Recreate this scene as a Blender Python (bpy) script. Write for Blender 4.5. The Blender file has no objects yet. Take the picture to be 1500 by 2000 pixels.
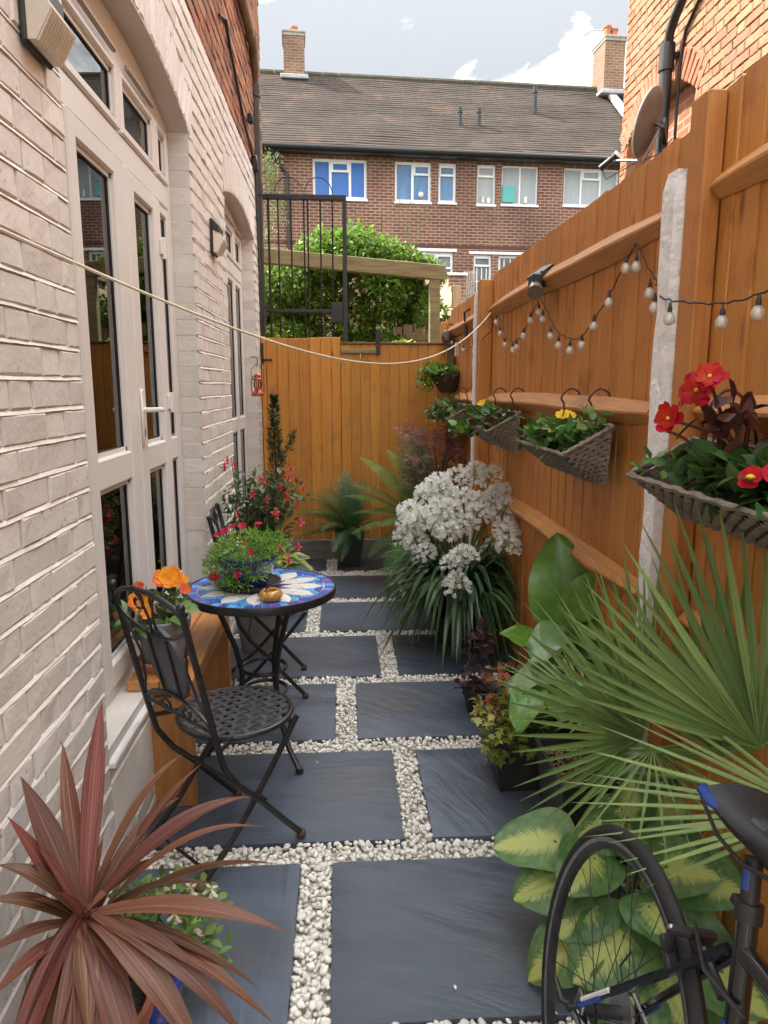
import bpy, math, random
import numpy as np
from mathutils import Vector, Matrix, Quaternion, noise

random.seed(7)
RNG = np.random.default_rng(11)
sc = bpy.context.scene
COL = sc.collection
R = math.radians
V = Vector

# ---------------------------------------------------------------- camera
cam_d = bpy.data.cameras.new('camera')
cam = bpy.data.objects.new('camera', cam_d)
COL.objects.link(cam)
cam_d.sensor_fit = 'HORIZONTAL'
cam_d.sensor_width = 36.0
cam_d.lens = 36.0 * 1387.0 / 1500.0
cam_d.clip_start = 0.05
cam_d.clip_end = 400.0
cam.location = (0, 0, 1.53)
cam.rotation_euler = (R(90 - 10.017), 0, R(-3.332))
sc.camera = cam

# ---------------------------------------------------------------- world (bright broken cloud over a Nishita sky)
SUN_AZ, SUN_EL = R(-72), R(47)
w = bpy.data.worlds.new('World')
sc.world = w
w.use_nodes = True
nt = w.node_tree
nt.nodes.clear()
N = nt.nodes.new
L = nt.links.new
out = N('ShaderNodeOutputWorld')
bg = N('ShaderNodeBackground')
bg.inputs['Strength'].default_value = 0.12
sky = N('ShaderNodeTexSky')
sky.sky_type = 'NISHITA'
sky.sun_disc = False
sky.sun_elevation = SUN_EL
sky.sun_rotation = SUN_AZ
tc = N('ShaderNodeTexCoord')
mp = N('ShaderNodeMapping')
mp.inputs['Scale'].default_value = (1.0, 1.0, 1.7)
mp.inputs['Location'].default_value = (1.78, 2.99, 0.92)  # offset keeps darker cloud in view; brighter unseen cloud lights the yard
L(tc.outputs['Generated'], mp.inputs['Vector'])
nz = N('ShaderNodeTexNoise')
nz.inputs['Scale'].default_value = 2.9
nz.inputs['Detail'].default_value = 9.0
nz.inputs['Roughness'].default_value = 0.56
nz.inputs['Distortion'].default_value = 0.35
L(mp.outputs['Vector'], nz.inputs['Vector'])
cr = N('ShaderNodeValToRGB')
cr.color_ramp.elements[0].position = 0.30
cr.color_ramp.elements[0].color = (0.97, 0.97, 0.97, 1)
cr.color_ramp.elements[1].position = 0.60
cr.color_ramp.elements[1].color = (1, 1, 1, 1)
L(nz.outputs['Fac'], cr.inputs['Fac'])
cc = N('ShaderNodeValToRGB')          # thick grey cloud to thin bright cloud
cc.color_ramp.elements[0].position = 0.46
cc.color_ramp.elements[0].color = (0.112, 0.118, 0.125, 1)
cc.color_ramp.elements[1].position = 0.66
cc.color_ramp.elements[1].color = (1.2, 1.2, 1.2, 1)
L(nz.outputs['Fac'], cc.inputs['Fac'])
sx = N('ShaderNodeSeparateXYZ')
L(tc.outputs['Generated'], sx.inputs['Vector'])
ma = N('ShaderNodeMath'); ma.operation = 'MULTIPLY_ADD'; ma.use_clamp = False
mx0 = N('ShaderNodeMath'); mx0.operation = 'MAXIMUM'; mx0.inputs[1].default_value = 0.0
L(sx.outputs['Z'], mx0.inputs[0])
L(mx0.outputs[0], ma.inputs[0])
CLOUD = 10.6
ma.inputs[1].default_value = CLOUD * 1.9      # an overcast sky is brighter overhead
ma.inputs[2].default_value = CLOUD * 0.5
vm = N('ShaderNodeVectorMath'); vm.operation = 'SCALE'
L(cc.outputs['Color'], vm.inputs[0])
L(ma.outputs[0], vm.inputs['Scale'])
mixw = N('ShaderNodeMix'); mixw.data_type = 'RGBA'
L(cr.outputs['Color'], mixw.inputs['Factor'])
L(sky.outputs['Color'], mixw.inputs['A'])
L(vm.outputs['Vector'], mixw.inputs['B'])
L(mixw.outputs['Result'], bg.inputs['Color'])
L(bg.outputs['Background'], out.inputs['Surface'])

# ---------------------------------------------------------------- sun
sd = bpy.data.lights.new('sun', 'SUN')
sd.energy = 2.7
sd.angle = R(1.5)
sd.color = (1.0, 0.95, 0.87)
sun = bpy.data.objects.new('sun', sd)
COL.objects.link(sun)
to_sun = V((math.sin(SUN_AZ) * math.cos(SUN_EL), math.cos(SUN_AZ) * math.cos(SUN_EL), math.sin(SUN_EL)))
sun.rotation_euler = to_sun.to_track_quat('Z', 'Y').to_euler()
sun.location = (0, 0, 30)

sc.view_settings.view_transform = 'Standard'
sc.view_settings.look = 'None'
sc.view_settings.gamma = 1.0
sc.view_settings.use_curve_mapping = False
sc.view_settings.exposure = 2.1
sc.render.engine = 'CYCLES'
sc.cycles.use_denoising = True
sc.cycles.max_bounces = 8
sc.cycles.diffuse_bounces = 6
sc.cycles.glossy_bounces = 4
sc.cycles.transparent_max_bounces = 12

# ================================================================ helpers
class MB:
    """collects geometry for one mesh object"""
    def __init__(s):
        s.v = []; s.f = []; s.uv = {}
    def add(s, verts, faces):
        b = len(s.v)
        s.v.extend(tuple(p) for p in verts)
        s.f.extend(tuple(i + b for i in q) for q in faces)
        return b
    def box(s, lo, hi, ch=0.0, M=None):
        (x0, y0, z0), (x1, y1, z1) = lo, hi
        if ch <= 0:
            vs = [(x0,y0,z0),(x1,y0,z0),(x1,y1,z0),(x0,y1,z0),(x0,y0,z1),(x1,y0,z1),(x1,y1,z1),(x0,y1,z1)]
            fs = [(0,3,2,1),(4,5,6,7),(0,1,5,4),(1,2,6,5),(2,3,7,6),(3,0,4,7)]
        else:
            c = [(x0+x1)/2, (y0+y1)/2, (z0+z1)/2]; h = [(x1-x0)/2, (y1-y0)/2, (z1-z0)/2]
            ch = min(ch, min(h) * 0.9)
            vs = []; idx = {}
            for sx_ in (-1, 1):
                for sy_ in (-1, 1):
                    for sz_ in (-1, 1):
                        for a in range(3):
                            p = [c[0]+sx_*(h[0]-ch), c[1]+sy_*(h[1]-ch), c[2]+sz_*(h[2]-ch)]
                            p[a] += (sx_, sy_, sz_)[a] * ch
                            idx[(sx_, sy_, sz_, a)] = len(vs); vs.append(tuple(p))
            fs = []
            def quad(q, nrm):
                p = [V(vs[i]) for i in q]
                if (p[1]-p[0]).cross(p[2]-p[0]).dot(V(nrm)) < 0: q = q[::-1]
                fs.append(tuple(q))
            for a in range(3):
                b, d = [(1, 2), (0, 2), (0, 1)][a]
                for sg in (-1, 1):
                    q = []
                    for sb, sdd in ((-1,-1),(1,-1),(1,1),(-1,1)):
                        k = [0, 0, 0]; k[a] = sg; k[b] = sb; k[d] = sdd
                        q.append(idx[(k[0], k[1], k[2], a)])
                    n = [0, 0, 0]; n[a] = sg
                    quad(q, n)
            for a in range(3):          # edges along axis a
                b, d = [(1, 2), (0, 2), (0, 1)][a]
                for sb in (-1, 1):
                    for sdd in (-1, 1):
                        q = []
                        for sg, ax in ((-1, b), (1, b), (1, d), (-1, d)):
                            k = [0, 0, 0]; k[a] = sg; k[b] = sb; k[d] = sdd
                            q.append(idx[(k[0], k[1], k[2], ax)])
                        n = [0, 0, 0]; n[b] = sb; n[d] = sdd
                        quad(q, n)
            for sx_ in (-1, 1):
                for sy_ in (-1, 1):
                    for sz_ in (-1, 1):
                        quad([idx[(sx_, sy_, sz_, a)] for a in range(3)], (sx_, sy_, sz_))
        if M is not None: vs = [tuple(M @ V(p)) for p in vs]
        s.add(vs, fs)
        return s
    def beam(s, a, b, wdt, hgt, ch=0.0, up=(0, 0, 1)):
        """box from a to b with a cross-section wdt (sideways) x hgt (upwards)"""
        a = V(a); b = V(b); d = b - a; ln = d.length; d = d.normalized()
        side = d.cross(V(up))
        side = side.normalized() if side.length > 1e-6 else V((1, 0, 0))
        u = side.cross(d).normalized()
        M = Matrix(((d.x, side.x, u.x, a.x), (d.y, side.y, u.y, a.y), (d.z, side.z, u.z, a.z), (0, 0, 0, 1)))
        return s.box((0, -wdt/2, -hgt/2), (ln, wdt/2, hgt/2), ch, M)
    def tube(s, pts, r, n=8, closed=False, cap=True, flat=1.0):
        P = [V(p) for p in pts]; m = len(P)
        rad = r if isinstance(r, (list, tuple)) else [r] * m
        T = []
        for i in range(m):
            if closed: t = P[(i+1) % m] - P[i-1]
            else: t = P[min(i+1, m-1)] - P[max(i-1, 0)]
            T.append(t.normalized() if t.length > 1e-9 else V((0, 0, 1)))
        ref = V((0, 0, 1)) if abs(T[0].z) < 0.9 else V((1, 0, 0))
        u = T[0].cross(ref).normalized()
        b0 = len(s.v); vs = []
        for i in range(m):
            u = (u - T[i] * u.dot(T[i]))
            u = u.normalized() if u.length > 1e-9 else T[i].orthogonal().normalized()
            vv = T[i].cross(u)
            for k in range(n):
                a = 2 * math.pi * k / n
                vs.append(P[i] + (u * math.cos(a) + vv * math.sin(a) * flat) * rad[i])
        fs = []
        for i in range(m if closed else m - 1):
            j = (i + 1) % m
            for k in range(n):
                k2 = (k + 1) % n
                fs.append((i*n+k, i*n+k2, j*n+k2, j*n+k))
        if cap and not closed:
            fs.append(tuple(range(n-1, -1, -1))); fs.append(tuple((m-1)*n+k for k in range(n)))
        s.add(vs, fs)
        return s
    def lathe(s, prof, n=24, c=(0, 0, 0), M=None, closed=False):
        vs = []; fs = []; m = len(prof)
        for (r, z) in prof:
            for k in range(n):
                a = 2*math.pi*k/n
                vs.append((c[0]+r*math.cos(a), c[1]+r*math.sin(a), c[2]+z))
        for i in range(m - 1 + (1 if closed else 0)):
            j = (i + 1) % m
            for k in range(n):
                k2 = (k+1) % n
                fs.append((i*n+k, i*n+k2, j*n+k2, j*n+k))
        if not closed:
            if prof[0][0] > 1e-5: fs.append(tuple(range(n-1, -1, -1)))
            if prof[-1][0] > 1e-5: fs.append(tuple((m-1)*n+k for k in range(n)))
        if M is not None: vs = [tuple(M @ V(p)) for p in vs]
        s.add(vs, fs)
        return s
    def sphere(s, c, r, n=10, m=7, sc_=(1, 1, 1)):
        prof = [(max(1e-6, r*math.sin(math.pi*i/m)), -r*math.cos(math.pi*i/m)) for i in range(m+1)]
        M = Matrix.Translation(V(c)) @ Matrix.Diagonal((sc_[0], sc_[1], sc_[2], 1))
        return s.lathe(prof, n, (0, 0, 0), M, closed=False)
    def prism(s, poly, axis, a0, a1):
        """extrude a 2D polygon along an axis (0 x, 1 y, 2 z)"""
        def mk(p, a):
            return [(a, p[0], p[1]), (p[0], a, p[1]), (p[0], p[1], a)][axis]
        n = len(poly)
        vs = [mk(p, a0) for p in poly] + [mk(p, a1) for p in poly]
        fs = [tuple(range(n-1, -1, -1)), tuple(range(n, 2*n))] + [(i, (i+1) % n, n+(i+1) % n, n+i) for i in range(n)]
        s.add(vs, fs)
        return s
    def strip(s, pts, side, widths, fold=0.0, nrm=None):
        """a leaf blade along pts: three verts across, v-folded; records uv (u across, v along)"""
        P = [V(p) for p in pts]; m = len(P); b = len(s.v)
        for i in range(m):
            sdv = V(side[i] if isinstance(side, list) else side)
            t = (P[min(i+1, m-1)] - P[max(i-1, 0)]).normalized()
            sdv = (sdv - t*sdv.dot(t)).normalized()
            nn = t.cross(sdv) if nrm is None else V(nrm)
            if nrm is None and nn.z < 0: nn = -nn
            wd = widths[i]
            for k, q in ((-1, 0.0), (0, 0.5), (1, 1.0)):
                p = P[i] + sdv*wd*k + nn*abs(k)*wd*fold
                s.uv[len(s.v)] = (q, i/(m-1))
                s.v.append(tuple(p))
        for i in range(m-1):
            for k in range(2):
                a = b + i*3 + k
                s.f.append((a, a+1, a+4, a+3))
        return s

def make_mesh(name, mb, smooth=False):
    me = bpy.data.meshes.new(name)
    me.from_pydata(mb.v, [], mb.f)
    if mb.uv:
        ul = me.uv_layers.new(name='UVMap')
        idx = np.zeros(len(me.loops), dtype=np.int32)
        me.loops.foreach_get('vertex_index', idx)
        arr = np.zeros((len(mb.v), 2), dtype=np.float32)
        for k, q in mb.uv.items(): arr[k] = q
        ul.data.foreach_set('uv', arr[idx].ravel())
    if smooth:
        me.polygons.foreach_set('use_smooth', [True]*len(me.polygons))
        if smooth != 'all':
            try: me.set_sharp_from_angle(angle=R(smooth if smooth is not True else 40))
            except Exception: pass
    return me

def np_mesh(name, verts, faces, smooth=False):
    me = bpy.data.meshes.new(name)
    verts = np.asarray(verts, dtype=np.float32).reshape(-1, 3)
    faces = np.asarray(faces, dtype=np.int32)
    k = faces.shape[1]; nf = faces.shape[0]
    me.vertices.add(len(verts)); me.vertices.foreach_set('co', verts.ravel())
    me.loops.add(nf*k); me.loops.foreach_set('vertex_index', faces.ravel())
    me.polygons.add(nf)
    me.polygons.foreach_set('loop_start', np.arange(0, nf*k, k, dtype=np.int32))
    me.polygons.foreach_set('loop_total', np.full(nf, k, dtype=np.int32))
    if smooth: me.polygons.foreach_set('use_smooth', np.ones(nf, dtype=bool))
    me.update(calc_edges=True)
    return me

def link(name, me, mat=None, parent=None, world=True, kind=None):
    """ONE mesh object; world=True: its coordinates are scene coordinates"""
    o = bpy.data.objects.new(name, me)
    if mat is not None and len(me.materials) == 0: me.materials.append(mat)
    COL.objects.link(o)
    if parent is not None:
        o.parent = parent
        if world and parent.type == 'EMPTY':
            o.matrix_parent_inverse = Matrix.Translation(-V(parent.location))
    if kind: o['kind'] = kind
    return o

def obj(name, mb, mat=None, parent=None, smooth=False, world=True, kind=None):
    return link(name, make_mesh(name, mb, smooth), mat, parent, world, kind)

def thing(name, label, cat, loc=(0, 0, 0), rz=0.0, group=None):
    o = bpy.data.objects.new(name, None)
    o.empty_display_size = 0.1
    COL.objects.link(o)
    o.location = loc; o.rotation_euler = (0, 0, rz)
    o['label'] = label; o['category'] = cat
    if group: o['group'] = group
    return o

def tag(o, label, cat, group=None):
    o['label'] = label; o['category'] = cat
    if group: o['group'] = group
    return o

def struct(o):
    o['kind'] = 'structure'
    return o

def copy_tree(o, parent=None):
    kids = [c for c in o.children]
    c = o.copy(); COL.objects.link(c)
    if parent is not None: c.parent = parent
    for k in kids: copy_tree(k, c)
    return c

# ---------------------------------------------------------------- materials
MATS = {}
def pm(name, col, col2=None, rough=0.6, scale=6.0, stretch=(1, 1, 1), bump=0.0, bscale=None, var=0.0, island=False, metal=0.0,
       spec=0.5, detail=6.0, lo=0.35, hi=0.65, grime=None, gscale=1.3, glo=0.5, ghi=0.75, bdist=0.01, coat=0.0, coords='Object', rvar=0.0, hue=0.0, knots_pits=None, kthr=0.5):
    """a principled material: two colours mixed by stretched noise, per-object / per-island value shift, stains, fine relief"""
    m = bpy.data.materials.new(name); m.use_nodes = True
    t = m.node_tree; n = t.nodes.new; l = t.links.new
    b = t.nodes['Principled BSDF']
    b.inputs['Roughness'].default_value = rough
    b.inputs['Metallic'].default_value = metal
    b.inputs['Specular IOR Level'].default_value = spec
    b.inputs['Coat Weight'].default_value = coat
    tcn = n('ShaderNodeTexCoord'); mpn = n('ShaderNodeMapping')
    mpn.inputs['Scale'].default_value = stretch
    rnd = n('ShaderNodeNewGeometry').outputs['Random Per Island'] if island else n('ShaderNodeObjectInfo').outputs['Random']
    off = n('ShaderNodeVectorMath'); off.operation = 'ADD'
    mul = n('ShaderNodeMath'); mul.operation = 'MULTIPLY'; mul.inputs[1].default_value = 53.0
    l(rnd, mul.inputs[0])
    l(tcn.outputs[coords], off.inputs[0]); l(mul.outputs[0], off.inputs[1])
    l(off.outputs[0], mpn.inputs['Vector'])
    nz = n('ShaderNodeTexNoise'); nz.inputs['Scale'].default_value = scale; nz.inputs['Detail'].default_value = detail
    nz.inputs['Roughness'].default_value = 0.6
    l(mpn.outputs[0], nz.inputs['Vector'])
    c2 = col2 if col2 is not None else col
    rp = n('ShaderNodeValToRGB')
    rp.color_ramp.elements[0].position = lo; rp.color_ramp.elements[0].color = (*col, 1)
    rp.color_ramp.elements[1].position = hi; rp.color_ramp.elements[1].color = (*c2, 1)
    l(nz.outputs['Fac'], rp.inputs['Fac'])
    cur = rp.outputs['Color']
    if knots_pits:
        km = n('ShaderNodeMapping'); km.inputs['Scale'].default_value = knots_pits; l(off.outputs[0], km.inputs['Vector'])
        vo = n('ShaderNodeTexVoronoi'); vo.inputs['Scale'].default_value = 1.0; l(km.outputs[0], vo.inputs['Vector'])
        kr = n('ShaderNodeMapRange'); kr.inputs['From Min'].default_value = 0.05; kr.inputs['From Max'].default_value = 0.17; kr.inputs['To Min'].default_value = 0.85; kr.inputs['To Max'].default_value = 0.0
        l(vo.outputs['Distance'], kr.inputs['Value'])
        kg = n('ShaderNodeSeparateColor'); l(vo.outputs['Color'], kg.inputs[0])
        gt_ = n('ShaderNodeMath'); gt_.operation = 'GREATER_THAN'; gt_.inputs[1].default_value = kthr; l(kg.outputs[0], gt_.inputs[0])
        km2 = n('ShaderNodeMath'); km2.operation = 'MULTIPLY'; l(kr.outputs[0], km2.inputs[0]); l(gt_.outputs[0], km2.inputs[1])
        kx = n('ShaderNodeMix'); kx.data_type = 'RGBA'; l(km2.outputs[0], kx.inputs['Factor']); l(cur, kx.inputs['A']); kx.inputs['B'].default_value = (col[0]*.38, col[1]*.33, col[2]*.4, 1)
        cur = kx.outputs['Result']
    if grime is not None:
        gz = n('ShaderNodeTexNoise'); gz.inputs['Scale'].default_value = gscale; gz.inputs['Detail'].default_value = 7
        l(off.outputs[0], gz.inputs['Vector'])
        gr = n('ShaderNodeMapRange'); gr.inputs['From Min'].default_value = glo; gr.inputs['From Max'].default_value = ghi
        l(gz.outputs['Fac'], gr.inputs['Value'])
        gm = n('ShaderNodeMix'); gm.data_type = 'RGBA'
        l(gr.outputs[0], gm.inputs['Factor']); l(cur, gm.inputs['A']); gm.inputs['B'].default_value = (*grime, 1)
        cur = gm.outputs['Result']
    if var or hue:
        hs = n('ShaderNodeHueSaturation')
        mr = n('ShaderNodeMapRange'); mr.inputs['To Min'].default_value = 1 - var; mr.inputs['To Max'].default_value = 1 + var
        l(rnd, mr.inputs['Value']); l(mr.outputs[0], hs.inputs['Value'])
        if hue:
            wn = n('ShaderNodeTexWhiteNoise'); wn.noise_dimensions = '1D'
            l(rnd, wn.inputs['W'])
            hr = n('ShaderNodeMapRange'); hr.inputs['To Min'].default_value = 0.5 - hue; hr.inputs['To Max'].default_value = 0.5 + hue
            l(wn.outputs['Value'], hr.inputs['Value']); l(hr.outputs[0], hs.inputs['Hue'])
        l(cur, hs.inputs['Color']); cur = hs.outputs['Color']
    l(cur, b.inputs['Base Color'])
    if rvar:
        rr = n('ShaderNodeMapRange'); rr.inputs['To Min'].default_value = rough - rvar; rr.inputs['To Max'].default_value = rough + rvar
        l(nz.outputs['Fac'], rr.inputs['Value']); l(rr.outputs[0], b.inputs['Roughness'])
    if bump:
        bz = n('ShaderNodeTexNoise'); bz.inputs['Scale'].default_value = bscale or scale*4; bz.inputs['Detail'].default_value = 6
        l(mpn.outputs[0], bz.inputs['Vector'])
        bn = n('ShaderNodeBump'); bn.inputs['Strength'].default_value = bump; bn.inputs['Distance'].default_value = bdist
        l(bz.outputs['Fac'], bn.inputs['Height']); l(bn.outputs[0], b.inputs['Normal'])
    MATS[name] = m
    return m

def leafm(name, c1, c2, rough=0.45, trans=0.25, var=0.25, hue=0.02, island=True, scale=9.0, vein=None, rib=None, spec=0.4, streak=False):
    """leaf: gloss + light through the blade; vein = (edge colour, centre colour) mixed across the blade by its uv"""
    m = bpy.data.materials.new(name); m.use_nodes = True
    t = m.node_tree; n = t.nodes.new; l = t.links.new
    b = t.nodes['Principled BSDF']; b.inputs['Roughness'].default_value = rough; b.inputs['Specular IOR Level'].default_value = spec
    o = t.nodes['Material Output']
    rnd = n('ShaderNodeNewGeometry').outputs['Random Per Island'] if island else n('ShaderNodeObjectInfo').outputs['Random']
    tcn = n('ShaderNodeTexCoord')
    nz = n('ShaderNodeTexNoise'); nz.inputs['Scale'].default_value = scale; nz.inputs['Detail'].default_value = 3
    l(tcn.outputs['Object'], nz.inputs['Vector'])
    if streak:                                    # colour and relief drawn out along the blade
        sm_ = n('ShaderNodeMapping'); sm_.inputs['Scale'].default_value = (16, 1.3, 1); l(tcn.outputs['UV'], sm_.inputs[0])
        oa = n('ShaderNodeVectorMath'); oa.operation = 'ADD'; oi = n('ShaderNodeObjectInfo'); ok_ = n('ShaderNodeMath'); ok_.operation = 'MULTIPLY'; ok_.inputs[1].default_value = 41
        l(oi.outputs['Random'], ok_.inputs[0]); l(sm_.outputs[0], oa.inputs[0]); l(ok_.outputs[0], oa.inputs[1])
        nz.inputs['Scale'].default_value = 1.0; nz.inputs['Detail'].default_value = 6
        l(oa.outputs[0], nz.inputs['Vector'])
        sb_ = n('ShaderNodeBump'); sb_.inputs['Strength'].default_value = 0.35; sb_.inputs['Distance'].default_value = 0.004
        l(nz.outputs['Fac'], sb_.inputs['Height']); l(sb_.outputs[0], b.inputs['Normal'])
    rp = n('ShaderNodeValToRGB')
    rp.color_ramp.elements[0].position = 0.35; rp.color_ramp.elements[0].color = (*c1, 1)
    rp.color_ramp.elements[1].position = 0.65; rp.color_ramp.elements[1].color = (*c2, 1)
    l(nz.outputs['Fac'], rp.inputs['Fac'])
    cur = rp.outputs['Color']
    if vein is not None or rib is not None:
        sp = n('ShaderNodeSeparateXYZ'); l(tcn.outputs['UV'], sp.inputs[0])
        ab = n('ShaderNodeMath'); ab.operation = 'SUBTRACT'; ab.inputs[1].default_value = 0.5; l(sp.outputs['X'], ab.inputs[0])
        ab2 = n('ShaderNodeMath'); ab2.operation = 'ABSOLUTE'; l(ab.outputs[0], ab2.inputs[0])
    if vein is not None:
        ccol, w0, w1, amt = vein
        wob = n('ShaderNodeTexNoise'); wob.inputs['Scale'].default_value = 1.0; wob.inputs['Detail'].default_value = 3
        # noise drawn out along the side veins, which slant forward from the midrib
        sl_ = n('ShaderNodeMath'); sl_.operation = 'MULTIPLY_ADD'; sl_.inputs[1].default_value = -0.75; l(ab2.outputs[0], sl_.inputs[0]); l(sp.outputs['Y'], sl_.inputs[2])
        cbv = n('ShaderNodeCombineXYZ'); l(sl_.outputs[0], cbv.inputs[0]); l(sp.outputs['X'], cbv.inputs[1])
        mpv = n('ShaderNodeMapping'); mpv.inputs['Scale'].default_value = (26, 3.0, 1)
        l(cbv.outputs[0], mpv.inputs[0])
        adr = n('ShaderNodeVectorMath'); adr.operation = 'ADD'; l(mpv.outputs[0], adr.inputs[0])
        ob = n('ShaderNodeObjectInfo'); l(ob.outputs['Random'], adr.inputs[1])
        l(adr.outputs[0], wob.inputs['Vector'])
        sm = n('ShaderNodeMath'); sm.operation = 'MULTIPLY_ADD'; sm.inputs[1].default_value = amt; l(wob.outputs['Fac'], sm.inputs[0]); l(ab2.outputs[0], sm.inputs[2])
        mr = n('ShaderNodeMapRange'); mr.inputs['From Min'].default_value = w0 + amt*0.5; mr.inputs['From Max'].default_value = w1 + amt*0.5
        mr.inputs['To Min'].default_value = 1; mr.inputs['To Max'].default_value = 0
        l(sm.outputs[0], mr.inputs['Value'])
        mx = n('ShaderNodeMix'); mx.data_type = 'RGBA'
        l(mr.outputs[0], mx.inputs['Factor']); l(cur, mx.inputs['A']); mx.inputs['B'].default_value = (*ccol, 1)
        cur = mx.outputs['Result']
    if rib is not None:
        mr = n('ShaderNodeMapRange'); mr.inputs['From Min'].default_value = 0.015; mr.inputs['From Max'].default_value = rib[1]
        mr.inputs['To Min'].default_value = 1; mr.inputs['To Max'].default_value = 0
        l(ab2.outputs[0], mr.inputs['Value'])
        mx = n('ShaderNodeMix'); mx.data_type = 'RGBA'
        l(mr.outputs[0], mx.inputs['Factor']); l(cur, mx.inputs['A']); mx.inputs['B'].default_value = (*rib[0], 1)
        cur = mx.outputs['Result']
    hs = n('ShaderNodeHueSaturation')
    mr = n('ShaderNodeMapRange'); mr.inputs['To Min'].default_value = 1 - var; mr.inputs['To Max'].default_value = 1 + var
    l(rnd, mr.inputs['Value']); l(mr.outputs[0], hs.inputs['Value'])
    wn = n('ShaderNodeTexWhiteNoise'); wn.noise_dimensions = '1D'; l(rnd, wn.inputs['W'])
    hr = n('ShaderNodeMapRange'); hr.inputs['To Min'].default_value = 0.5 - hue; hr.inputs['To Max'].default_value = 0.5 + hue
    l(wn.outputs['Value'], hr.inputs['Value']); l(hr.outputs[0], hs.inputs['Hue'])
    l(cur, hs.inputs['Color'])
    l(hs.outputs['Color'], b.inputs['Base Color'])
    if trans > 0:
        tr = n('ShaderNodeBsdfTranslucent'); l(hs.outputs['Color'], tr.inputs['Color'])
        ms = n('ShaderNodeMixShader'); ms.inputs['Fac'].default_value = trans
        l(b.outputs[0], ms.inputs[1]); l(tr.outputs[0], ms.inputs[2]); l(ms.outputs[0], o.inputs['Surface'])
    return m

def glassm(name, ior=1.75, tint=(0.9, 0.93, 0.92), rough=0.0):
    m = bpy.data.materials.new(name); m.use_nodes = True
    t = m.node_tree; n = t.nodes.new; l = t.links.new
    o = t.nodes['Material Output']; t.nodes.remove(t.nodes['Principled BSDF'])
    tr = n('ShaderNodeBsdfTransparent'); tr.inputs['Color'].default_value = (*tint, 1)
    gl = n('ShaderNodeBsdfGlossy'); gl.inputs['Roughness'].default_value = rough
    fr = n('ShaderNodeFresnel'); fr.inputs['IOR'].default_value = ior
    ms = n('ShaderNodeMixShader')
    l(fr.outputs[0], ms.inputs['Fac']); l(tr.outputs[0], ms.inputs[1]); l(gl.outputs[0], ms.inputs[2]); l(ms.outputs[0], o.inputs['Surface'])
    return m

def brick_tex(name, c1, c2, mortar, bw, bh, ms=0.01, plane='xz', bump=0.4):
    """brickwork too far off to tell its bricks apart: a brick texture in metres"""
    m = bpy.data.materials.new(name); m.use_nodes = True
    t = m.node_tree; n = t.nodes.new; l = t.links.new
    b = t.nodes['Principled BSDF']; b.inputs['Roughness'].default_value = 0.9
    tcn = n('ShaderNodeTexCoord'); sp = n('ShaderNodeSeparateXYZ'); cb = n('ShaderNodeCombineXYZ')
    l(tcn.outputs['Object'], sp.inputs[0])
    ax = {'x': 'X', 'y': 'Y', 'z': 'Z'}
    l(sp.outputs[ax[plane[0]]], cb.inputs[0]); l(sp.outputs[ax[plane[1]]], cb.inputs[1])
    br = n('ShaderNodeTexBrick')
    br.inputs['Scale'].default_value = 1.0
    br.inputs['Brick Width'].default_value = bw; br.inputs['Row Height'].default_value = bh
    br.inputs['Mortar Size'].default_value = ms; br.inputs['Mortar Smooth'].default_value = 0.1
    br.inputs['Color1'].default_value = (*c1, 1); br.inputs['Color2'].default_value = (*c2, 1); br.inputs['Mortar'].default_value = (*mortar, 1)
    br.inputs['Bias'].default_value = -0.2
    l(cb.outputs[0], br.inputs['Vector'])
    nz = n('ShaderNodeTexNoise'); nz.inputs['Scale'].default_value = 0.9; nz.inputs['Detail'].default_value = 8
    l(tcn.outputs['Object'], nz.inputs['Vector'])
    hs = n('ShaderNodeHueSaturation'); mr = n('ShaderNodeMapRange')
    mr.inputs['From Min'].default_value = 0.3; mr.inputs['From Max'].default_value = 0.7
    mr.inputs['To Min'].default_value = 0.7; mr.inputs['To Max'].default_value = 1.25
    l(nz.outputs['Fac'], mr.inputs['Value']); l(mr.outputs[0], hs.inputs['Value']); l(br.outputs['Color'], hs.inputs['Color'])
    l(hs.outputs[0], b.inputs['Base Color'])
    bn = n('ShaderNodeBump'); bn.inputs['Strength'].default_value = bump; bn.inputs['Distance'].default_value = 0.01; bn.invert = True
    l(br.outputs['Fac'], bn.inputs['Height']); l(bn.outputs[0], b.inputs['Normal'])
    return m

# ---- shared materials
M_paint = pm('painted_masonry', (0.61, 0.565, 0.52), (0.67, 0.625, 0.58), 0.62, 7, bump=0.6, bscale=55, var=0.05, knots_pits=(30, 30, 30), kthr=0.78, grime=(0.47, 0.40, 0.345), gscale=5, glo=0.58, ghi=0.85, bdist=0.004)  # spots: the dark of small pits painted as flat colour
M_paint_i = pm('painted_masonry_far', (0.61, 0.565, 0.52), (0.67, 0.625, 0.58), 0.62, 7, bump=0.6, bscale=55, var=0.05, island=True, knots_pits=(30, 30, 30), kthr=0.78, grime=(0.47, 0.40, 0.345), gscale=5, glo=0.58, ghi=0.85, bdist=0.004)  # same flat dark spots for the pits
M_joint = pm('painted_joint', (0.68, 0.63, 0.58), (0.73, 0.69, 0.64), 0.65, 9, bump=0.7, bscale=60, bdist=0.005)
M_soffit = pm('painted_render', (0.60, 0.54, 0.485), (0.65, 0.59, 0.535), 0.6, 3, bump=0.3, bscale=30, bdist=0.004)
M_render = pm('white_render', (0.72, 0.68, 0.62), (0.78, 0.75, 0.70), 0.6, 3, bump=0.4, bscale=30, grime=(0.16, 0.14, 0.11), gscale=3.0, glo=0.60, ghi=0.78, bdist=0.004)
M_upvc = pm('white_plastic', (0.69, 0.66, 0.63), (0.73, 0.70, 0.67), 0.28, 3)
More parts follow.
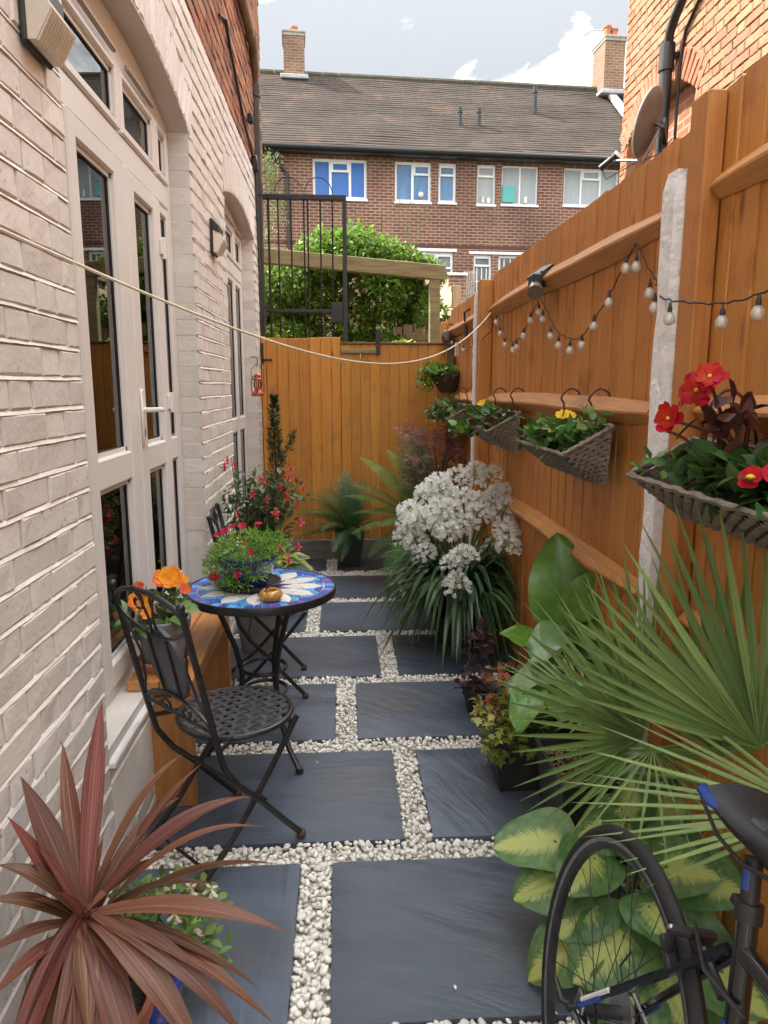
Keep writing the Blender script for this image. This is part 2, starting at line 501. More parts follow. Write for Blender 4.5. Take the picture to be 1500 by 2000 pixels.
M_upvc2 = pm('clean_white_plastic', (0.80, 0.80, 0.79), None, 0.3, 3)
M_gasket = pm('black_rubber_seal', (0.02, 0.02, 0.022), None, 0.6)
M_glass = glassm('door_glass', 1.85)
M_black = pm('black_metal', (0.012, 0.012, 0.013), (0.022, 0.021, 0.02), 0.38, 30, bump=0.15, bscale=120, bdist=0.002)
M_blackpl = pm('black_plastic', (0.014, 0.014, 0.015), (0.03, 0.03, 0.03), 0.42, 12)
M_wood = pm('orange_stained_timber', (0.48, 0.190, 0.040), (0.61, 0.262, 0.064), 0.62, 9, stretch=(14, 14, 0.45), lo=0.34, hi=0.68, bump=0.35, bscale=30, var=0.09, hue=0.006, grime=(0.31, 0.105, 0.025), gscale=6.0, glo=0.55, ghi=0.78, knots_pits=(9, 9, 2.6), bdist=0.003)
M_woodh = pm('orange_stained_rail', (0.42, 0.180, 0.05), (0.57, 0.265, 0.085), 0.6, 9, stretch=(9, 0.5, 9), bump=0.3, bscale=30, var=0.10, bdist=0.003, grime=(0.32, 0.13, 0.045), gscale=4.0, glo=0.62, ghi=0.8)
M_woodg = pm('honey_stained_timber', (0.50, 0.200, 0.028), (0.63, 0.265, 0.042), 0.6, 8, stretch=(9, 9, 0.5), bump=0.3, bscale=30, var=0.10, hue=0.005, grime=(0.33, 0.13, 0.025), gscale=5.0, glo=0.58, ghi=0.82, knots_pits=(9, 9, 2.6), bdist=0.003)
M_woodstep = pm('varnished_step_timber', (0.42, 0.17, 0.045), (0.56, 0.26, 0.085), 0.4, 7, stretch=(6, 0.6, 6), bump=0.2, bscale=30, var=0.1, bdist=0.002)
M_old = pm('weathered_green_timber', (0.19, 0.15, 0.075), (0.30, 0.25, 0.13), 0.8, 6, stretch=(0.6, 6, 6), bump=0.4, bscale=20, grime=(0.12, 0.14, 0.04), gscale=3, glo=0.5, ghi=0.75)
M_pale = pm('pale_new_timber', (0.46, 0.34, 0.20), (0.58, 0.46, 0.30), 0.7, 6, stretch=(6, 6, 0.6), bump=0.2, var=0.12)
M_sleeper = pm('grey_sleeper_timber', (0.20, 0.165, 0.14), (0.29, 0.25, 0.21), 0.85, 5, stretch=(0.4, 6, 6), bump=0.4, bscale=20)
M_conc = pm('white_painted_concrete', (0.78, 0.775, 0.76), (0.88, 0.875, 0.865), 0.75, 25, bump=1.0, bscale=45, bdist=0.008, grime=(0.45, 0.41, 0.36), gscale=9, glo=0.64, ghi=0.80)
M_terra = pm('terracotta', (0.36, 0.12, 0.055), (0.45, 0.17, 0.09), 0.75, 8, bump=0.2)
M_soil = pm('potting_soil', (0.02, 0.014, 0.010), (0.06, 0.042, 0.03), 0.95, 40, bump=1.0, bscale=80)
M_greypot = pm('grey_stone_pot', (0.17, 0.165, 0.15), (0.25, 0.24, 0.22), 0.7, 10, bump=0.2)
M_stem = pm('green_stem', (0.07, 0.13, 0.03), (0.10, 0.17, 0.05), 0.5, 8)
M_bark = pm('brown_bark', (0.07, 0.045, 0.03), (0.13, 0.09, 0.06), 0.85, 20, bump=0.6)
# ================================================================ ranking of repeated pieces by how large the camera shows them
CAM = V(cam.location); CM = cam.rotation_euler.to_matrix()
FW, RT, UP = CM @ V((0, 0, -1)), CM @ V((1, 0, 0)), CM @ V((0, 1, 0))
def shown_size(p, nrm):
    d = V(p) - CAM; z = d.dot(FW)
    if z < 0.1: return 0.0
    x, y = d.dot(RT)/z, d.dot(UP)/z
    if abs(x) > 0.56 or abs(y) > 0.74: return 0.0
    return abs(d.normalized().dot(V(nrm))) / d.length_squared

# ================================================================ ground
gm = MB()
xs = [-60, -30, -12, -6, -2, 0, 2, 6, 12, 30, 60]; ys = [-40, -10, 0, 3, 6.8, 8.0, 9.2, 10.5, 12, 14, 20, 40, 120]
def gz(y): return -0.06 if y <= 8.0 else (2.25 if y >= 12 else -0.06 + 2.31*(y-8.0)/4.0)
gv = [(x, y, gz(y)) for y in ys for x in xs]
gf = [(j*len(xs)+i, j*len(xs)+i+1, (j+1)*len(xs)+i+1, (j+1)*len(xs)+i) for j in range(len(ys)-1) for i in range(len(xs)-1)]
gm.add(gv, gf)
M_earth = pm('garden_earth', (0.05, 0.045, 0.03), (0.09, 0.10, 0.05), 0.95, 3, bump=0.8, bscale=25)
struct(obj('ground', gm, M_earth))
M_bed = pm('gravel_bed', (0.40, 0.37, 0.32), (0.62, 0.58, 0.52), 0.9, 60, bump=1.0, bscale=90, bdist=0.01)
bed = struct(obj('gravel_bed', MB().box((-0.70, -1.5, -0.055), (0.992, 6.34, -0.030)), M_bed))

# slate paving: slabs as measured joints
M_slate = pm('riven_slate', (0.055, 0.071, 0.097), (0.092, 0.113, 0.147), 0.38, 3.2, stretch=(0.55, 1.5, 1), bump=0.5, bscale=10, var=0.13, detail=9,
             grime=(0.092, 0.088, 0.082), gscale=2.6, glo=0.50, ghi=0.78, bdist=0.006, rvar=0.12)
# add riven ripples along one direction
def add_ripple(m, scale, strength, dist):
    t = m.node_tree; n = t.nodes.new; l = t.links.new
    b = t.nodes['Principled BSDF']; src = b.inputs['Normal'].links[0].from_socket
    tcn = n('ShaderNodeTexCoord'); rot = n('ShaderNodeMapping'); rot.inputs['Rotation'].default_value = (0, 0, R(28)); rot.inputs['Scale'].default_value = (0.5, 2.2, 1)
    ob = n('ShaderNodeObjectInfo'); ad = n('ShaderNodeVectorMath'); ad.operation = 'ADD'
    mu = n('ShaderNodeMath'); mu.operation = 'MULTIPLY'; mu.inputs[1].default_value = 31
    rx_ = n('ShaderNodeVectorRotate'); rx_.rotation_type = 'Z_AXIS'; mr_ = n('ShaderNodeMath'); mr_.operation = 'MULTIPLY'; mr_.inputs[1].default_value = 1.5; l(ob.outputs['Random'], mr_.inputs[0]); l(mr_.outputs[0], rx_.inputs['Angle']); l(tcn.outputs['Object'], rx_.inputs['Vector'])
    l(ob.outputs['Random'], mu.inputs[0]); l(rx_.outputs[0], ad.inputs[0]); l(mu.outputs[0], ad.inputs[1]); l(ad.outputs[0], rot.inputs[0])
    nz = n('ShaderNodeTexNoise'); nz.inputs['Scale'].default_value = scale; nz.inputs['Detail'].default_value = 8; nz.inputs['Distortion'].default_value = 1.2
    l(rot.outputs[0], nz.inputs['Vector'])
    bn = n('ShaderNodeBump'); bn.inputs['Strength'].default_value = strength; bn.inputs['Distance'].default_value = dist
    l(nz.outputs['Fac'], bn.inputs['Height']); l(src, bn.inputs['Normal']); l(bn.outputs[0], b.inputs['Normal'])
add_ripple(M_slate, 2.6, 0.36, 0.03)
add_ripple(M_slate, 21.0, 0.20, 0.006)
pav = bpy.data.objects.new('paving', None); COL.objects.link(pav); struct(pav)
rows = []
y = 2.80 - 0.71*6
SL = []
gapsx = {0: (-0.150, -0.045), 1: (0.197, 0.300), 2: (-0.048, 0.057), 3: (0.194, 0.295), 4: (-0.255, -0.158), 5: (0.426, 0.53), 6: (-0.153, -0.053)}
rowsy = {-4: (-1.33, -0.72), -3: (-0.62, -0.02), -2: (0.08, 0.68), -1: (0.79, 1.39), 0: (1.49, 2.095), 1: (2.205, 2.81), 2: (2.922, 3.517), 3: (3.615, 4.235), 4: (4.335, 4.945), 5: (5.05, 5.672), 6: (5.83, 6.27)}
for r_, (ya, yb) in rowsy.items():
    ga, gb = gapsx.get(r_, gapsx[r_ % 2])
    if r_ < 0: ga, gb = gapsx[0 if r_ % 2 == 0 else 1]
    segs = [(max(-0.69, ga-0.9), ga), (gb, min(0.985, gb+0.9))]
    if ga-0.9 > -0.55: segs.append((-0.69, ga-1.0))
    if gb+1.0 < 0.9: segs.append((gb+1.0, 0.985))
    for (xa, xb) in segs:
        if xb-xa > 0.05: SL.append((xa, xb, ya, yb))
def slab_mesh(xa, xb, ya, yb):
    mb = MB(); nx, ny = 14, 10
    top = []
    for j in range(ny+1):
        for i in range(nx+1):
            ex = 0.0048*noise.noise(V((xa*7+j*0.9, ya*5, i*3.1))) if i in (0, nx) else 0
            ey = 0.0048*noise.noise(V((ya*7+i*0.9, xa*5, j*3.1))) if j in (0, ny) else 0
            x_ = xa+(xb-xa)*i/nx+ex; y_ = ya+(yb-ya)*j/ny+ey
            z_ = 0.0022*noise.noise(V((x_*3, y_*7, 1.3)))
            if i in (0, nx) or j in (0, ny): z_ -= 0.0035
            top.append((x_, y_, z_))
    fs = [(j*(nx+1)+i, j*(nx+1)+i+1, (j+1)*(nx+1)+i+1, (j+1)*(nx+1)+i) for j in range(ny) for i in range(nx)]
    rim = [i for i in range(nx+1)] + [(j*(nx+1)+nx) for j in range(1, ny+1)] + [ny*(nx+1)+i for i in range(nx-1, -1, -1)] + [j*(nx+1) for j in range(ny-1, 0, -1)]
    vs = list(top)
    base = len(vs)
    for k in rim: vs.append((top[k][0], top[k][1], -0.028))
    m = len(rim)
    for k in range(m): fs.append((rim[k], base+k, base+(k+1) % m, rim[(k+1) % m]))
    mb.add(vs, fs)
    return mb
for q in SL: obj('slab', slab_mesh(*q), M_slate, pav, smooth=30)

# white pebbles in the joints
M_peb = pm('white_pebble', (0.75, 0.705, 0.625), (0.85, 0.82, 0.755), 0.55, 30, var=0.16, hue=0.015, bump=0.1, bscale=60)
M_peb_i = pm('white_pebble_far', (0.75, 0.705, 0.625), (0.85, 0.82, 0.755), 0.55, 30, var=0.16, hue=0.015, island=True)
import bmesh
def ico(sub):
    bm = bmesh.new(); bmesh.ops.create_icosphere(bm, subdivisions=sub, radius=1.0)
    vs = np.array([v.co[:] for v in bm.verts]); fs = np.array([[v.index for v in f.verts] for f in bm.faces]); bm.free()
    return vs, fs
IV, IF = ico(2)
IV1, IF1 = ico(1)
def blob(vs, seed):
    o_ = V((seed*3.7, seed*1.9, seed*7.3))
    return np.array([np.array(p)*(1+0.30*noise.noise(V(p)*1.1+o_)+0.08*noise.noise(V(p)*2.7+o_)) for p in vs])
PEBV = [blob(IV, k) for k in range(7)]
PEBV1 = [blob(IV1, k) for k in range(7)]
peb_me = [np_mesh('pebble', PEBV[k]*[1, 0.78, 0.62], IF, True) for k in range(7)]
for me in peb_me: me.materials.append(M_peb)
rects = []
rk = sorted(rowsy)
for a, b in zip(rk[:-1], rk[1:]): rects.append((-0.69, 0.985, rowsy[a][1], rowsy[b][0]))
for r_ in rk:
    if r_ < -1: continue
    same = sorted([(s[0], s[1]) for s in SL if abs(s[2]-rowsy[r_][0]) < 1e-6])
    for s1, s2 in zip(same[:-1], same[1:]): rects.append((s1[1], s2[0], rowsy[r_][0], rowsy[r_][1]))
    if same[-1][1] < 0.93: rects.append((same[-1][1], 0.985, rowsy[r_][0], rowsy[r_][1]))
pebs = []
for (xa, xb, ya, yb) in rects:
    if yb < 0.9: continue
    st = 0.0178
    for layer in range(2):
        ny = max(1, round((yb-ya)/st)); nx = max(1, round((xb-xa)/st))
        for j in range(ny):
            for i in range(nx):
                if random.random() < (0.05 if layer == 0 else 0.38): continue
                x_ = xa+(i+0.5+random.uniform(-.45, .45))*(xb-xa)/nx; y_ = ya+(j+0.5+random.uniform(-.45, .45))*(yb-ya)/ny
                s_ = random.choice((0.0070, 0.0085, 0.0100, 0.0115, 0.0135))*random.uniform(.9, 1.15)
                x_ = min(max(x_, xa+s_*0.8), xb-s_*0.8); y_ = min(max(y_, ya+s_*0.8), yb-s_*0.8)
                z_ = -0.026+s_*0.6 + layer*0.0128
                q = Quaternion((random.gauss(0, 1)*0.25, random.gauss(0, 1)*0.25, random.gauss(0, 1)), random.uniform(0, 6.28)) if False else Quaternion(V((random.uniform(-.35, .35), random.uniform(-.35, .35), 1)).normalized(), random.uniform(0, 6.28))
                pebs.append((shown_size((x_, y_, z_), (0, 0, 1))*s_*s_, x_, y_, z_, s_, q))
pebs.sort(key=lambda a: -a[0])
for k, (_, x_, y_, z_, s_, q) in enumerate(pebs[:300]):
    o = link('pebble', peb_me[k % 7], None, bed, world=False)
    o.location = (x_, y_, z_); o.rotation_mode = 'QUATERNION'; o.rotation_quaternion = q; o.scale = (s_, s_, s_)
def join_blobs(name, items, VV, FF, shape, mat, parent=None):
    nv = len(VV[0]); allv = np.empty((len(items)*nv, 3)); allf = np.empty((len(items)*len(FF), 3), dtype=np.int32)
    for k, (_, x_, y_, z_, s_, q) in enumerate(items):
        Mx = np.array(q.to_matrix())
        allv[k*nv:(k+1)*nv] = (VV[k % len(VV)]*shape*s_) @ Mx.T + (x_, y_, z_)
        allf[k*len(FF):(k+1)*len(FF)] = FF + k*nv
    o = link(name, np_mesh(name, allv, allf, True), mat, parent)
    o['kind'] = 'stuff'
    return o
join_blobs('pebbles', pebs[300:], PEBV1, IF1, np.array([1, .78, .62]), M_peb_i, bed)

# ================================================================ brick helper
def brick_mb(mb, Lb, Hb, Db, seed, M=None, jit=0.0016, ch=0.005):
    """a brick with a worn front face at local x=0, length along y, height along z, body to x=-Db"""
    rs = random.Random(seed)
    j = lambda s=1.0: rs.uniform(-jit, jit)*s
    a, b = Lb/2, Hb/2
    ring = [(-a, -b), (0, -b), (a, -b), (a, b), (0, b), (-a, b)]
    vs = [(-Db, u, z) for u, z in ring]
    e = [(-ch*0.9+j(0.5), u+j(), z+j()) for u, z in ring]
    sh = lambda u, z: (u*(1-ch/a), z*(1-ch/b))
    f = [(j(1.2), *sh(u+j(), z+j())) for u, z in ring]
    vs += e+f
    fs = []
    for k in range(6):
        k2 = (k+1) % 6
        fs.append((k, k2, 6+k2, 6+k)); fs.append((6+k, 6+k2, 12+k2, 12+k))
    fs += [(12, 13, 16, 17), (13, 14, 15, 16)]
    if M is not None: vs = [tuple(M @ V(p)) for p in vs]
    mb.add(vs, fs)

class Opening:
    def __init__(s, y0, y1, z0, zs, rise, ring=0.2):
        s.y0, s.y1, s.z0, s.zs, s.rise, s.ring = y0, y1, z0, zs, rise, ring
        s.yc = (y0+y1)/2; s.hw = (y1-y0)/2
    def top(s, y): return s.zs + s.rise*max(0.0, 1-((y-s.yc)/s.hw)**2)
    def blocked(s, z, ring=True):
        """y interval taken out of a course at height z"""
        t = s.ring if ring else 0.0
        if z < s.z0 or z > s.zs+s.rise+t: return None
        if z < s.zs: return (s.y0, s.y1)
        if z < s.zs+t*0.9: return (s.y0-t*0.12, s.y1+t*0.12)
        k = math.sqrt(max(0, min(1, (s.zs+s.rise+t-z)/max(s.rise, 1e-6))))
        return (s.yc-s.hw*k, s.yc+s.hw*k)

def lay(y0, y1, z0, z1, ops, course=0.075, bond='flemish', rs=random.Random(3)):
    out_ = []
    nz_ = int(round((z1-z0)/course))
    for c in range(nz_):
        za = z0+c*course; zb = za+course-0.010; zm = (za+zb)/2
        y = y0 - (0.16875 if c % 2 else 0.0) - 0.02*rs.random(); kk = 0
        while y < y1:
            Lb = 0.215 if (bond == 'stretcher' or kk % 2 == 0) else 0.1025
            if bond == 'stretcher' and kk == 0 and c % 2: Lb = 0.215
            Lb *= rs.uniform(0.985, 1.015)
            segs = [(max(y, y0), min(y+Lb, y1), 0)]
            for o in ops:
                bl = o.blocked(zm)
                if bl is None: continue
                ns = []
                for (a, b, e) in segs:
                    if b <= bl[0] or a >= bl[1]: ns.append((a, b, e)); continue
                    if a < bl[0]: ns.append((a, bl[0], 1))
                    if b > bl[1]: ns.append((bl[1], b, 1))
                segs = ns
            for (a, b, e) in segs:
                if b-a > 0.025: out_.append((a, b, za, zb, e))
            y += Lb + 0.010; kk += 1
    return out_

def wall_backing(x0, x1, y0, y1, z0, z1, ops, cols=26):
    """solid wall slab between x0 and x1 with arched openings cut out"""
    mb = MB(); ops = sorted(ops, key=lambda o: o.y0)
    y = y0
    for o in ops:
        mb.box((x0, y, z0), (x1, o.y0, z1))
        if o.z0 > z0+1e-4: mb.box((x0, o.y0, z0), (x1, o.y1, o.z0))
        n = cols
        vs = []; fs = []
        for k in range(n+1):
            yy = o.y0+(o.y1-o.y0)*k/n; zt = o.top(yy)
            vs += [(x0, yy, zt), (x1, yy, zt), (x1, yy, z1), (x0, yy, z1)]
        for k in range(n):
            a = 4*k; b = a+4
            fs += [(a, b, b+1, a+1), (a+1, b+1, b+2, a+2), (a+2, b+2, b+3, a+3), (a+3, b+3, b, a)]
        mb.add(vs, fs)
        y = o.y1
    mb.box((x0, y, z0), (x1, y1, z1))
    return mb

# ================================================================ the white-painted house on the left
XW = -0.700                     # face of the painted brickwork
OP1 = Opening(1.995, 3.615, 0.46, 2.70, 0.125, 0.21)
OP2 = Opening(4.63, 6.06, 0.46, 2.70, 0.10, 0.21)
house = thing('painted_brick_house', 'tall brick house with white painted ground floor, arched glazed doors and red brick above', 'house', (XW, 3.0, 0))
ZP = 3.25
obj('wall', wall_backing(-1.02, XW-0.0075, -1.3, 6.35, -0.05, ZP, [OP1, OP2]), M_joint, house, smooth=False)
# reveals of render over the backing's sides are the same painted wall; smooth soffits
for o_ in (OP1, OP2):
    sm_ = MB(); n = 26; vs = []; fs = []
    for k in range(n+1):
        yy = o_.y0+0.002+(o_.y1-o_.y0-0.004)*k/n; zt = o_.top(yy)
        vs += [(XW-0.112, yy, zt-0.004), (XW-0.001, yy, zt-0.004), (XW-0.001, yy, zt+0.004), (XW-0.112, yy, zt+0.004)]
    for k in range(n):
        a = 4*k; b = a+4
        fs += [(a, b, b+1, a+1), (a+1, b+1, b+2, a+2), (a+2, b+2, b+3, a+3), (a+3, b+3, b, a)]
    sm_.add(vs, fs)
    obj('soffit', sm_, M_soffit, house, smooth=True)
LOWOPS = [Opening(o.y0, o.y1, 0.10, o.zs, o.rise, o.ring) for o in (OP1, OP2)]
brs = lay(0.35, 6.35, -0.02, ZP, LOWOPS)
# the bed joints, struck proud and painted over: wavering ribbons
jm_ = MB()
for c in range(1, 44):
    zj = -0.02+c*0.075-0.005
    segs = [(0.35, 6.348)]
    for o in LOWOPS:
        bl = o.blocked(zj)
        if bl is None: continue
        ns = []
        for (a, b) in segs:
            if b <= bl[0] or a >= bl[1]: ns.append((a, b)); continue
            if a < bl[0]: ns.append((a, bl[0]-0.002))
            if b > bl[1]: ns.append((bl[1]+0.002, b))
        segs = ns
    for (a, b) in segs:
        if b-a < 0.03: continue
        st_ = 0.022 if a < 3.0 else 0.05
        n = max(2, int((b-a)/st_)); vs = []
        for k in range(n+1):
            yy = a+(b-a)*k/n
            w1 = 0.0050+0.0024*noise.noise(V((yy*9, c*3.3, 0)))+0.0012*noise.noise(V((yy*37, c*3.3, 2)))
            w2 = 0.0050+0.0024*noise.noise(V((yy*9, c*3.3, 7)))+0.0012*noise.noise(V((yy*37, c*3.3, 9)))
            dz = 0.0030*noise.noise(V((yy*2.2, c*1.7, 5))); px = 0.0026+0.0016*noise.noise(V((yy*12, c*2.1, 3)))
            px = -0.0002+0.0020*noise.noise(V((yy*7, c*2.1, 3)))+0.0012*noise.noise(V((yy*31, c*2.1, 4)))
            vs += [(XW-0.0075, yy, zj+dz+w1), (XW-0.0035, yy, zj+dz+w1*.9), (XW+px+.0012, yy, zj+dz-w2*.75), (XW-0.0075, yy, zj+dz-w2*.95)]
        fs = [(4*k+q, 4*k+q+1, 4*k+5+q, 4*k+4+q) for k in range(n) for q in range(3)]
        jm_.add(vs, fs)
obj('bed_joint', jm_, M_joint, house, kind='stuff')
cand = []
for (a, b, za, zb, e) in brs:
    pr = random.uniform(-0.0022, 0.0012)
    p = V((XW+pr, (a+b)/2, (za+zb)/2))
    cand.append((shown_size(p, (1, 0, 0))*(b-a), p, b-a+0.0035, zb-za+.001, e))
# the arch rings: bricks on end
for o_ in (OP1, OP2):
    n = int((o_.y1-o_.y0+0.06)/0.076)
    for k in range(n):
        yy = o_.y0-0.03+(o_.y1-o_.y0+0.06)*(k+0.5)/n
        t = (yy-o_.yc)/o_.hw
        sl = -o_.rise*2*t/o_.hw
        zb_ = o_.zs+o_.rise*(1-t*t)
        ang = math.atan(sl)*1.6
        p = V((XW+0.003, yy, zb_)) + V((0, -math.sin(ang), math.cos(ang)))*0.104
        cand.append((shown_size(p, (1, 0, 0))*0.2, p, 0.065, 0.205, ang))
cand.sort(key=lambda c: -c[0])
cache = {}
far = MB()
for k, (_, p, Lb, Hb, e) in enumerate(cand):
    rot = e if Hb > 0.1 else 0.0
    Db = 0.11 if (Hb < 0.1 and e == 1) else 0.018
    if k < 300:
        key = (round(Lb, 3), Hb, Db, k % 3) if abs(Lb-0.215) > 0.005 and abs(Lb-0.1025) > 0.003 else (round(Lb/0.01), Hb, Db, k % 9)
        if key not in cache:
            mb = MB(); brick_mb(mb, Lb, Hb, Db, k)
            cache[key] = make_mesh('brick', mb); cache[key].materials.append(M_paint)
        o = link('brick', cache[key], None, house, world=True)
        o.location = p; o.rotation_euler = (rot+random.uniform(-.006, .006), random.uniform(-.03, .03), random.uniform(-.014, .014))
    else:
        brick_mb(far, Lb, Hb, Db, k, Matrix.Translation(p) @ Matrix.Rotation(rot, 4, 'X'))
obj('brickwork', far, M_paint_i, house, kind='stuff')

# upper storeys of bare red-brown brick
M_redbrick_i = pm('old_red_brick', (0.17, 0.085, 0.058), (0.36, 0.135, 0.06), 0.85, 3.0, bump=0.6, bscale=60, var=0.4, hue=0.02, island=True, bdist=0.004)
M_mortar = pm('old_mortar', (0.24, 0.20, 0.16), (0.32, 0.27, 0.22), 0.95, 20, bump=0.6, bscale=60)
obj('upper_wall', MB().box((-1.02, -1.3, ZP), (XW-0.026, 7.15, 5.85)).box((-1.02, 6.35, -0.05), (XW-0.09, 7.15, ZP)), M_mortar, house)
up_ = MB()
for k, (a, b, za, zb, e) in enumerate(lay(2.6, 7.15, ZP+0.005, 5.84, [], rs=random.Random(9))):
    brick_mb(up_, b-a, zb-za, 0.02, k, Matrix.Translation((XW-0.018+random.uniform(-.003, .003), (a+b)/2, (za+zb)/2)))
for k, (a, b, za, zb, e) in enumerate(lay(6.36, 7.15, 0.0, ZP, [], rs=random.Random(9))):
    brick_mb(up_, b-a, zb-za, 0.02, k, Matrix.Translation((XW-0.082+random.uniform(-.003, .003), (a+b)/2, (za+zb)/2)))
obj('upper_brickwork', up_, M_redbrick_i, house, kind='stuff')
# the rest of the house: solid upper body, dark rooms behind the glass
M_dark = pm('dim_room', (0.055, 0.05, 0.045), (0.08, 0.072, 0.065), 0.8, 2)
obj('house_body', MB().box((-7.0, -1.3, ZP), (-1.03, 7.15, 5.85)).box((-7.0, 6.36, -0.05), (-1.03, 7.15, ZP-0.003)), M_mortar, house)
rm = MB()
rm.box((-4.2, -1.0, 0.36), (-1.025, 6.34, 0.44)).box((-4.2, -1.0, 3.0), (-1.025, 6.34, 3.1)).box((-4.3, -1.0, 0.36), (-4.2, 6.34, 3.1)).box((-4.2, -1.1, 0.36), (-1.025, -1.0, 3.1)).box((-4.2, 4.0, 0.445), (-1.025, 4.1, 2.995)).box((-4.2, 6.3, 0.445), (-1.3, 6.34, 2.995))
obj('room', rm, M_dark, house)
obj('coping', MB().box((-7.05, -1.35, 5.851), (XW+0.03, 7.2, 5.93), .01), M_sleeper, house)

# ---------------------------------------------------------------- glazed doors
def pane(p, x, ya, yb, za, zb, mat=None):
    mb = MB(); mb.box((x-0.004, ya, za), (x+0.004, yb, zb))
    obj('pane', mb, mat or M_glass, p)
def sash(mb, gk, x0, x1, y0, y1, z0, z1, fw, rails=(), fb=None, fl=None, fr=None):
    """a sash: stiles, rails, bevelled beads; returns the glass openings"""
    fb = fb or fw; fl = fl or fw; fr = fr or fw
    c = 0.007
    mb.box((x0, y0, z0), (x1, y0+fl, z1), c); mb.box((x0, y1-fr, z0), (x1, y1, z1), c)
    zz = [z0+fb] + [q for r_ in rails for q in r_] + [z1-fw]
    mb.box((x0, y0+fl-0.003, z0+0.001), (x1-0.001, y1-fr+0.003, z0+fb), c); mb.box((x0, y0+fl-0.003, z1-fw), (x1-0.001, y1-fr+0.003, z1-0.001), c)
    for (a, b) in rails: mb.box((x0, y0+fl-0.003, a), (x1-0.001, y1-fr+0.003, b), c)
    res = []
    for k in range(0, len(zz), 2):
        a, b = zz[k], zz[k+1]; ya, yb = y0+fl, y1-fr
        # sloping beads and a black seal round the glass
        for (u0, u1, v0, v1) in ((ya, ya+0.016, a, b), (yb-0.016, yb, a, b), (ya, yb, a, a+0.016), (ya, yb, b-0.016, b)):
            mb.box((x0+0.012, u0, v0), (x1-0.017, u1, v1))
        for (u0, u1, v0, v1) in ((ya+0.015, ya+0.020, a+0.015, b-0.015), (yb-0.020, yb-0.015, a+0.015, b-0.015), (ya+0.015, yb-0.015, a+0.015, a+0.020), (ya+0.015, yb-0.015, b-0.020, b-0.015)):
            gk.box((XF-0.024, u0, v0), (XF-0.009, u1, v1))
        res.append((ya+0.012, yb-0.012, a+0.012, b-0.012))
    return res
XF = XW-0.100                   # front of the door frame
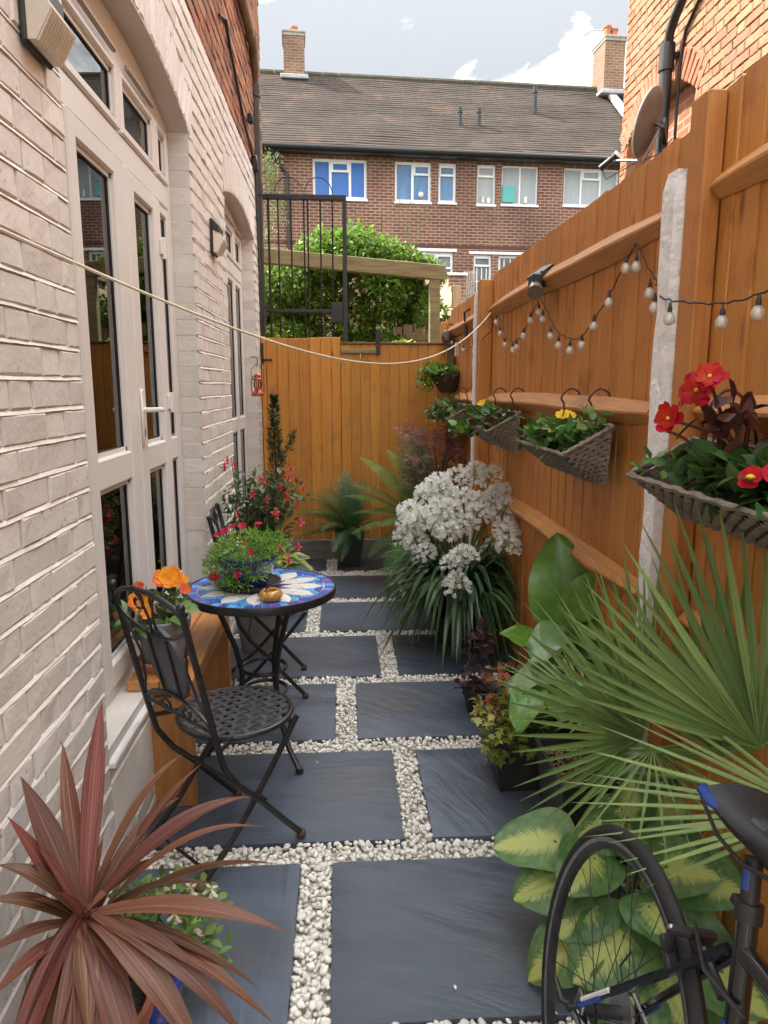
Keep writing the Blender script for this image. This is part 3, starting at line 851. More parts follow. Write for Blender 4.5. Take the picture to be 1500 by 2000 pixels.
def glazed_doors(op, leaves, lights, name, handle_at=None, midz=(1.19, 1.295), with_hinges=True):
    fr = MB()
    x0, x1 = XF-0.07, XF
    zt = 2.668
    # outer frame with an arched head
    fr.box((x0, op.y0+0.003, op.z0), (x1, op.y0+0.055, zt), 0.006); fr.box((x0, op.y1-0.055, op.z0), (x1, op.y1-0.003, zt), 0.006)
    n = 20; vs = []; fs = []
    for k in range(n+1):
        yy = op.y0+0.003+(op.y1-op.y0-0.006)*k/n; za = op.top(yy)-0.0055
        vs += [(x0, yy, zt), (x1-0.001, yy, zt), (x1-0.001, yy, max(za, zt+.01)), (x0, yy, max(za, zt+.01))]
    for k in range(n):
        a = 4*k; b = a+4
        fs += [(a, b, b+1, a+1), (a+1, b+1, b+2, a+2), (a+2, b+2, b+3, a+3), (a+3, b+3, b, a)]
    fr.add(vs, fs)
    fr.box((x0, op.y0+0.056, 2.335), (x1+0.002, op.y1-0.056, 2.435), 0.006)            # transom bar
    for yy in [l_[1] for l_ in lights[:-1]]: fr.box((x0, yy-0.02, 2.436), (x1-0.002, yy+0.02, zt-0.001), 0.005)
    fr.box((x0, op.y0+0.056, op.z0), (x1-0.004, op.y1-0.056, op.z0+0.05), 0.005)
    root = obj(name, fr, M_upvc, house, smooth=30)
    # sill below the doors
    obj('sill', MB().box((XF-0.08, op.y0+0.004, op.z0-0.10), (XW-0.025, op.y1-0.004, op.z0-0.004), 0.01).box((XW-0.03, op.y0+0.005, op.z0-0.06), (XW+0.012, op.y1-0.005, op.z0-0.035), 0.006), M_upvc2, root)
    gk = MB(); tv = MB()
    for (a, b) in lights:
        mb = MB()
        g = sash(mb, gk, XF-0.055, XF+0.012, a+0.012, b-0.012, 2.437, 2.665, 0.032)
        obj('transom_window', mb, M_upvc, root, smooth=30)
        for q in g: pane(root, XF-0.018, *q)
        if b-a > 0.3: tv.box((XF+0.012, a+0.07, 2.672), (XF+0.030, b-0.07, 2.694), 0.005)
    obj('trickle_vent', tv, pm('taupe_plastic', (0.33, 0.27, 0.22), None, 0.5, 3), root)
    for (a, b, kind) in leaves:
        mb = MB()
        g = sash(mb, gk, XF-0.058, XF+(0.014 if kind == 'leaf' else 0.002), a+0.002, b-0.002, op.z0+0.052, 2.333, 0.072 if kind == 'leaf' else 0.045, [midz], 0.085, 0.105 if (kind == 'leaf' and a > 2.5) else None, (0.105 if a > 2.5 else 0.12) if kind == 'leaf' else None)
        obj('door_leaf' if kind == 'leaf' else 'side_light', mb, M_upvc, root, smooth=30)
        for q in g: pane(root, XF-0.018, *q)
    obj('glazing_seal', gk, M_gasket, root)
    if handle_at:
        hb = MB()
        hb.box((XF+0.014, handle_at-0.016, 1.30), (XF+0.024, handle_at+0.016, 1.52), 0.006)
        hb.tube([(XF+0.024, handle_at, 1.44), (XF+0.062, handle_at, 1.44), (XF+0.066, handle_at+0.02, 1.44), (XF+0.066, handle_at+0.12, 1.437)], 0.0095, 8)
        obj('handle', hb, pm('satin_white_metal', (0.75, 0.74, 0.72), None, 0.3, 4), root, smooth=True)
        obj('keyhole', MB().box((XF+0.0245, handle_at-0.004, 1.335), (XF+0.0255, handle_at+0.004, 1.365)), M_gasket, root)
    if with_hinges:
        for zz in (2.13, 1.46, 0.62):
            hg = MB()
            yy = [l_ for l_ in leaves if l_[2] == 'leaf'][-1][1]
            hg.tube([(XF+0.020, yy, zz-0.045), (XF+0.020, yy, zz+0.045)], 0.013, 8)
            hg.box((XF+0.013, yy-0.045, zz-0.032), (XF+0.024, yy-0.008, zz+0.032), 0.003).box((XF+0.003, yy+0.006, zz-0.032), (XF+0.022, yy+0.036, zz+0.032), 0.003)
            obj('hinge', hg, M_upvc, root, smooth=30)
    return root
glazed_doors(OP1, [(2.052, 2.258, 'side'), (2.262, 2.825, 'leaf'), (2.832, 3.335, 'leaf'), (3.34, 3.558, 'side')], [(2.052, 2.26), (2.26, 2.83), (2.83, 3.335), (3.335, 3.558)], 'french_doors', 2.862)
glazed_doors(OP2, [(4.69, 5.10, 'side'), (5.105, 5.60, 'side'), (5.605, 6.0, 'side')], [(4.69, 5.10), (5.10, 5.60), (5.60, 6.0)], 'garden_window', None, with_hinges=False)
# rendered plinth under the doors
for o_ in (OP1, OP2): obj('plinth', MB().box((XW-0.10, o_.y0+0.002, 0.105), (XW-0.001, o_.y1-0.002, 0.355)), M_render, house)

# pipes and cable on the house
dp = MB()
dp.tube([(-0.716, 6.56, -0.05), (-0.716, 6.56, 3.98)], 0.046, 14)
for zz in (0.4, 2.15, 3.2, 3.98): dp.tube([(-0.716, 6.56, zz-0.05), (-0.716, 6.56, zz+0.05)], 0.055, 14)
for zz in (1.2, 2.6, 3.7): dp.box((-0.80, 6.53, zz-0.02), (-0.70, 6.59, zz+0.02))
obj('drainpipe', dp, M_black, house, smooth=True)
wp = MB(); wp.tube([(-0.716, 6.56, 4.02), (-0.69, 6.45, 4.12), (-0.675, 6.2, 4.19), (-0.675, 3.6, 4.27)], 0.036, 12)
for yy in (6.1, 5.2, 4.3): wp.tube([(-0.675, yy-0.03, 4.195+(6.2-yy)*0.031), (-0.675, yy+0.03, 4.195+(6.2-yy)*0.031)], 0.043, 12)
obj('waste_pipe', wp, pm('rusty_grey_pipe', (0.16, 0.10, 0.075), (0.25, 0.17, 0.13), 0.6, 8), house, smooth=True)
cb_ = MB(); cb_.tube([(-0.712, 4.75, 3.72), (-0.706, 4.98, 3.80), (-0.706, 5.15, 3.70), (-0.704, 5.75, 3.45), (-0.69, 6.25, 3.32), (-0.685, 6.31, 2.4)], 0.010, 6)
cb_.box((-0.712, 6.0, 3.55), (-0.67, 6.06, 3.62), 0.008).box((-0.712, 6.15, 3.25), (-0.66, 6.25, 3.36), 0.01)
obj('cable', cb_, M_black, house, smooth=True)

# wall lights
M_diff = pm('ribbed_opal_plastic', (0.60, 0.53, 0.44), (0.70, 0.63, 0.54), 0.35, 5)
def wall_light(y, z, label):
    t = thing('wall_light', label, 'wall light', (XW, y, z), 0, 'wedge wall lights on the painted wall')
    X0 = XW+0.001
    obj('back_plate', MB().box((X0, y-0.076, z-0.078), (X0+0.016, y+0.076, z+0.105), 0.006), M_blackpl, t)
    obj('cap', MB().prism([(X0+0.016, z+0.10), (X0+0.016, z+0.045), (X0+0.047, z+0.028), (X0+0.047, z+0.062)], 1, y-0.075, y+0.075), M_blackpl, t)
    d = MB()
    d.prism([(X0+0.016, z+0.044), (X0+0.016, z-0.070), (X0+0.034, z-0.070), (X0+0.072, z-0.004), (X0+0.052, z+0.027)], 1, y-0.071, y+0.071)
    for k in range(11):
        yy = y-0.064+k*0.0128
        d.beam((X0+0.036, yy, z-0.071), (X0+0.071, yy, z-0.007), 0.008, 0.005, up=(1, 0, 0.9))
    obj('diffuser', d, M_diff, t)
    return t
wall_light(1.835, 2.355, 'black-backed wedge wall light with ribbed diffuser beside the near arched doors')
wall_light(4.13, 2.315, 'smaller looking wedge wall light between the two arched openings')
# ================================================================ yellow and red brick house on the right
XR = 2.9
rh = thing('yellow_brick_house', 'warm yellow and red brick house wall rising behind the orange fence, with arched window', 'house', (XR, 4.0, 0))
OPR = Opening(6.15, 7.56, 2.9, 3.93, 0.26, 0.24)
yb = lay(1.5, 7.72, 2.4, 5.88, [OPR], rs=random.Random(5))
M_yel = pm('yellow_stock_brick', (0.30, 0.155, 0.082), (0.38, 0.210, 0.116), 0.85, 5, bump=0.6, bscale=60, var=0.13, hue=0.012, bdist=0.004, grime=(0.36, 0.155, 0.08), gscale=2.6, glo=0.52, ghi=0.68)
M_yel_i = pm('yellow_stock_brick_far', (0.30, 0.155, 0.082), (0.38, 0.210, 0.116), 0.85, 5, bump=0.6, bscale=60, var=0.13, hue=0.012, island=True, bdist=0.004, grime=(0.36, 0.155, 0.08), gscale=2.6, glo=0.52, ghi=0.68)
M_red = pm('red_rubbed_brick', (0.33, 0.125, 0.068), (0.42, 0.17, 0.09), 0.85, 8, bump=0.5, bscale=60, var=0.15, bdist=0.004)
M_mort2 = pm('sandy_mortar', (0.25, 0.165, 0.105), (0.33, 0.225, 0.145), 0.95, 20, bump=0.5, bscale=60)
obj('wall', wall_backing(XR+0.0085, XR+0.33, -2.0, 7.715, -0.05, 5.9, [OPR]), M_mort2, rh)
obj('house_body', MB().box((XR+0.33, -2.0, 0), (9.0, 7.71, 5.9)), M_mort2, rh)
obj('gable_brickwork', MB().box((XR+0.01, 7.716, 0), (9.0, 7.74, 5.9)), brick_tex('gable_brick', (0.40, 0.15, 0.08), (0.5, 0.22, 0.11), (0.34, 0.26, 0.18), 0.225, 0.075), rh)
FLIP = Matrix.Rotation(math.pi, 4, 'Z')
cand = []
for (a, b, za, zb, e) in yb:
    p = V((XR+random.uniform(-.002, .002), (a+b)/2, (za+zb)/2))
    redd = (a > 6.95 and zb < 4.3) or a > 7.45
    cand.append((shown_size(p, (1, 0, 0))*(b-a), p, b-a, zb-za, e, redd, 0.0))
n = 22
for k in range(n):
    yy = OPR.y0-0.05+(OPR.y1-OPR.y0+0.10)*(k+0.5)/n; t = (yy-OPR.yc)/OPR.hw
    ang = math.atan(-OPR.rise*2*t/OPR.hw)*1.3
    p = V((XR-0.003, yy, OPR.zs+OPR.rise*(1-t*t)))+V((0, -math.sin(ang), math.cos(ang)))*0.122
    cand.append((shown_size(p, (1, 0, 0))*0.2, p, 0.064, 0.235, 0, True, ang))
cand.sort(key=lambda c: -c[0])
cache = {}; fy = MB(); fr_ = MB()
for k, (_, p, Lb, Hb, e, redd, ang) in enumerate(cand):
    Db = 0.11 if e else 0.02
    if k < 300:
        key = (round(Lb, 2), Hb, Db, k % 8, redd)
        if key not in cache:
            mb = MB(); brick_mb(mb, Lb, Hb, Db, k, FLIP, jit=0.0022, ch=0.006)
            cache[key] = make_mesh('brick', mb); cache[key].materials.append(M_red if redd else M_yel)
        o = link('brick', cache[key], None, rh); o.location = p; o.rotation_euler = (ang, 0, 0)
    else:
        brick_mb(fr_ if redd else fy, Lb, Hb, Db, k, Matrix.Translation(p) @ Matrix.Rotation(ang, 4, 'X') @ FLIP, jit=0.0022, ch=0.006)
obj('brickwork', fy, M_yel_i, rh, kind='stuff')
if fr_.v: obj('red_brickwork', fr_, pm('red_rubbed_brick_far', (0.36, 0.115, 0.055), (0.46, 0.17, 0.08), 0.85, 8, bump=0.5, bscale=60, var=0.15, island=True), rh, kind='stuff')
# recessed sash window with red brick jambs
rj = MB(); c_ = 0
for z_ in np.arange(2.9, 3.9, 0.075):
    for yy, sg in ((OPR.y1-0.004, -1), (OPR.y0+0.004, 1)):
        for q in range(2 if c_ % 2 else 3):
            xa = XR+0.115+q*0.075; rj.box((xa, min(yy, yy+sg*0.006), z_), (xa+0.068, max(yy, yy+sg*0.006), z_+0.065), 0.003)
    c_ += 1
obj('window_jamb', rj, M_red, rh)
obj('recess_brickwork', MB().box((XR+0.20, OPR.y0+0.008, 2.0), (XR+0.32, OPR.y1-0.008, 4.17)), brick_tex('recess_brick', (0.34, 0.11, 0.055), (0.46, 0.17, 0.085), (0.38, 0.27, 0.18), 0.225, 0.075, plane='yz'), rh)
# soil pipe
sp_ = MB()
sp_.tube([(2.80, 6.50, 0.0), (2.80, 6.50, 4.20)], 0.052, 14)
sp_.tube([(2.80, 6.50, 4.19), (2.80, 6.50, 4.40)], 0.066, 14)
sp_.tube([(2.80, 6.50, 4.36), (2.80, 6.47, 4.48), (2.80, 6.38, 4.57), (2.80, 6.10, 4.74), (2.80, 5.6, 5.04), (2.80, 5.0, 5.38)], 0.040, 12)
sp_.box((2.80, 6.46, 4.30), (2.9, 6.54, 4.33)).box((2.80, 6.46, 3.5), (2.9, 6.54, 3.53)).box((2.80, 5.68, 4.96), (2.9, 5.72, 5.0))
obj('soil_pipe', sp_, M_black, rh, smooth=True)
sp2 = MB(); sp2.tube([(2.885, 6.43, 2.6), (2.885, 6.43, 4.2), (2.885, 6.36, 4.45), (2.885, 5.5, 5.0)], 0.012, 6)
obj('cable', sp2, M_blackpl, rh, smooth=True)

# satellite dish
ds = thing('satellite_dish', 'grey satellite dish seen from behind on the right-hand brick house above the fence', 'satellite dish', (2.66, 6.45, 3.62))
ctr = V((2.61, 6.22, 3.675)); ax = V((-0.74, 0.58, 0.30)).normalized()   # dish looks towards -x
qd = ax.to_track_quat('Z', 'Y').to_matrix().to_4x4(); Md = Matrix.Translation(ctr) @ qd
prof = [(0.0005, 0.0), (0.08, 0.005), (0.16, 0.022), (0.22, 0.042), (0.262, 0.060), (0.270, 0.060), (0.266, 0.052), (0.22, 0.032), (0.16, 0.012), (0.08, -0.005), (0.0005, -0.010)]
M_dish = pm('grey_painted_steel', (0.105, 0.095, 0.085), (0.155, 0.14, 0.125), 0.5, 5, grime=(0.09, 0.06, 0.04), gscale=6, glo=0.6, ghi=0.8)
obj('reflector', MB().lathe(prof, 40, (0, 0, 0), Md), M_dish, ds, smooth=True)
rimt = MB(); rimt.tube([Md @ V((0.268*math.cos(a), 0.268*math.sin(a), 0.060)) for a in np.linspace(0, 2*math.pi, 48, endpoint=False)], 0.007, 6, closed=True)
obj('rim', rimt, pm('pale_grey_steel', (0.42, 0.41, 0.39), None, 0.45, 6), ds, smooth=True)
mk = MB(); back = Md @ V((0, 0, -0.01))
mk.tube([back, back-ax*0.06, (2.80, 6.44, 3.60)], 0.022, 8); mk.tube([(2.80, 6.44, 3.45), (2.80, 6.44, 3.80)], 0.022, 8); mk.tube([(2.80, 6.44, 3.50), (2.895, 6.44, 3.50)], 0.02, 8)
mk.box((2.885, 6.36, 3.40), (2.899, 6.52, 3.60))
obj('bracket', mk, M_blackpl, ds, smooth=True)
arm = MB(); a0 = Md @ V((0, -0.25, 0.03)); foc = V((2.36, 6.52, 3.475))
a0 = ctr+V((-.06, .05, -.27))
arm.tube([Md @ V((0, -.05, -.02)) - ax*.03, a0, foc], 0.012, 8)
obj('feed_arm', arm, pm('steel_arm', (0.4, 0.4, 0.4), None, 0.35, 3, metal=0.8), ds, smooth=True)
lnb = MB(); fa = (ctr-foc).normalized()
lnb.tube([foc-fa*0.10, foc+fa*0.02], 0.030, 10); lnb.tube([foc+fa*0.015, foc+fa*0.075], [0.026, 0.034], 12)
obj('receiver', lnb, M_blackpl, ds, smooth=True)
obj('receiver_cap', MB().tube([foc+fa*0.075, foc+fa*0.084], 0.034, 12), M_upvc2, ds)
cbx = MB(); cbx.tube([foc-fa*0.09, foc-fa*0.10+V((0.05, 0, -0.09)), (2.5, 6.35, 3.40), (2.75, 6.4, 3.5), (2.84, 6.38, 3.62)], 0.005, 5)
obj('cable', cbx, M_blackpl, ds, smooth=True)

# ================================================================ the brown brick terrace beyond
AF = R(3.7)
FM = Matrix.Translation((0, 19.3, 0)) @ Matrix.Rotation(AF, 4, 'Z')        # local x along the front, y away, z up
th_ = thing('brown_brick_terrace', 'long brown brick terrace with tiled roof, white windows and chimneys across the back', 'house', (0, 0, 0))
def fobj(name, mb, m, parent, smooth=False, kind=None):
    mb.v = [tuple(FM @ V(p)) for p in mb.v]
    return obj(name, mb, m, parent, smooth, kind=kind)
M_bt = brick_tex('brown_brick', (0.145, 0.056, 0.040), (0.225, 0.090, 0.060), (0.35, 0.265, 0.195), 0.225, 0.075, 0.011)
M_bt2 = brick_tex('chimney_brick', (0.20, 0.10, 0.06), (0.30, 0.15, 0.085), (0.30, 0.24, 0.18), 0.225, 0.075, 0.011)
EZ = 7.36
WINS = [(-0.69, 0.69, 6.26, 7.215), (1.41, 2.36, 6.24, 7.215), (2.55, 3.02, 6.25, 7.215), (3.57, 4.07, 6.23, 7.215), (4.23, 5.22, 6.25, 7.215), (5.92, 7.45, 6.28, 7.215),
        (2.05, 2.98, 3.95, 5.02), (3.52, 4.02, 3.7, 4.98), (4.20, 4.90, 3.4, 4.98)]
# front wall as cells round the window openings
ux = sorted({-7.0, 13.0} | {q for w_ in WINS for q in (w_[0], w_[1])}); uz = sorted({2.0, EZ} | {q for w_ in WINS for q in (w_[2], w_[3])})
fwm = MB()
for i in range(len(ux)-1):
    for k in range(len(uz)-1):
        cxm, czm = (ux[i]+ux[i+1])/2, (uz[k]+uz[k+1])/2
        if any(a < cxm < b and c < czm < d for a, b, c, d in WINS): continue
        fwm.add([(ux[i], 0, uz[k]), (ux[i+1], 0, uz[k]), (ux[i+1], 0, uz[k+1]), (ux[i], 0, uz[k+1])], [(0, 1, 2, 3)])
for a, b, c, d in WINS:
    fwm.add([(a, 0, c), (b, 0, c), (b, 0, d), (a, 0, d), (a, .22, c), (b, .22, c), (b, .22, d), (a, .22, d)], [(0, 4, 5, 1), (1, 5, 6, 2), (2, 6, 7, 3), (3, 7, 4, 0)])
fobj('front_wall', fwm, M_bt, th_)
fobj('end_wall', MB().box((-7.0, 0.3, 2.0), (-6.8, 8.0, EZ)).box((12.8, 0.3, 2.0), (13.0, 8.0, EZ)).box((-6.8, 7.8, 2.0), (12.8, 8.0, EZ)), M_bt, th_)
fobj('brick_band', MB().box((-6.9, -0.012, 5.12), (12.9, -0.001, 5.19)), pm('dark_band', (0.10, 0.045, 0.035), None, 0.9, 4), th_)
M_tile = pm('brown_roof_tiles', (0.032, 0.022, 0.015), (0.054, 0.038, 0.026), 0.9, 1.2, var=0.0, grime=(0.088, 0.046, 0.031), gscale=1.6, glo=0.56, ghi=0.72, bump=0.7, bscale=18, bdist=0.02)
# roof: stepped courses of plain tiles
RP, RZ0, RZ1 = 3.25, EZ+0.02, 10.38
rf = MB(); nC = 34
for k in range(nC):
    t0, t1 = k/nC, (k+1)/nC
    y0_, y1_ = -0.28+(RP+0.28)*t0, -0.28+(RP+0.28)*t1
    z0_, z1_ = RZ0+(RZ1-RZ0)*t0, RZ0+(RZ1-RZ0)*t1
    nX = 48
    vs = []; fs = []
    for i in range(nX+1):
        u = -7.2+20.4*i/nX; jz = 0.010*noise.noise(V((u*2.3, k*1.7, 0)))+0.03*noise.noise(V((u*0.4, k*0.12, 4)))
        vs += [(u, y0_-0.012, z0_+0.012+jz), (u, y0_, z0_+0.040+jz), (u, y1_+0.015, z1_+0.026+jz)]
    for i in range(nX):
        a = 3*i; b = a+3
        fs += [(a, b, b+1, a+1), (a+1, b+1, b+2, a+2)]
    rf.add(vs, fs)
rf.add([(-7.2, RP, RZ1-0.02), (13.2, RP, RZ1-0.02), (13.2, 2*RP+0.3, EZ), (-7.2, 2*RP+0.3, EZ), (-7.2, -.28, RZ0), (13.2, -.28, RZ0)], [(0, 1, 2, 3), (4, 5, 1, 0)])
rt_ = fobj('roof', rf, M_tile, th_)
rg = MB()
for i in range(44): rg.tube([(-7.2+20.4*i/44, RP, RZ1+0.035), (-7.2+20.4*(i+0.97)/44, RP, RZ1+0.030)], 0.085, 8)
fobj('ridge', rg, pm('ridge_tiles', (0.065, 0.06, 0.042), (0.10, 0.09, 0.065), 0.9, 3, var=0.2), rt_)
fobj('gutter', MB().tube([(-7.2, -0.36, EZ+0.0), (13.2, -0.36, EZ+0.0)], 0.062, 10).box((-7.1, -0.30, EZ-0.09), (13.1, -0.02, EZ-0.02)), M_black, th_)
fobj('downpipe', MB().tube([(-1.72, -0.34, EZ-0.05), (-1.55, -0.10, EZ-0.35), (-1.33, -0.06, EZ-0.55), (-1.33, -0.06, 2.2)], 0.04, 8), M_black, th_)
fobj('wall_pipe', MB().tube([(5.95, -0.05, 5.6), (5.95, -0.05, 5.12), (6.4, -0.05, 5.1)], 0.03, 8), M_black, th_)
fobj('lintel', MB().box((2.0, -0.02, 5.025), (3.06, 0.1, 5.10)).box((3.40, -0.02, 4.985), (5.0, 0.1, 5.05)), M_upvc2, th_)
# verge of the next house
fobj('verge', MB().beam((8.30, 3.2, RZ1+0.10), (8.30, -0.3, EZ+0.16), 0.22, 0.10), pm('pale_lead', (0.45, 0.44, 0.42), (0.58, 0.57, 0.55), 0.7, 4), rt_)
# chimneys
def chimney(u0, u1, y0, y1, z0, z1, pots, lbl):
    mb = MB(); mb.box((u0, y0, z0), (u1, y1, z1))
    ch_ = fobj('chimney', mb, M_bt2, th_)
    fobj('chimney_cap', MB().box((u0-.04, y0-.04, z1+.001), (u1+.04, y1+.04, z1+.07), .01).box((u0-.02, y0-.02, z1-.075), (u1+.02, y1+.02, z1-.002)), pm('cap_concrete', (0.30, 0.27, 0.23), (0.4, 0.36, 0.31), 0.9, 5), ch_)
    fobj('flashing', MB().box((u0-.10, y0-.12, z0-0.02), (u1+.10, y1+.06, z0+.10), .02), pm('lead_flashing', (0.34, 0.35, 0.37), (0.45, 0.46, 0.48), 0.6, 4), ch_)
    for (pu, h) in pots:
        pb = MB().lathe([(0.115, 0), (0.12, .05), (0.10, .07), (0.095, h-.08), (0.12, h-.07), (0.12, h-.02), (0.10, h), (0.075, h), (0.075, h-.1)], 16, (pu, (y0+y1)/2, z1+.07))
        fobj('chimney_pot', pb, M_terra, ch_, smooth=True)
    return ch_
chimney(-1.37, -0.78, RP-0.30, RP+0.55, 10.16, 11.36, [(-1.06, .27)], 0)
chimney(8.02, 8.64, RP-0.55, RP+0.35, 10.1, 11.62, [(8.25, .45), (8.46, .38)], 1)
fobj('aerial', MB().tube([(8.5, RP, 11.6), (8.5, RP, 12.12)], .012, 6).tube([(7.7, RP, 12.05), (8.65, RP, 12.05)], .012, 6), pm('aerial_alloy', (.4, .4, .4), None, .4, 3, metal=.7), th_)
for (u, y_, z_, h, r_) in ((3.30, 0.95, 8.28, .60, .055), (3.82, 0.95, 8.30, .60, .055), (5.62, 1.75, 9.02, .78, .062)):
    vb = MB().tube([(u, y_, z_-.15), (u, y_, z_+h)], r_, 10).tube([(u, y_, z_+h*.8), (u, y_, z_+h*.86)], r_*1.25, 10)
    fobj('roof_vent', vb, M_blackpl, rt_, smooth=True)
    fobj('vent_flashing', MB().box((u-.15, y_-.16, z_-.10), (u+.15, y_+.1, z_-.02), .01), pm('lead_soaker', (.30, .30, .31), None, .6, 4), rt_)
# windows
M_wglass = pm('far_window_glass', (0.055, 0.065, 0.075), (0.12, 0.135, 0.15), 0.06, 2.0, coords='Generated')
M_blue = pm('blue_blind', (0.035, 0.13, 0.42), (0.05, 0.18, 0.52), 0.5, 6, stretch=(12, 1, .4), coords='Generated')
M_net = pm('grey_net_curtain', (0.32, 0.36, 0.38), (0.42, 0.46, 0.47), 0.6, 5, stretch=(14, 1, .3), coords='Generated')
M_bluegl = pm('blue_backed_glass', (0.10, 0.20, 0.36), (0.16, 0.28, 0.46), 0.10, 1.5, coords='Generated')
def far_window(a, b, c, d, lights, sill=True, f=0.065):
    """lights: list of (u0, u1, z split or None, material)"""
    fm = MB(); yv = 0.07
    fm.box((a, yv, c), (a+f, yv+.07, d)).box((b-f, yv, c), (b, yv+.07, d)).box((a+f, yv, d-f), (b-f, yv+.07, d)).box((a+f, yv, c), (b-f, yv+.07, c+f))
    for (u0, u1, zs, m_) in lights[:-1]: fm.box((u1-f/2, yv+.002, c+f), (u1+f/2, yv+.068, d-f))
    wn_ = fobj('window', fm, M_upvc2, th_)
    for (u0, u1, zs, m_) in lights:
        ua, ub = u0+f/2, u1-f/2
        if zs is not None:
            sb = MB()
            sb.box((ua, yv-.015, zs-.02), (ub, yv+.06, zs+.03))
            sb.box((ua, yv-.018, zs+.03), (ua+.04, yv+.05, d-f-.001)).box((ub-.04, yv-.018, zs+.03), (ub, yv+.05, d-f-.001)).box((ua+.04, yv-.018, d-f-.045), (ub-.04, yv+.05, d-f-.001))
            fobj('top_light', sb, M_upvc2, wn_)
        fobj('pane', MB().box((ua, yv+.036, c+f*.5), (ub, yv+.044, d-f*.5)), m_, wn_)
    if sill: fobj('sill', MB().box((a-.02, -.04, c-.055), (b+.02, yv+.01, c-.002)), M_upvc2, wn_)
    return wn_
far_window(*WINS[0], [(-.69, -.24, None, M_blue), (-.24, .26, 6.93, M_blue), (.26, .69, None, M_blue)])
far_window(*WINS[1], [(1.41, 1.88, None, M_bluegl), (1.88, 2.36, 6.92, M_bluegl)])
far_window(*WINS[2], [(2.55, 3.02, 6.92, M_bluegl)])
far_window(*WINS[3], [(3.57, 4.07, 6.93, M_net)], f=.04)
far_window(*WINS[4], [(4.23, 4.74, None, M_net), (4.74, 5.22, None, M_net)], f=.04)
far_window(*WINS[5], [(5.92, 6.42, None, M_net), (6.42, 6.95, 6.95, M_net), (6.95, 7.45, None, M_net)], f=.045)
far_window(*WINS[6], [(2.05, 2.5, None, M_wglass), (2.5, 2.98, 4.62, M_wglass)])
w7 = far_window(*WINS[7], [(3.52, 4.02, 4.70, M_wglass)], f=.05)
w8 = far_window(*WINS[8], [(4.20, 4.90, None, M_wglass)], f=.07)
gb = MB()
for u in (3.64, 3.77, 3.90): gb.box((u-.012, .085, 3.75), (u+.012, .12, 4.66))
for z_ in (4.0, 4.3): gb.box((3.58, .086, z_-.012), (3.96, .119, z_+.012))
fobj('glazing_bar', gb, M_upvc2, w7)
gb = MB()
for u in (4.38, 4.55, 4.72): gb.box((u-.012, .085, 3.5), (u+.012, .12, 4.9))
for z_ in (3.9, 4.25, 4.6): gb.box((4.27, .086, z_-.012), (4.83, .119, z_+.012))
fobj('glazing_bar', gb, M_upvc2, w8)
# ornaments on the sills
fobj('ornament', MB().sphere((2.10, .05, 6.43), .075, 10, 7), M_upvc2, th_, smooth=True)
fobj('ornament', MB().box((4.27, .03, 6.31), (4.60, .06, 6.72), .005), pm('turquoise_board', (.10, .42, .40), None, .5, 3), th_)
fobj('ornament', MB().lathe([(.03, 0), (.05, .04), (.02, .1), (.04, .16)], 8, (3.75, .04, 6.27)).lathe([(.04, 0), (.05, .1), (.03, .13)], 8, (3.9, .04, 6.27)).lathe([(.04, 0), (.045, .1), (.03, .16)], 8, (4.9, .04, 6.3)), M_upvc2, th_, smooth=True)

# ================================================================ things between the gate and the terrace
ig = thing('iron_security_gate', 'black iron bar gate standing tall behind the timber gate', 'gate', (-0.3, 6.9, 0))
igb = MB(); YI = 6.90
igb.box((-0.80, YI-.02, 3.205), (0.055, YI+.02, 3.25), .003).box((0.018, YI-.021, -.05), (0.058, YI+.021, 3.204), .003).box((-0.80, YI-.016, 2.21), (0.017, YI+.016, 2.24), .002)
obj('frame', igb, M_black, ig)
for x_ in (-0.655, -0.567, -0.450, -0.332, -0.297, -0.182, -0.073):
    obj('bar', MB().tube([(x_, YI, -.05), (x_, YI, 3.204)], 0.0085 if x_ != -0.655 else 0.012, 6), M_black, ig)
obj('lock_box', MB().box((-0.095, YI-.035, 2.12), (0.015, YI+.03, 2.30), .004), M_black, ig)
sc_ = MB()
for s_ in (0, 1):
    pts = [(-0.47+0.27*s_+0.13*math.cos(a)*(1 if s_ else -1), YI, 3.25+0.15*math.sin(a)) for a in np.linspace(0.0, 3.0, 14)]
    sc_.tube(pts, .005, 5)
obj('scroll', sc_, M_black, ig)

pg = thing('timber_pergola', 'weathered greenish timber pergola beam and post in front of the leafy shrub', 'pergola', (1.03, 8.0, 0))
obj('beam', MB().beam((-1.6, 8.0, 2.965), (1.13, 8.02, 2.745), .10, .155, .006), M_old, pg)
obj('post', MB().box((0.965, 7.97, -.06), (1.075, 8.07, 2.675), .006), M_old, pg)
obj('beam', MB().beam((1.02, 8.03, 2.72), (1.02, 11.2, 2.9), .09, .14, .006), M_old, pg)
obj('post', MB().box((-1.55, 7.97, -.06), (-1.44, 8.07, 2.87), .006), M_old, pg)
obj('short_post', MB().box((1.10, 7.75, -.06), (1.18, 7.83, 2.20), .006), M_old, pg)

# neighbour's pale fence stepping up beyond
nf = thing('pale_garden_fence', 'pale new board fence sloping away behind the timber gate', 'fence', (1.0, 8.5, 0))
for k in range(9):
    x_ = 0.66+0.125*k; y_ = 9.3-0.09*k
    obj('board', MB().box((x_, y_, 0.2), (x_+.115, y_+.02, 2.28+0.02*k)), M_pale, nf)
for k in range(10):
    y_ = 8.35+.42*k; obj('board', MB().box((1.42+.02*k, y_, -.06), (1.44+.02*k, y_+.405, 2.45+0.11*k)), M_pale, nf)
obj('rail', MB().beam((0.62, 9.24, 2.12), (1.42, 8.72, 2.15), .05, .07), M_pale, nf)
obj('post', MB().box((1.22, 8.0, -.06), (1.31, 8.09, 2.62), .004), M_pale, nf)
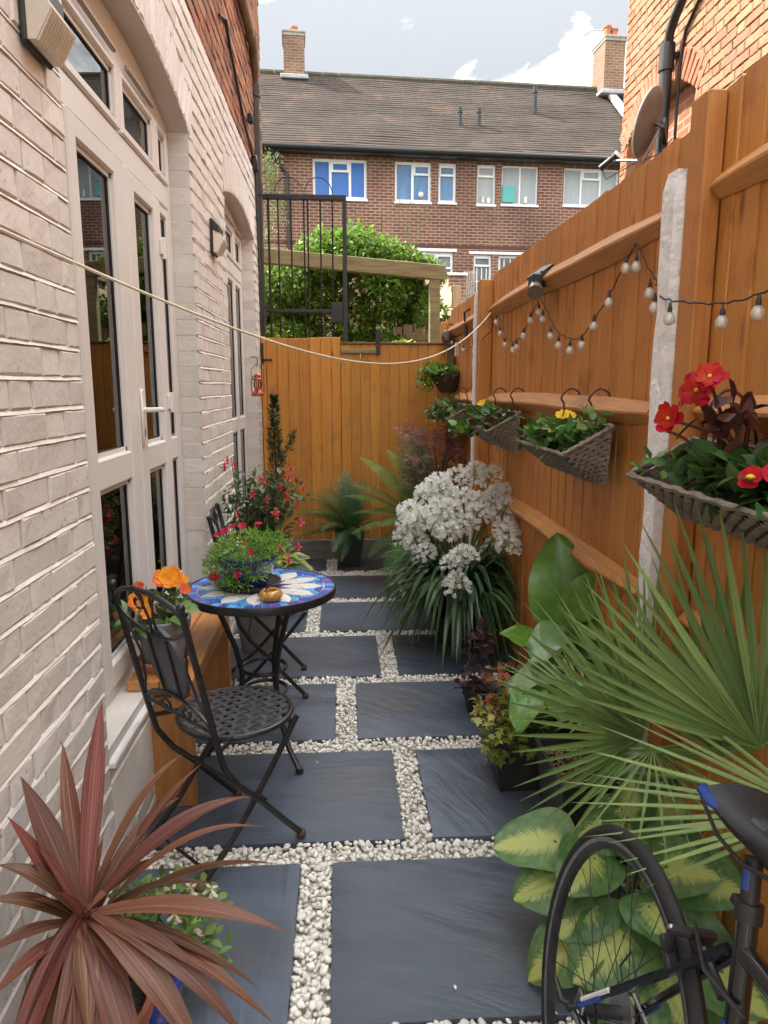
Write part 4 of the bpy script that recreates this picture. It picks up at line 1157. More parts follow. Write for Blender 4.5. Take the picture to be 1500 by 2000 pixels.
# low garden wall and a garden chair by the terrace
gw = thing('low_brick_wall', 'low brown brick garden wall below the terrace windows', 'wall', (2.6, 15.5, 1.5))
gwb = MB().box((2.25, 15.4, 1.8), (2.62, 15.65, 3.82)).box((2.62, 15.4, 1.8), (4.4, 15.65, 3.25))
obj('brickwork', gwb, brick_tex('garden_wall_brick', (0.17, 0.085, 0.06), (0.24, 0.12, 0.08), (0.33, 0.27, 0.21), .225, .075), gw)
obj('coping', MB().box((2.22, 15.36, 3.822), (2.65, 15.69, 3.87), .006).box((2.66, 15.36, 3.252), (4.43, 15.69, 3.30), .006), M_conc, gw)
gc = thing('garden_chair', 'grey slatted garden chair by the low brick wall', 'chair', (2.85, 16.2, 3.4))
def_c = MB()
for k in range(5): obj('slat', MB().beam((2.70+.055*k, 16.2, 3.45), (2.76+.055*k, 16.35, 4.05), .04, .02), M_sleeper, gc)
obj('seat', MB().box((2.68, 15.85, 3.40), (3.1, 16.2, 3.44)), M_sleeper, gc)
for (x_, y_) in ((2.7, 15.87), (3.07, 15.87), (2.7, 16.18), (3.07, 16.18)): obj('leg', MB().box((x_-.02, y_-.02, gz(16)-.0), (x_+.02, y_+.02, 3.40)), M_sleeper, gc)

# ---------------------------------------------------------------- leaf scatter
def basis(D, roll):
    D = D/np.linalg.norm(D, axis=1, keepdims=True)
    ref = np.tile([0, 0, 1.0], (len(D), 1)); ref[np.abs(D[:, 2]) > 0.95] = [1, 0, 0]
    S = np.cross(D, ref); S /= np.linalg.norm(S, axis=1, keepdims=True)
    Nn = np.cross(S, D)
    c, s = np.cos(roll)[:, None], np.sin(roll)[:, None]
    return D, S*c+Nn*s, Nn*c-S*s
TM_LEAF = (np.array([[0, 0, 0], [-.32, .38, .06], [0, .42, 0], [.32, .38, .06], [-.22, .75, .03], [.22, .75, .03], [0, 1.0, -.08], [0, .75, -.03]]),
           np.array([[0, 2, 1, 1], [0, 3, 2, 2], [1, 2, 7, 4], [2, 3, 5, 7], [4, 7, 6, 6], [7, 5, 6, 6]]))
TM_RHOMB = (np.array([[0, 0, 0], [-.27, .45, .07], [0, 1.0, -.05], [.27, .45, .07]]), np.array([[0, 2, 1], [0, 3, 2]]))
TM_NARROW = (np.array([[0, 0, 0], [-.12, .45, .03], [0, 1.0, -.08], [.12, .45, .03]]), np.array([[0, 2, 1], [0, 3, 2]]))
def scatter(name, P, D, S, mat, parent, tm=TM_RHOMB, roll=0.5, world=True, smooth=False):
    P = np.asarray(P, float); D = np.asarray(D, float)
    S = np.broadcast_to(np.asarray(S, float), (len(P),))
    d, s, n_ = basis(D, RNG.normal(0, roll, len(P)))
    tv, tf = tm
    vv = P[:, None, :] + S[:, None, None]*(tv[None, :, 0, None]*s[:, None, :] + tv[None, :, 1, None]*d[:, None, :] + tv[None, :, 2, None]*n_[:, None, :])
    k = len(tv)
    if tf.shape[1] == 4 and np.any(tf[:, 2] == tf[:, 3]):       # mixed: use triangles
        tt = []
        for q in tf:
            tt.append([q[0], q[1], q[2]])
            if q[2] != q[3]: tt.append([q[0], q[2], q[3]])
        tf = np.array(tt)
    ff = (tf[None] + (np.arange(len(P))*k)[:, None, None]).reshape(-1, tf.shape[1])
    return link(name, np_mesh(name, vv.reshape(-1, 3), ff, smooth), mat, parent, world)
def rand_dirs(n, up=0.0, out=None, spread=1.0):
    d = RNG.normal(0, 1, (n, 3))*spread
    if out is not None: d += out
    d[:, 2] += up
    return d/np.linalg.norm(d, axis=1, keepdims=True)
def in_ellipsoids(n, els, shell=0.55):
    """points through the outer part of a set of ellipsoids: (centre, radii)"""
    wts = np.array([e[1][0]*e[1][1]*e[1][2] for e in els])**0.67; wts /= wts.sum()
    idx = RNG.choice(len(els), n, p=wts)
    d = RNG.normal(0, 1, (n, 3)); d /= np.linalg.norm(d, axis=1, keepdims=True)
    r_ = shell+(1-shell)*RNG.random(n)**0.6
    C_ = np.array([e[0] for e in els])[idx]; Rr = np.array([e[1] for e in els])[idx]
    return C_+d*Rr*r_[:, None], d

# the big climbing shrub beyond the gate
sh = thing('climbing_shrub', 'large bright green climbing shrub spilling over the pergola beyond the gate', 'shrub', (0.2, 9.4, 0.3))
M_shrub = leafm('shrub_leaf', (0.092, 0.185, 0.025), (0.215, 0.335, 0.05), 0.42, 0.42, 0.35, 0.03)
els = []
rs_ = random.Random(21)
def zt(u): return float(np.interp(u, [-1.4, -.9, -.5, -.1, .22, .6, 1.0], [2.5, 2.9, 3.27, 3.48, 3.42, 3.32, 3.15]))
for k in range(80):
    u = -1.35+2.35*(k % 20)/19+rs_.uniform(-.06, .06)
    zc = zt(u)-.24-rs_.uniform(0, .10) if k < 40 else rs_.uniform(1.3, zt(u)-.4)
    rr = rs_.uniform(.20, .32)
    els.append(((u+.05, 9.1+rs_.uniform(-.35, .8), zc), (rr, rr, rr*.85)))
P_, d_ = in_ellipsoids(46000, els, 0.5)
# leaves hang in pinnate sprays: each point makes a pair-row
dd = rand_dirs(len(P_), -0.45, d_*0.7, 0.7)
scatter('foliage', P_, dd, RNG.uniform(.032, .080, len(P_)), M_shrub, sh, TM_LEAF, 0.6)
tb = MB()
for k in range(7):
    x_ = random.uniform(-.7, .8); tb.tube([(x_*.4, 9.3, 0.2), (x_*.7, 9.2, 1.2), (x_, 9.2+random.uniform(-.2, .4), 2.4), (x_*1.2, 9.2, 3.0)], [.05, .04, .028, .012], 7)
obj('stem', tb, M_bark, sh, smooth=True)
tw = MB()
for k in range(9):
    x_ = random.uniform(-.2, 1.0); z0_ = 3.25; a = random.uniform(-1, 1)
    tw.tube([(x_, 9.3, z0_), (x_+a*.1, 9.3, z0_+.25), (x_+a*.35, 9.25, z0_+.42+random.uniform(-.1, .15)), (x_+a*.62, 9.2, z0_+.40)], [.006, .005, .004, .002], 5)
obj('tendril', tw, M_stem, sh, smooth=True)
# yellow-green low plants at the fence foot beyond
lp = thing('low_garden_plant', 'low yellow-green plant showing just above the gate on the right', 'plant', (0.62, 7.6, 0.8))
P_, d_ = in_ellipsoids(700, [((.62, 7.6, 1.78), (.25, .2, .22)), ((.38, 7.5, 1.72), (.16, .15, .14)), ((.18, 7.5, 1.74), (.14, .15, .12))], .4)
scatter('foliage', P_, rand_dirs(len(P_), .5, d_*.6), RNG.uniform(.05, .09, len(P_)), leafm('limegreen_leaf', (.20, .30, .03), (.38, .40, .06), .45, .3), lp, TM_LEAF)
obj('stem', MB().tube([(.6, 7.6, 0), (.6, 7.6, 1.7)], .012, 6).tube([(.3, 7.55, 0), (.3, 7.55, 1.7)], .012, 6), M_stem, lp)
# slim pale-leaved tree at the far left
tr_ = thing('slim_tree', 'slim pale-leaved tree beside the drainpipe in front of the terrace', 'tree', (-1.55, 13.2, 1.9))
tk = MB().tube([(-1.55, 13.2, 1.9), (-1.52, 13.2, 3.5), (-1.5, 13.2, 5.0), (-1.46, 13.2, 5.7)], [.05, .04, .025, .008], 7)
for k in range(16):
    z_ = 3.2+k*.15; a = random.uniform(0, 6.28); r_ = random.uniform(.25, .5)
    tk.tube([(-1.52, 13.2, z_), (-1.52+r_*.5*math.cos(a), 13.2+r_*.5*math.sin(a), z_+.2), (-1.52+r_*math.cos(a), 13.2+r_*math.sin(a), z_+.35)], [.012, .008, .003], 5)
obj('trunk', tk, M_bark, tr_, smooth=True)
els = [((-1.5+random.uniform(-.35, .42), 13.2+random.uniform(-.3, .3), random.uniform(3.3, 5.6)), (.22, .22, .26)) for k in range(22)]
P_, d_ = in_ellipsoids(3800, els, .2)
scatter('crown', P_, rand_dirs(len(P_), .1, d_*.5), RNG.uniform(.05, .10, len(P_)), leafm('pale_leaf', (.13, .18, .06), (.24, .30, .12), .5, .3), tr_, TM_NARROW)
# ================================================================ the stained timber fence on the right
XFN = 0.990
fe = thing('timber_fence', 'tall orange stained board fence with arris rails and white painted concrete posts along the right', 'fence', (XFN, 2.5, 0))
def fboard(y0, wd, ztop, alt):
    """a feather-edged board, thick edge overlapping the next"""
    mb = MB(); x0 = XFN+(0.0015 if alt else 0.0); tl = random.uniform(-.002, .002); g = 0.0005
    zs = [-0.03, 0.6, 1.2, 1.8, ztop]
    vs = []
    for z_ in zs:
        bx = random.uniform(-.0012, .0012); by = random.uniform(-.0006, .0006)
        vs += [(x0+bx-0.001, y0+g+by, z_), (x0+bx-0.0025+tl, y0+g+0.002+by, z_), (x0+bx+0.0015-tl, y0+wd-0.003+by, z_), (x0+bx+0.003, y0+wd-g+by, z_), (x0+0.018, y0+wd-g, z_), (x0+0.018, y0+g, z_)]
    fs = []
    for k in range(len(zs)-1):
        a = 6*k
        for q in range(6): fs.append((a+q, a+(q+1) % 6, a+6+(q+1) % 6, a+6+q))
    a = 6*(len(zs)-1); fs.append(tuple(a+q for q in range(6)))
    mb.add(vs, fs)
    obj('board', mb, M_wood, fe)
def bay(ya, yb, ztop, wd=0.112):
    n = round((yb-ya)/wd); w_ = (yb-ya)/n
    for k in range(n): fboard(ya+k*w_, w_, ztop+random.uniform(-.006, .006), k % 2)
bay(-1.2, 1.955, 2.285); bay(1.955, 4.78, 2.245); bay(4.78, 6.62, 2.205)
def arris(y0, y1, z, bev0=0.0, bev1=0.0, h=0.052, out_=0.058):
    mb = MB()
    prof = [(XFN-0.001, z+h), (XFN-0.012, z+h), (XFN-out_, z+0.004), (XFN-out_, z-0.006), (XFN-0.012, z-h), (XFN-0.001, z-h)]
    n = len(prof); m = 7; vs = []
    for k in range(m):
        yy = y0+(y1-y0)*k/(m-1); sag = 0.004*math.sin(k*1.7+y0)
        s_ = 0.62 if (k == 0 and bev0) or (k == m-1 and bev1) else 1.0
        for (x_, z_) in prof: vs.append((XFN-(XFN-x_)*s_, yy, z+(z_-z)*s_+sag))
    fs = [tuple(range(n-1, -1, -1)), tuple((m-1)*n+q for q in range(n))]
    for k in range(m-1):
        for q in range(n): fs.append((k*n+q, k*n+(q+1) % n, (k+1)*n+(q+1) % n, (k+1)*n+q))
    mb.add(vs, fs)
    obj('rail', mb, M_woodh, fe)
for z_ in (2.02, 1.445, 0.855):
    arris(-1.1, 1.90, z_+0.02, 0, 1); arris(2.20, 4.74, z_, 1, 1); arris(4.86, 6.55, z_-0.015, 1, 0)
for (yp, zt) in ((1.955, 2.275), (4.80, 2.215), (-0.75, 2.3)):
    obj('post', MB().box((XFN-(.052 if yp == 1.955 else .085), yp-.048, -.05), (XFN-.0015, yp+.048, zt), .004), M_wood, fe)
obj('post', MB().box((XFN-.10, 6.50, -.05), (XFN-.002, 6.60, 2.10), .004), M_wood, fe)
def rough_post(y0, y1, x0, x1, zt):
    """a concrete spur, thickly painted, with a chipped, rounded top"""
    mb = MB(); nz_ = 46; vs = []
    ring = [(x0, y0), (x0, (y0+y1)/2), (x0, y1), ((x0+x1)/2, y1), (x1, y1), (x1, y0), ((x0+x1)/2, y0)]
    n = len(ring); cx_, cy_ = (x0+x1)/2, (y0+y1)/2
    for k in range(nz_+1):
        z_ = -0.05+(zt+0.05)*k/nz_
        s_ = 1.0 if k < nz_-1 else (0.97, 0.80)[k-nz_+1]
        for (x_, y_) in ring:
            jx = 0.005*noise.noise(V((x_*30, y_*30, z_*14))); jy = 0.006*noise.noise(V((x_*30+9, y_*30, z_*16)))
            vs.append((cx_+(x_-cx_)*s_+jx, cy_+(y_-cy_)*s_+jy, z_))
    fs = [(k*n+q, k*n+(q+1) % n, (k+1)*n+(q+1) % n, (k+1)*n+q) for k in range(nz_) for q in range(n)] + [tuple(nz_*n+q for q in range(n))]
    mb.add(vs, fs)
    obj('concrete_post', mb, M_conc, fe)
rough_post(2.008, 2.084, XFN-.078, XFN-.004, 2.115)
rough_post(4.87, 4.93, XFN-.095, XFN-.012, 2.165)

# ================================================================ the honey-coloured gate and panel across the end
YG = 6.35
gt = thing('timber_gate', 'honey stained board gate at the end of the path, by the white wall', 'gate', (-0.35, YG, 0))
def gboards(parent, xa, xb, n, zf):
    w_ = (xb-xa)/n
    for k in range(n):
        x0, x1 = xa+k*w_+.0009, xa+(k+1)*w_-.0009
        dy = random.uniform(-.0015, .0015)
        mb = MB(); mb.box((x0, YG+dy, 0.16), (x1, YG+.018+dy, zf(k)), .0035)
        obj('board', mb, M_woodg, parent)
gboards(gt, -0.655, -0.09, 6, lambda k: 1.946-0.005*math.sin(k*.9))
obj('edge_board', MB().box((-0.088, YG-.008, .16), (-0.012, YG+.02, 1.952), .003), M_woodg, gt)
obj('jamb', MB().box((-0.694, YG-.03, -.04), (-0.660, YG+.05, 1.955), .003), M_woodg, gt)
obj('hinge', MB().box((-0.690, YG-.042, 1.72), (-0.672, YG-.031, 1.90), .002).box((-0.690, YG-.042, 1.745), (-0.60, YG-.033, 1.765)), M_black, gt)
obj('ledge', MB().box((-0.65, YG+.021, 1.6), (-.02, YG+.05, 1.7)).box((-0.65, YG+.021, .4), (-.02, YG+.05, .5)), M_woodg, gt)
bf = thing('board_panel', 'honey stained board panel with capped top, between the gate and the tall fence', 'fence panel', (0.45, YG, 0))
gboards(bf, -0.008, 0.93, 11, lambda k: 1.893)
obj('cap', MB().box((-0.008, YG-.012, 1.8935), (0.955, YG+.03, 1.912), .003), pm('dark_cap_timber', (.14, .07, .03), (.2, .1, .04), .7, 6), bf)
obj('post', MB().box((.93, YG-.03, -.04), (.987, YG+.06, 2.0), .004), pm('bare_grey_timber', (.22, .15, .09), (.30, .22, .14), .8, 6, stretch=(5, 5, .5)), bf)
obj('batten', MB().box((-0.01, YG-.022, 1.815), (0.315, YG-.0015, 1.850), .003), M_old, bf)
obj('latch', MB().box((0.30, YG-.03, 1.80), (0.335, YG-.022, 2.02), .002), M_black, bf)
obj('ledge', MB().box((0, YG+.021, 1.55), (.92, YG+.05, 1.65)).box((0, YG+.021, .4), (.92, YG+.05, .5)), M_woodg, bf)
sl = obj('sleeper_beam', MB().box((-0.66, 6.285, -0.03), (0.985, 6.335, 0.165), .006), M_sleeper)
tag(sl, 'weathered grey timber sleeper lying along the foot of the gate', 'sleeper')

# ================================================================ lantern on the wall end
lx, ly, lz = -0.655, 5.66, 1.455
la = thing('red_lantern', 'small red storm lantern hanging on the white wall by the gate', 'lantern', (lx, ly, lz))
M_redm = pm('red_enamel', (0.42, 0.045, 0.022), (0.55, 0.10, 0.05), 0.35, 12, grime=(.25, .06, .03), gscale=20)
obj('base', MB().lathe([(.048, 0), (.052, .012), (.048, .028), (.030, .040), (.022, .050)], 18, (lx, ly, lz)), M_redm, la, smooth=True)
obj('chimney', MB().lathe([(.020, .05), (.030, .075), (.031, .095), (.022, .125)], 16, (lx, ly, lz)), glassm('lantern_glass', 1.5), la, smooth=True)
obj('hood', MB().lathe([(.034, .122), (.036, .130), (.024, .142), (.024, .160), (.030, .162), (.012, .178)], 16, (lx, ly, lz)), M_redm, la, smooth=True)
fr_ = MB()
for s_ in (-1, 1):
    fr_.tube([(lx, ly+s_*.040, lz+.02), (lx, ly+s_*.060, lz+.05), (lx, ly+s_*.058, lz+.11), (lx, ly+s_*.040, lz+.15), (lx, ly+s_*.02, lz+.155)], .006, 6)
    fr_.tube([(lx+s_*.040, ly, lz+.02), (lx+s_*.050, ly, lz+.05), (lx+s_*.048, ly, lz+.11), (lx+s_*.034, ly, lz+.15), (lx+s_*.02, ly, lz+.155)], .005, 6)
obj('frame', fr_, M_redm, la, smooth=True)
obj('wire_handle', MB().tube([(lx-.045, ly, lz+.13), (lx-.048, ly, lz+.20), (lx-.02, ly, lz+.235), (lx, ly, lz+.24), (lx+.02, ly, lz+.235), (lx+.048, ly, lz+.20), (lx+.045, ly, lz+.13)], .0022, 5), M_black, la)
hk = obj('wall_hook', MB().tube([(XW-.003, ly, lz+.30), (lx-.01, ly, lz+.30), (lx+.004, ly, lz+.285), (lx+.002, ly, lz+.243), (lx-.012, ly, lz+.25)], .004, 6), M_black)
tag(hk, 'black iron wall hook holding the red storm lantern', 'hook')

# ================================================================ string lights on the fence
stl = thing('string_lights', 'string of clear globe bulbs looped along the orange fence rail', 'string lights', (0.96, 3.0, 1.9))
CP = [(6.45, 1.98), (5.9, 1.90), (5.35, 1.82), (4.98, 1.805), (4.76, 1.83), (4.42, 1.965), (4.24, 1.845), (4.045, 1.779), (3.82, 1.797), (3.655, 1.874), (3.50, 1.955), (3.36, 1.872), (3.19, 1.772), (2.97, 1.724), (2.82, 1.738), (2.615, 1.831), (2.444, 1.937), (2.36, 1.987), (2.257, 1.893), (2.158, 1.824), (2.053, 1.782), (1.93, 1.754), (1.80, 1.737), (1.625, 1.742), (1.35, 1.80), (1.1, 1.93), (0.9, 2.0), (0.6, 1.85), (0.2, 1.82), (-.3, 2.0)]
def cx_at(y): return XFN-0.082 if 1.88 < y < 2.12 or 4.72 < y < 4.98 else XFN-0.035 if y > 2.2 else XFN-0.03
pts = []
for k in range(len(CP)-1):
    for q in range(6):
        t = q/6
        p0, p1, p2, p3 = CP[max(k-1, 0)], CP[k], CP[k+1], CP[min(k+2, len(CP)-1)]
        sharp = k in (5, 10, 17)
        f = lambda i: (1-t)*p1[i]+t*p2[i] if (sharp or k in (4, 9, 16)) else 0.5*((2*p1[i])+(-p0[i]+p2[i])*t+(2*p0[i]-5*p1[i]+4*p2[i]-p3[i])*t*t+(-p0[i]+3*p1[i]-3*p2[i]+p3[i])*t*t*t)
        yy, zz = f(0), f(1)
        xx = sum(cx_at(yy+e) for e in (-.06, -.03, 0, .03, .06))/5
        pts.append((xx+.0025*math.sin(len(pts)*2.2), yy, zz+.0025*math.cos(len(pts)*2.2)))
obj('cable', MB().tube(pts, .0026, 6), pm('brown_black_cable', (.03, .025, .02), None, .6, 10), stl, smooth=True)
def cable_z(y):
    best = min(pts, key=lambda p: abs(p[1]-y)); return best
M_bulb = glassm('whitened_bulb_glass', 1.5, (0.98, 0.96, 0.93), 0.05)
def _whiten(m, col, f):
    t = m.node_tree; o = t.nodes['Material Output']; src = o.inputs['Surface'].links[0].from_socket
    d = t.nodes.new('ShaderNodeBsdfDiffuse'); d.inputs['Color'].default_value = (*col, 1)
    tr = t.nodes.new('ShaderNodeBsdfTranslucent'); tr.inputs['Color'].default_value = (*col, 1)
    a = t.nodes.new('ShaderNodeMixShader'); t.links.new(d.outputs[0], a.inputs[1]); t.links.new(tr.outputs[0], a.inputs[2])
    b = t.nodes.new('ShaderNodeMixShader'); b.inputs['Fac'].default_value = f
    t.links.new(src, b.inputs[1]); t.links.new(a.outputs[0], b.inputs[2]); t.links.new(b.outputs[0], o.inputs['Surface'])
_whiten(M_bulb, (0.95, 0.93, 0.89), 0.38)  # white mixed into clear glass, standing in for its bright glints
M_core = pm('pale_bulb_core', (0.92, 0.88, 0.80), None, 0.4, 5)  # core enlarged and whitened so the bulb looks brighter
bme = make_mesh('bulb', MB().lathe([(0.0005, -.034), (.008, -.0325), (.0135, -.027), (.0160, -.019), (.0145, -.010), (.010, -.003), (.006, .002)], 14), 'all'); bme.materials.append(M_bulb)
cme = make_mesh('cap', MB().lathe([(.0065, -.001), (.0065, .012), (.004, .018), (.0025, .028)], 10), True); cme.materials.append(M_blackpl)
fme = make_mesh('filament', MB().lathe([(.0005, -.029), (.007, -.025), (.0095, -.018), (.006, -.008), (.003, 0)], 8), 'all'); fme.materials.append(M_core)
for yb_ in (6.2, 5.6, 4.92, 4.414, 4.292, 4.163, 3.985, 3.881, 3.744, 3.603, 3.449, 3.392, 3.257, 3.119, 2.982, 2.83, 2.688, 2.545, 2.396, 2.32, 2.206, 2.132, 1.958, 1.778, 1.619, 1.44, 1.25, 1.05, .8, .5, .2):
    p = cable_z(yb_)
    b_ = link('bulb', bme, None, stl); b_.location = (p[0]-.012, p[1], p[2]-.030)
    c_ = link('cap', cme, None, b_, world=False); f_ = link('filament', fme, None, b_, world=False)
# solar flood light on the rail
fl = thing('solar_spotlight', 'small black solar spotlight clipped on the top fence rail', 'spotlight', (0.93, 3.35, 2.0))
obj('panel', MB().beam((0.985, 3.46, 2.095), (0.90, 3.44, 2.035), .11, .012, .002), M_blackpl, fl)
obj('body', MB().box((0.885, 3.36, 1.985), (0.928, 3.46, 2.045), .006), M_blackpl, fl)
obj('lamp_head', MB().tube([(.905, 3.40, 2.0), (.89, 3.34, 1.962), (.885, 3.325, 1.953)], [.022, .036, .036], 12), pm('smoky_lens', (.14, .10, .07), (.22, .17, .12), .3, 6), fl, smooth=True)
obj('clip', MB().box((0.927, 3.39, 1.99), (0.988, 3.43, 2.06), .003), M_blackpl, fl)
clp = obj('cable_clip', MB().tube([(.945, 5.55, 1.99), (.93, 5.5, 2.08), (.96, 5.45, 2.10)], .008, 6).tube([(.94, 5.50, 1.99), (.94, 5.47, 1.90)], .014, 6), M_blackpl)
tag(clp, 'small black clip on the far end of the upper fence rail', 'clip')
sd_ = thing('dark_cup_light', 'small dark cup-shaped light on the corner post above the round planter', 'light', (.90, 6.25, 1.93))
obj('cup', MB().lathe([(.012, -.05), (.04, -.035), (.045, .02), (.03, .05), (.006, .06)], 14, (.90, 6.25, 1.95)), pm('mottled_dark_glass', (.03, .02, .02), (.2, .15, .12), .3, 30), sd_, smooth=True)
obj('hook', MB().tube([(.90, 6.25, 2.01), (.92, 6.25, 2.06), (.975, 6.3, 2.05), (.985, 6.4, 2.02)], .004, 5), M_black, sd_)

# ================================================================ washing line
a_, b_ = V((-0.698, 1.50, 1.848)), V((0.935, 4.56, 1.985))
lp_ = []
for k in range(61):
    t = k/60
    p = a_.lerp(b_, t);
    lp_.append(p)
# sag deepest towards the far post
for k, p in enumerate(lp_):
    t = k/60; p.z -= 0.29*4*t*(1-t)*(0.75+0.5*t)
ln = obj('washing_line', MB().tube(lp_, .0038, 6), pm('cream_cord', (.62, .55, .40), (.72, .66, .52), .8, 40), smooth=True)
tag(ln, 'cream cord washing line sagging across the yard from wall to fence', 'washing line')
ey = obj('wall_hook', MB().tube([(XW, 1.50, 1.86), (XW+.02, 1.50, 1.865), (XW+.022, 1.50, 1.845), (XW+.004, 1.50, 1.838)], .0035, 6), M_black)
tag(ey, 'tiny hook in the near white wall holding the washing line', 'hook')
pe = thing('clothes_peg', 'pale wooden clothes peg hanging on the washing line near the fence', 'peg', (lp_[49].x, lp_[49].y, lp_[49].z))
q = lp_[49]
for s_ in (-1, 1): obj('leg', MB().beam((q.x+s_*.004, q.y, q.z+.012), (q.x+s_*.007, q.y, q.z-.062), .009, .008, .001, up=(0, 1, 0)), M_pale, pe)
obj('spring', MB().tube([(q.x-.009, q.y, q.z-.018), (q.x+.009, q.y, q.z-.018)], .004, 8), M_black, pe)

# ================================================================ wicker planters on the fence
M_wick = pm('grey_brown_wicker', (0.15, 0.12, 0.092), (0.28, 0.232, 0.185), 0.7, 30, stretch=(1, 1, 4), bump=0.5, bscale=120, grime=(.11, .085, .065), gscale=12, bdist=.003)
M_wickd = pm('dark_wicker', (0.045, 0.03, 0.022), (0.10, 0.07, 0.05), 0.75, 30, bump=0.5, bscale=120)
M_iron = pm('rusty_iron_hook', (0.03, 0.02, 0.016), (0.09, 0.05, 0.035), 0.6, 30)
def weave_face(mb, A, B, C_, D, nu, nv, amp):
    """a woven sheet between corners A-B (bottom) and D-C (top): flat strands over and under uprights"""
    A, B, C_, D = V(A), V(B), V(C_), V(D)
    nrm = (B-A).cross(D-A).normalized()
    NU = nu*3
    for j in range(nv):
        vs = []
        for i in range(NU+1):
            u = i/NU
            off = amp*math.cos(math.pi*(i/3.0+j))
            for v_ in ((j+.03)/nv, (j+.5)/nv, (j+.97)/nv):
                p = A.lerp(B, u).lerp(D.lerp(C_, u), v_)
                k = off + (amp*0.55 if abs(v_*nv-j-.5) < .1 else -amp*.25)
                vs.append(p+nrm*k)
        fs = []
        for i in range(NU):
            a = 3*i; fs += [(a, a+3, a+4, a+1), (a+1, a+4, a+5, a+2)]
        mb.add(vs, fs)
def smoothed(P, k):
    P = [V(p) for p in P]; o_ = []
    for i in range(len(P)-1):
        p0, p1, p2, p3 = P[max(i-1, 0)], P[i], P[i+1], P[min(i+2, len(P)-1)]
        for q in range(k):
            t = q/k
            o_.append(0.5*((2*p1)+(p2-p0)*t+(2*p0-5*p1+4*p2-p3)*t*t+(3*p1-p0-3*p2+p3)*t*t*t))
    return o_+[P[-1]]
def fence_planter(y0, y1, label, hooks=None, xfr=0.755, zb=1.185, zf=1.300, zk=1.395):
    """wedge-shaped wicker wall basket: back on the fence, lip sloping forward"""
    ym = (y0+y1)/2
    t = thing('wicker_planter', label, 'hanging planter', (0.95, ym, zb), 0, 'wicker planters hung along the fence')
    xb = XFN-0.064
    ins = 0.055
    P = dict(fl=(xfr, y1, zf), fr=(xfr, y0, zf), bl=(xb, y1, zk), br=(xb, y0, zk), gl=(xfr+.125, y1-ins, zb+.01), gr=(xfr+.125, y0+ins, zb+.01), hl=(xb, y1-ins*.5, zb), hr=(xb, y0+ins*.5, zb))
    mb = MB()
    weave_face(mb, P['gl'], P['gr'], P['fr'], P['fl'], 26, 11, .0035)      # front
    weave_face(mb, P['gr'], P['hr'], P['br'], P['fr'], 9, 11, .0035)       # near side
    weave_face(mb, P['hl'], P['gl'], P['fl'], P['bl'], 9, 11, .0035)       # far side
    obj('basket', mb, M_wick, t, smooth='all')
    inn = MB()
    e = .018
    inn.add([(xfr+e, y1-e, zf-.006), (xfr+e, y0+e, zf-.006), (xb, y0+e, zk-.006), (xb, y1-e, zk-.006), (xfr+.13, y1-ins-e, zb+.016), (xfr+.13, y0+ins+e, zb+.016), (xb, y0+ins*.5+e, zb+.006), (xb, y1-ins*.5-e, zb+.006)],
            [(0, 1, 5, 4), (1, 2, 6, 5), (3, 0, 4, 7), (2, 3, 7, 6), (4, 5, 6, 7)])
    obj('liner', inn, M_wickd, t)
    rim = MB()
    loop = [P['fl'], P['fr'], P['br'], P['bl']]
    rp = []
    for k in range(4):
        a, b = V(loop[k]), V(loop[(k+1) % 4])
        for q in range(24): rp.append(a.lerp(b, q/24)+V((0, 0, .002*math.sin(q*2.1))))
    rim.tube(rp, [0.0075+.0016*math.sin(k*1.57) for k in range(len(rp))], 6, closed=True)
    obj('rim', rim, M_wick, t, smooth=True)
    so = MB(); so.add([(xfr+.02, y1-.02, zf-.020), (xfr+.02, y0+.02, zf-.020), (xb-.005, y0+.02, zk-.050), (xb-.005, y1-.02, zk-.050)], [(0, 1, 2, 3)])
    obj('soil', so, M_soil, t)
    for yh in (hooks or (y0+.18, y1-.16)):
        hkm = MB(); zt_ = 1.445+.052
        hp = [(xb-.004, yh, zk-.02), (xb-.006, yh, zk+.06), (xb-.018, yh, zt_-.012), (xb+.010, yh-.004, zt_+.022), (XFN-.028, yh-.008, zt_+.020), (XFN-.010, yh-.010, zt_+.004), (XFN-.012, yh-.010, zt_-.03)]
        hkm.tube(smoothed(hp, 5), .0042, 6)
        obj('hook', hkm, M_iron, t, smooth=True)
    return t
def planter_leaves(t, y0, y1, n, mat, size=(.04, .075), z0=1.33, h=.07, xfr=.755, over=.03, tm=None, up=.5):
    P_ = np.column_stack([RNG.uniform(xfr-over, XFN-.09, n), RNG.uniform(y0+.02, y1-.02, n), RNG.uniform(z0-.02, z0+h, n)])
    P_[:, 2] -= (P_[:, 0] < xfr+.02)*.03
    d = rand_dirs(n, up, np.column_stack([np.full(n, -.5), RNG.normal(0, .4, n), np.zeros(n)]), .8)
    scatter('foliage', P_, d, RNG.uniform(*size, n), mat, t, tm or TM_LEAF, .5)
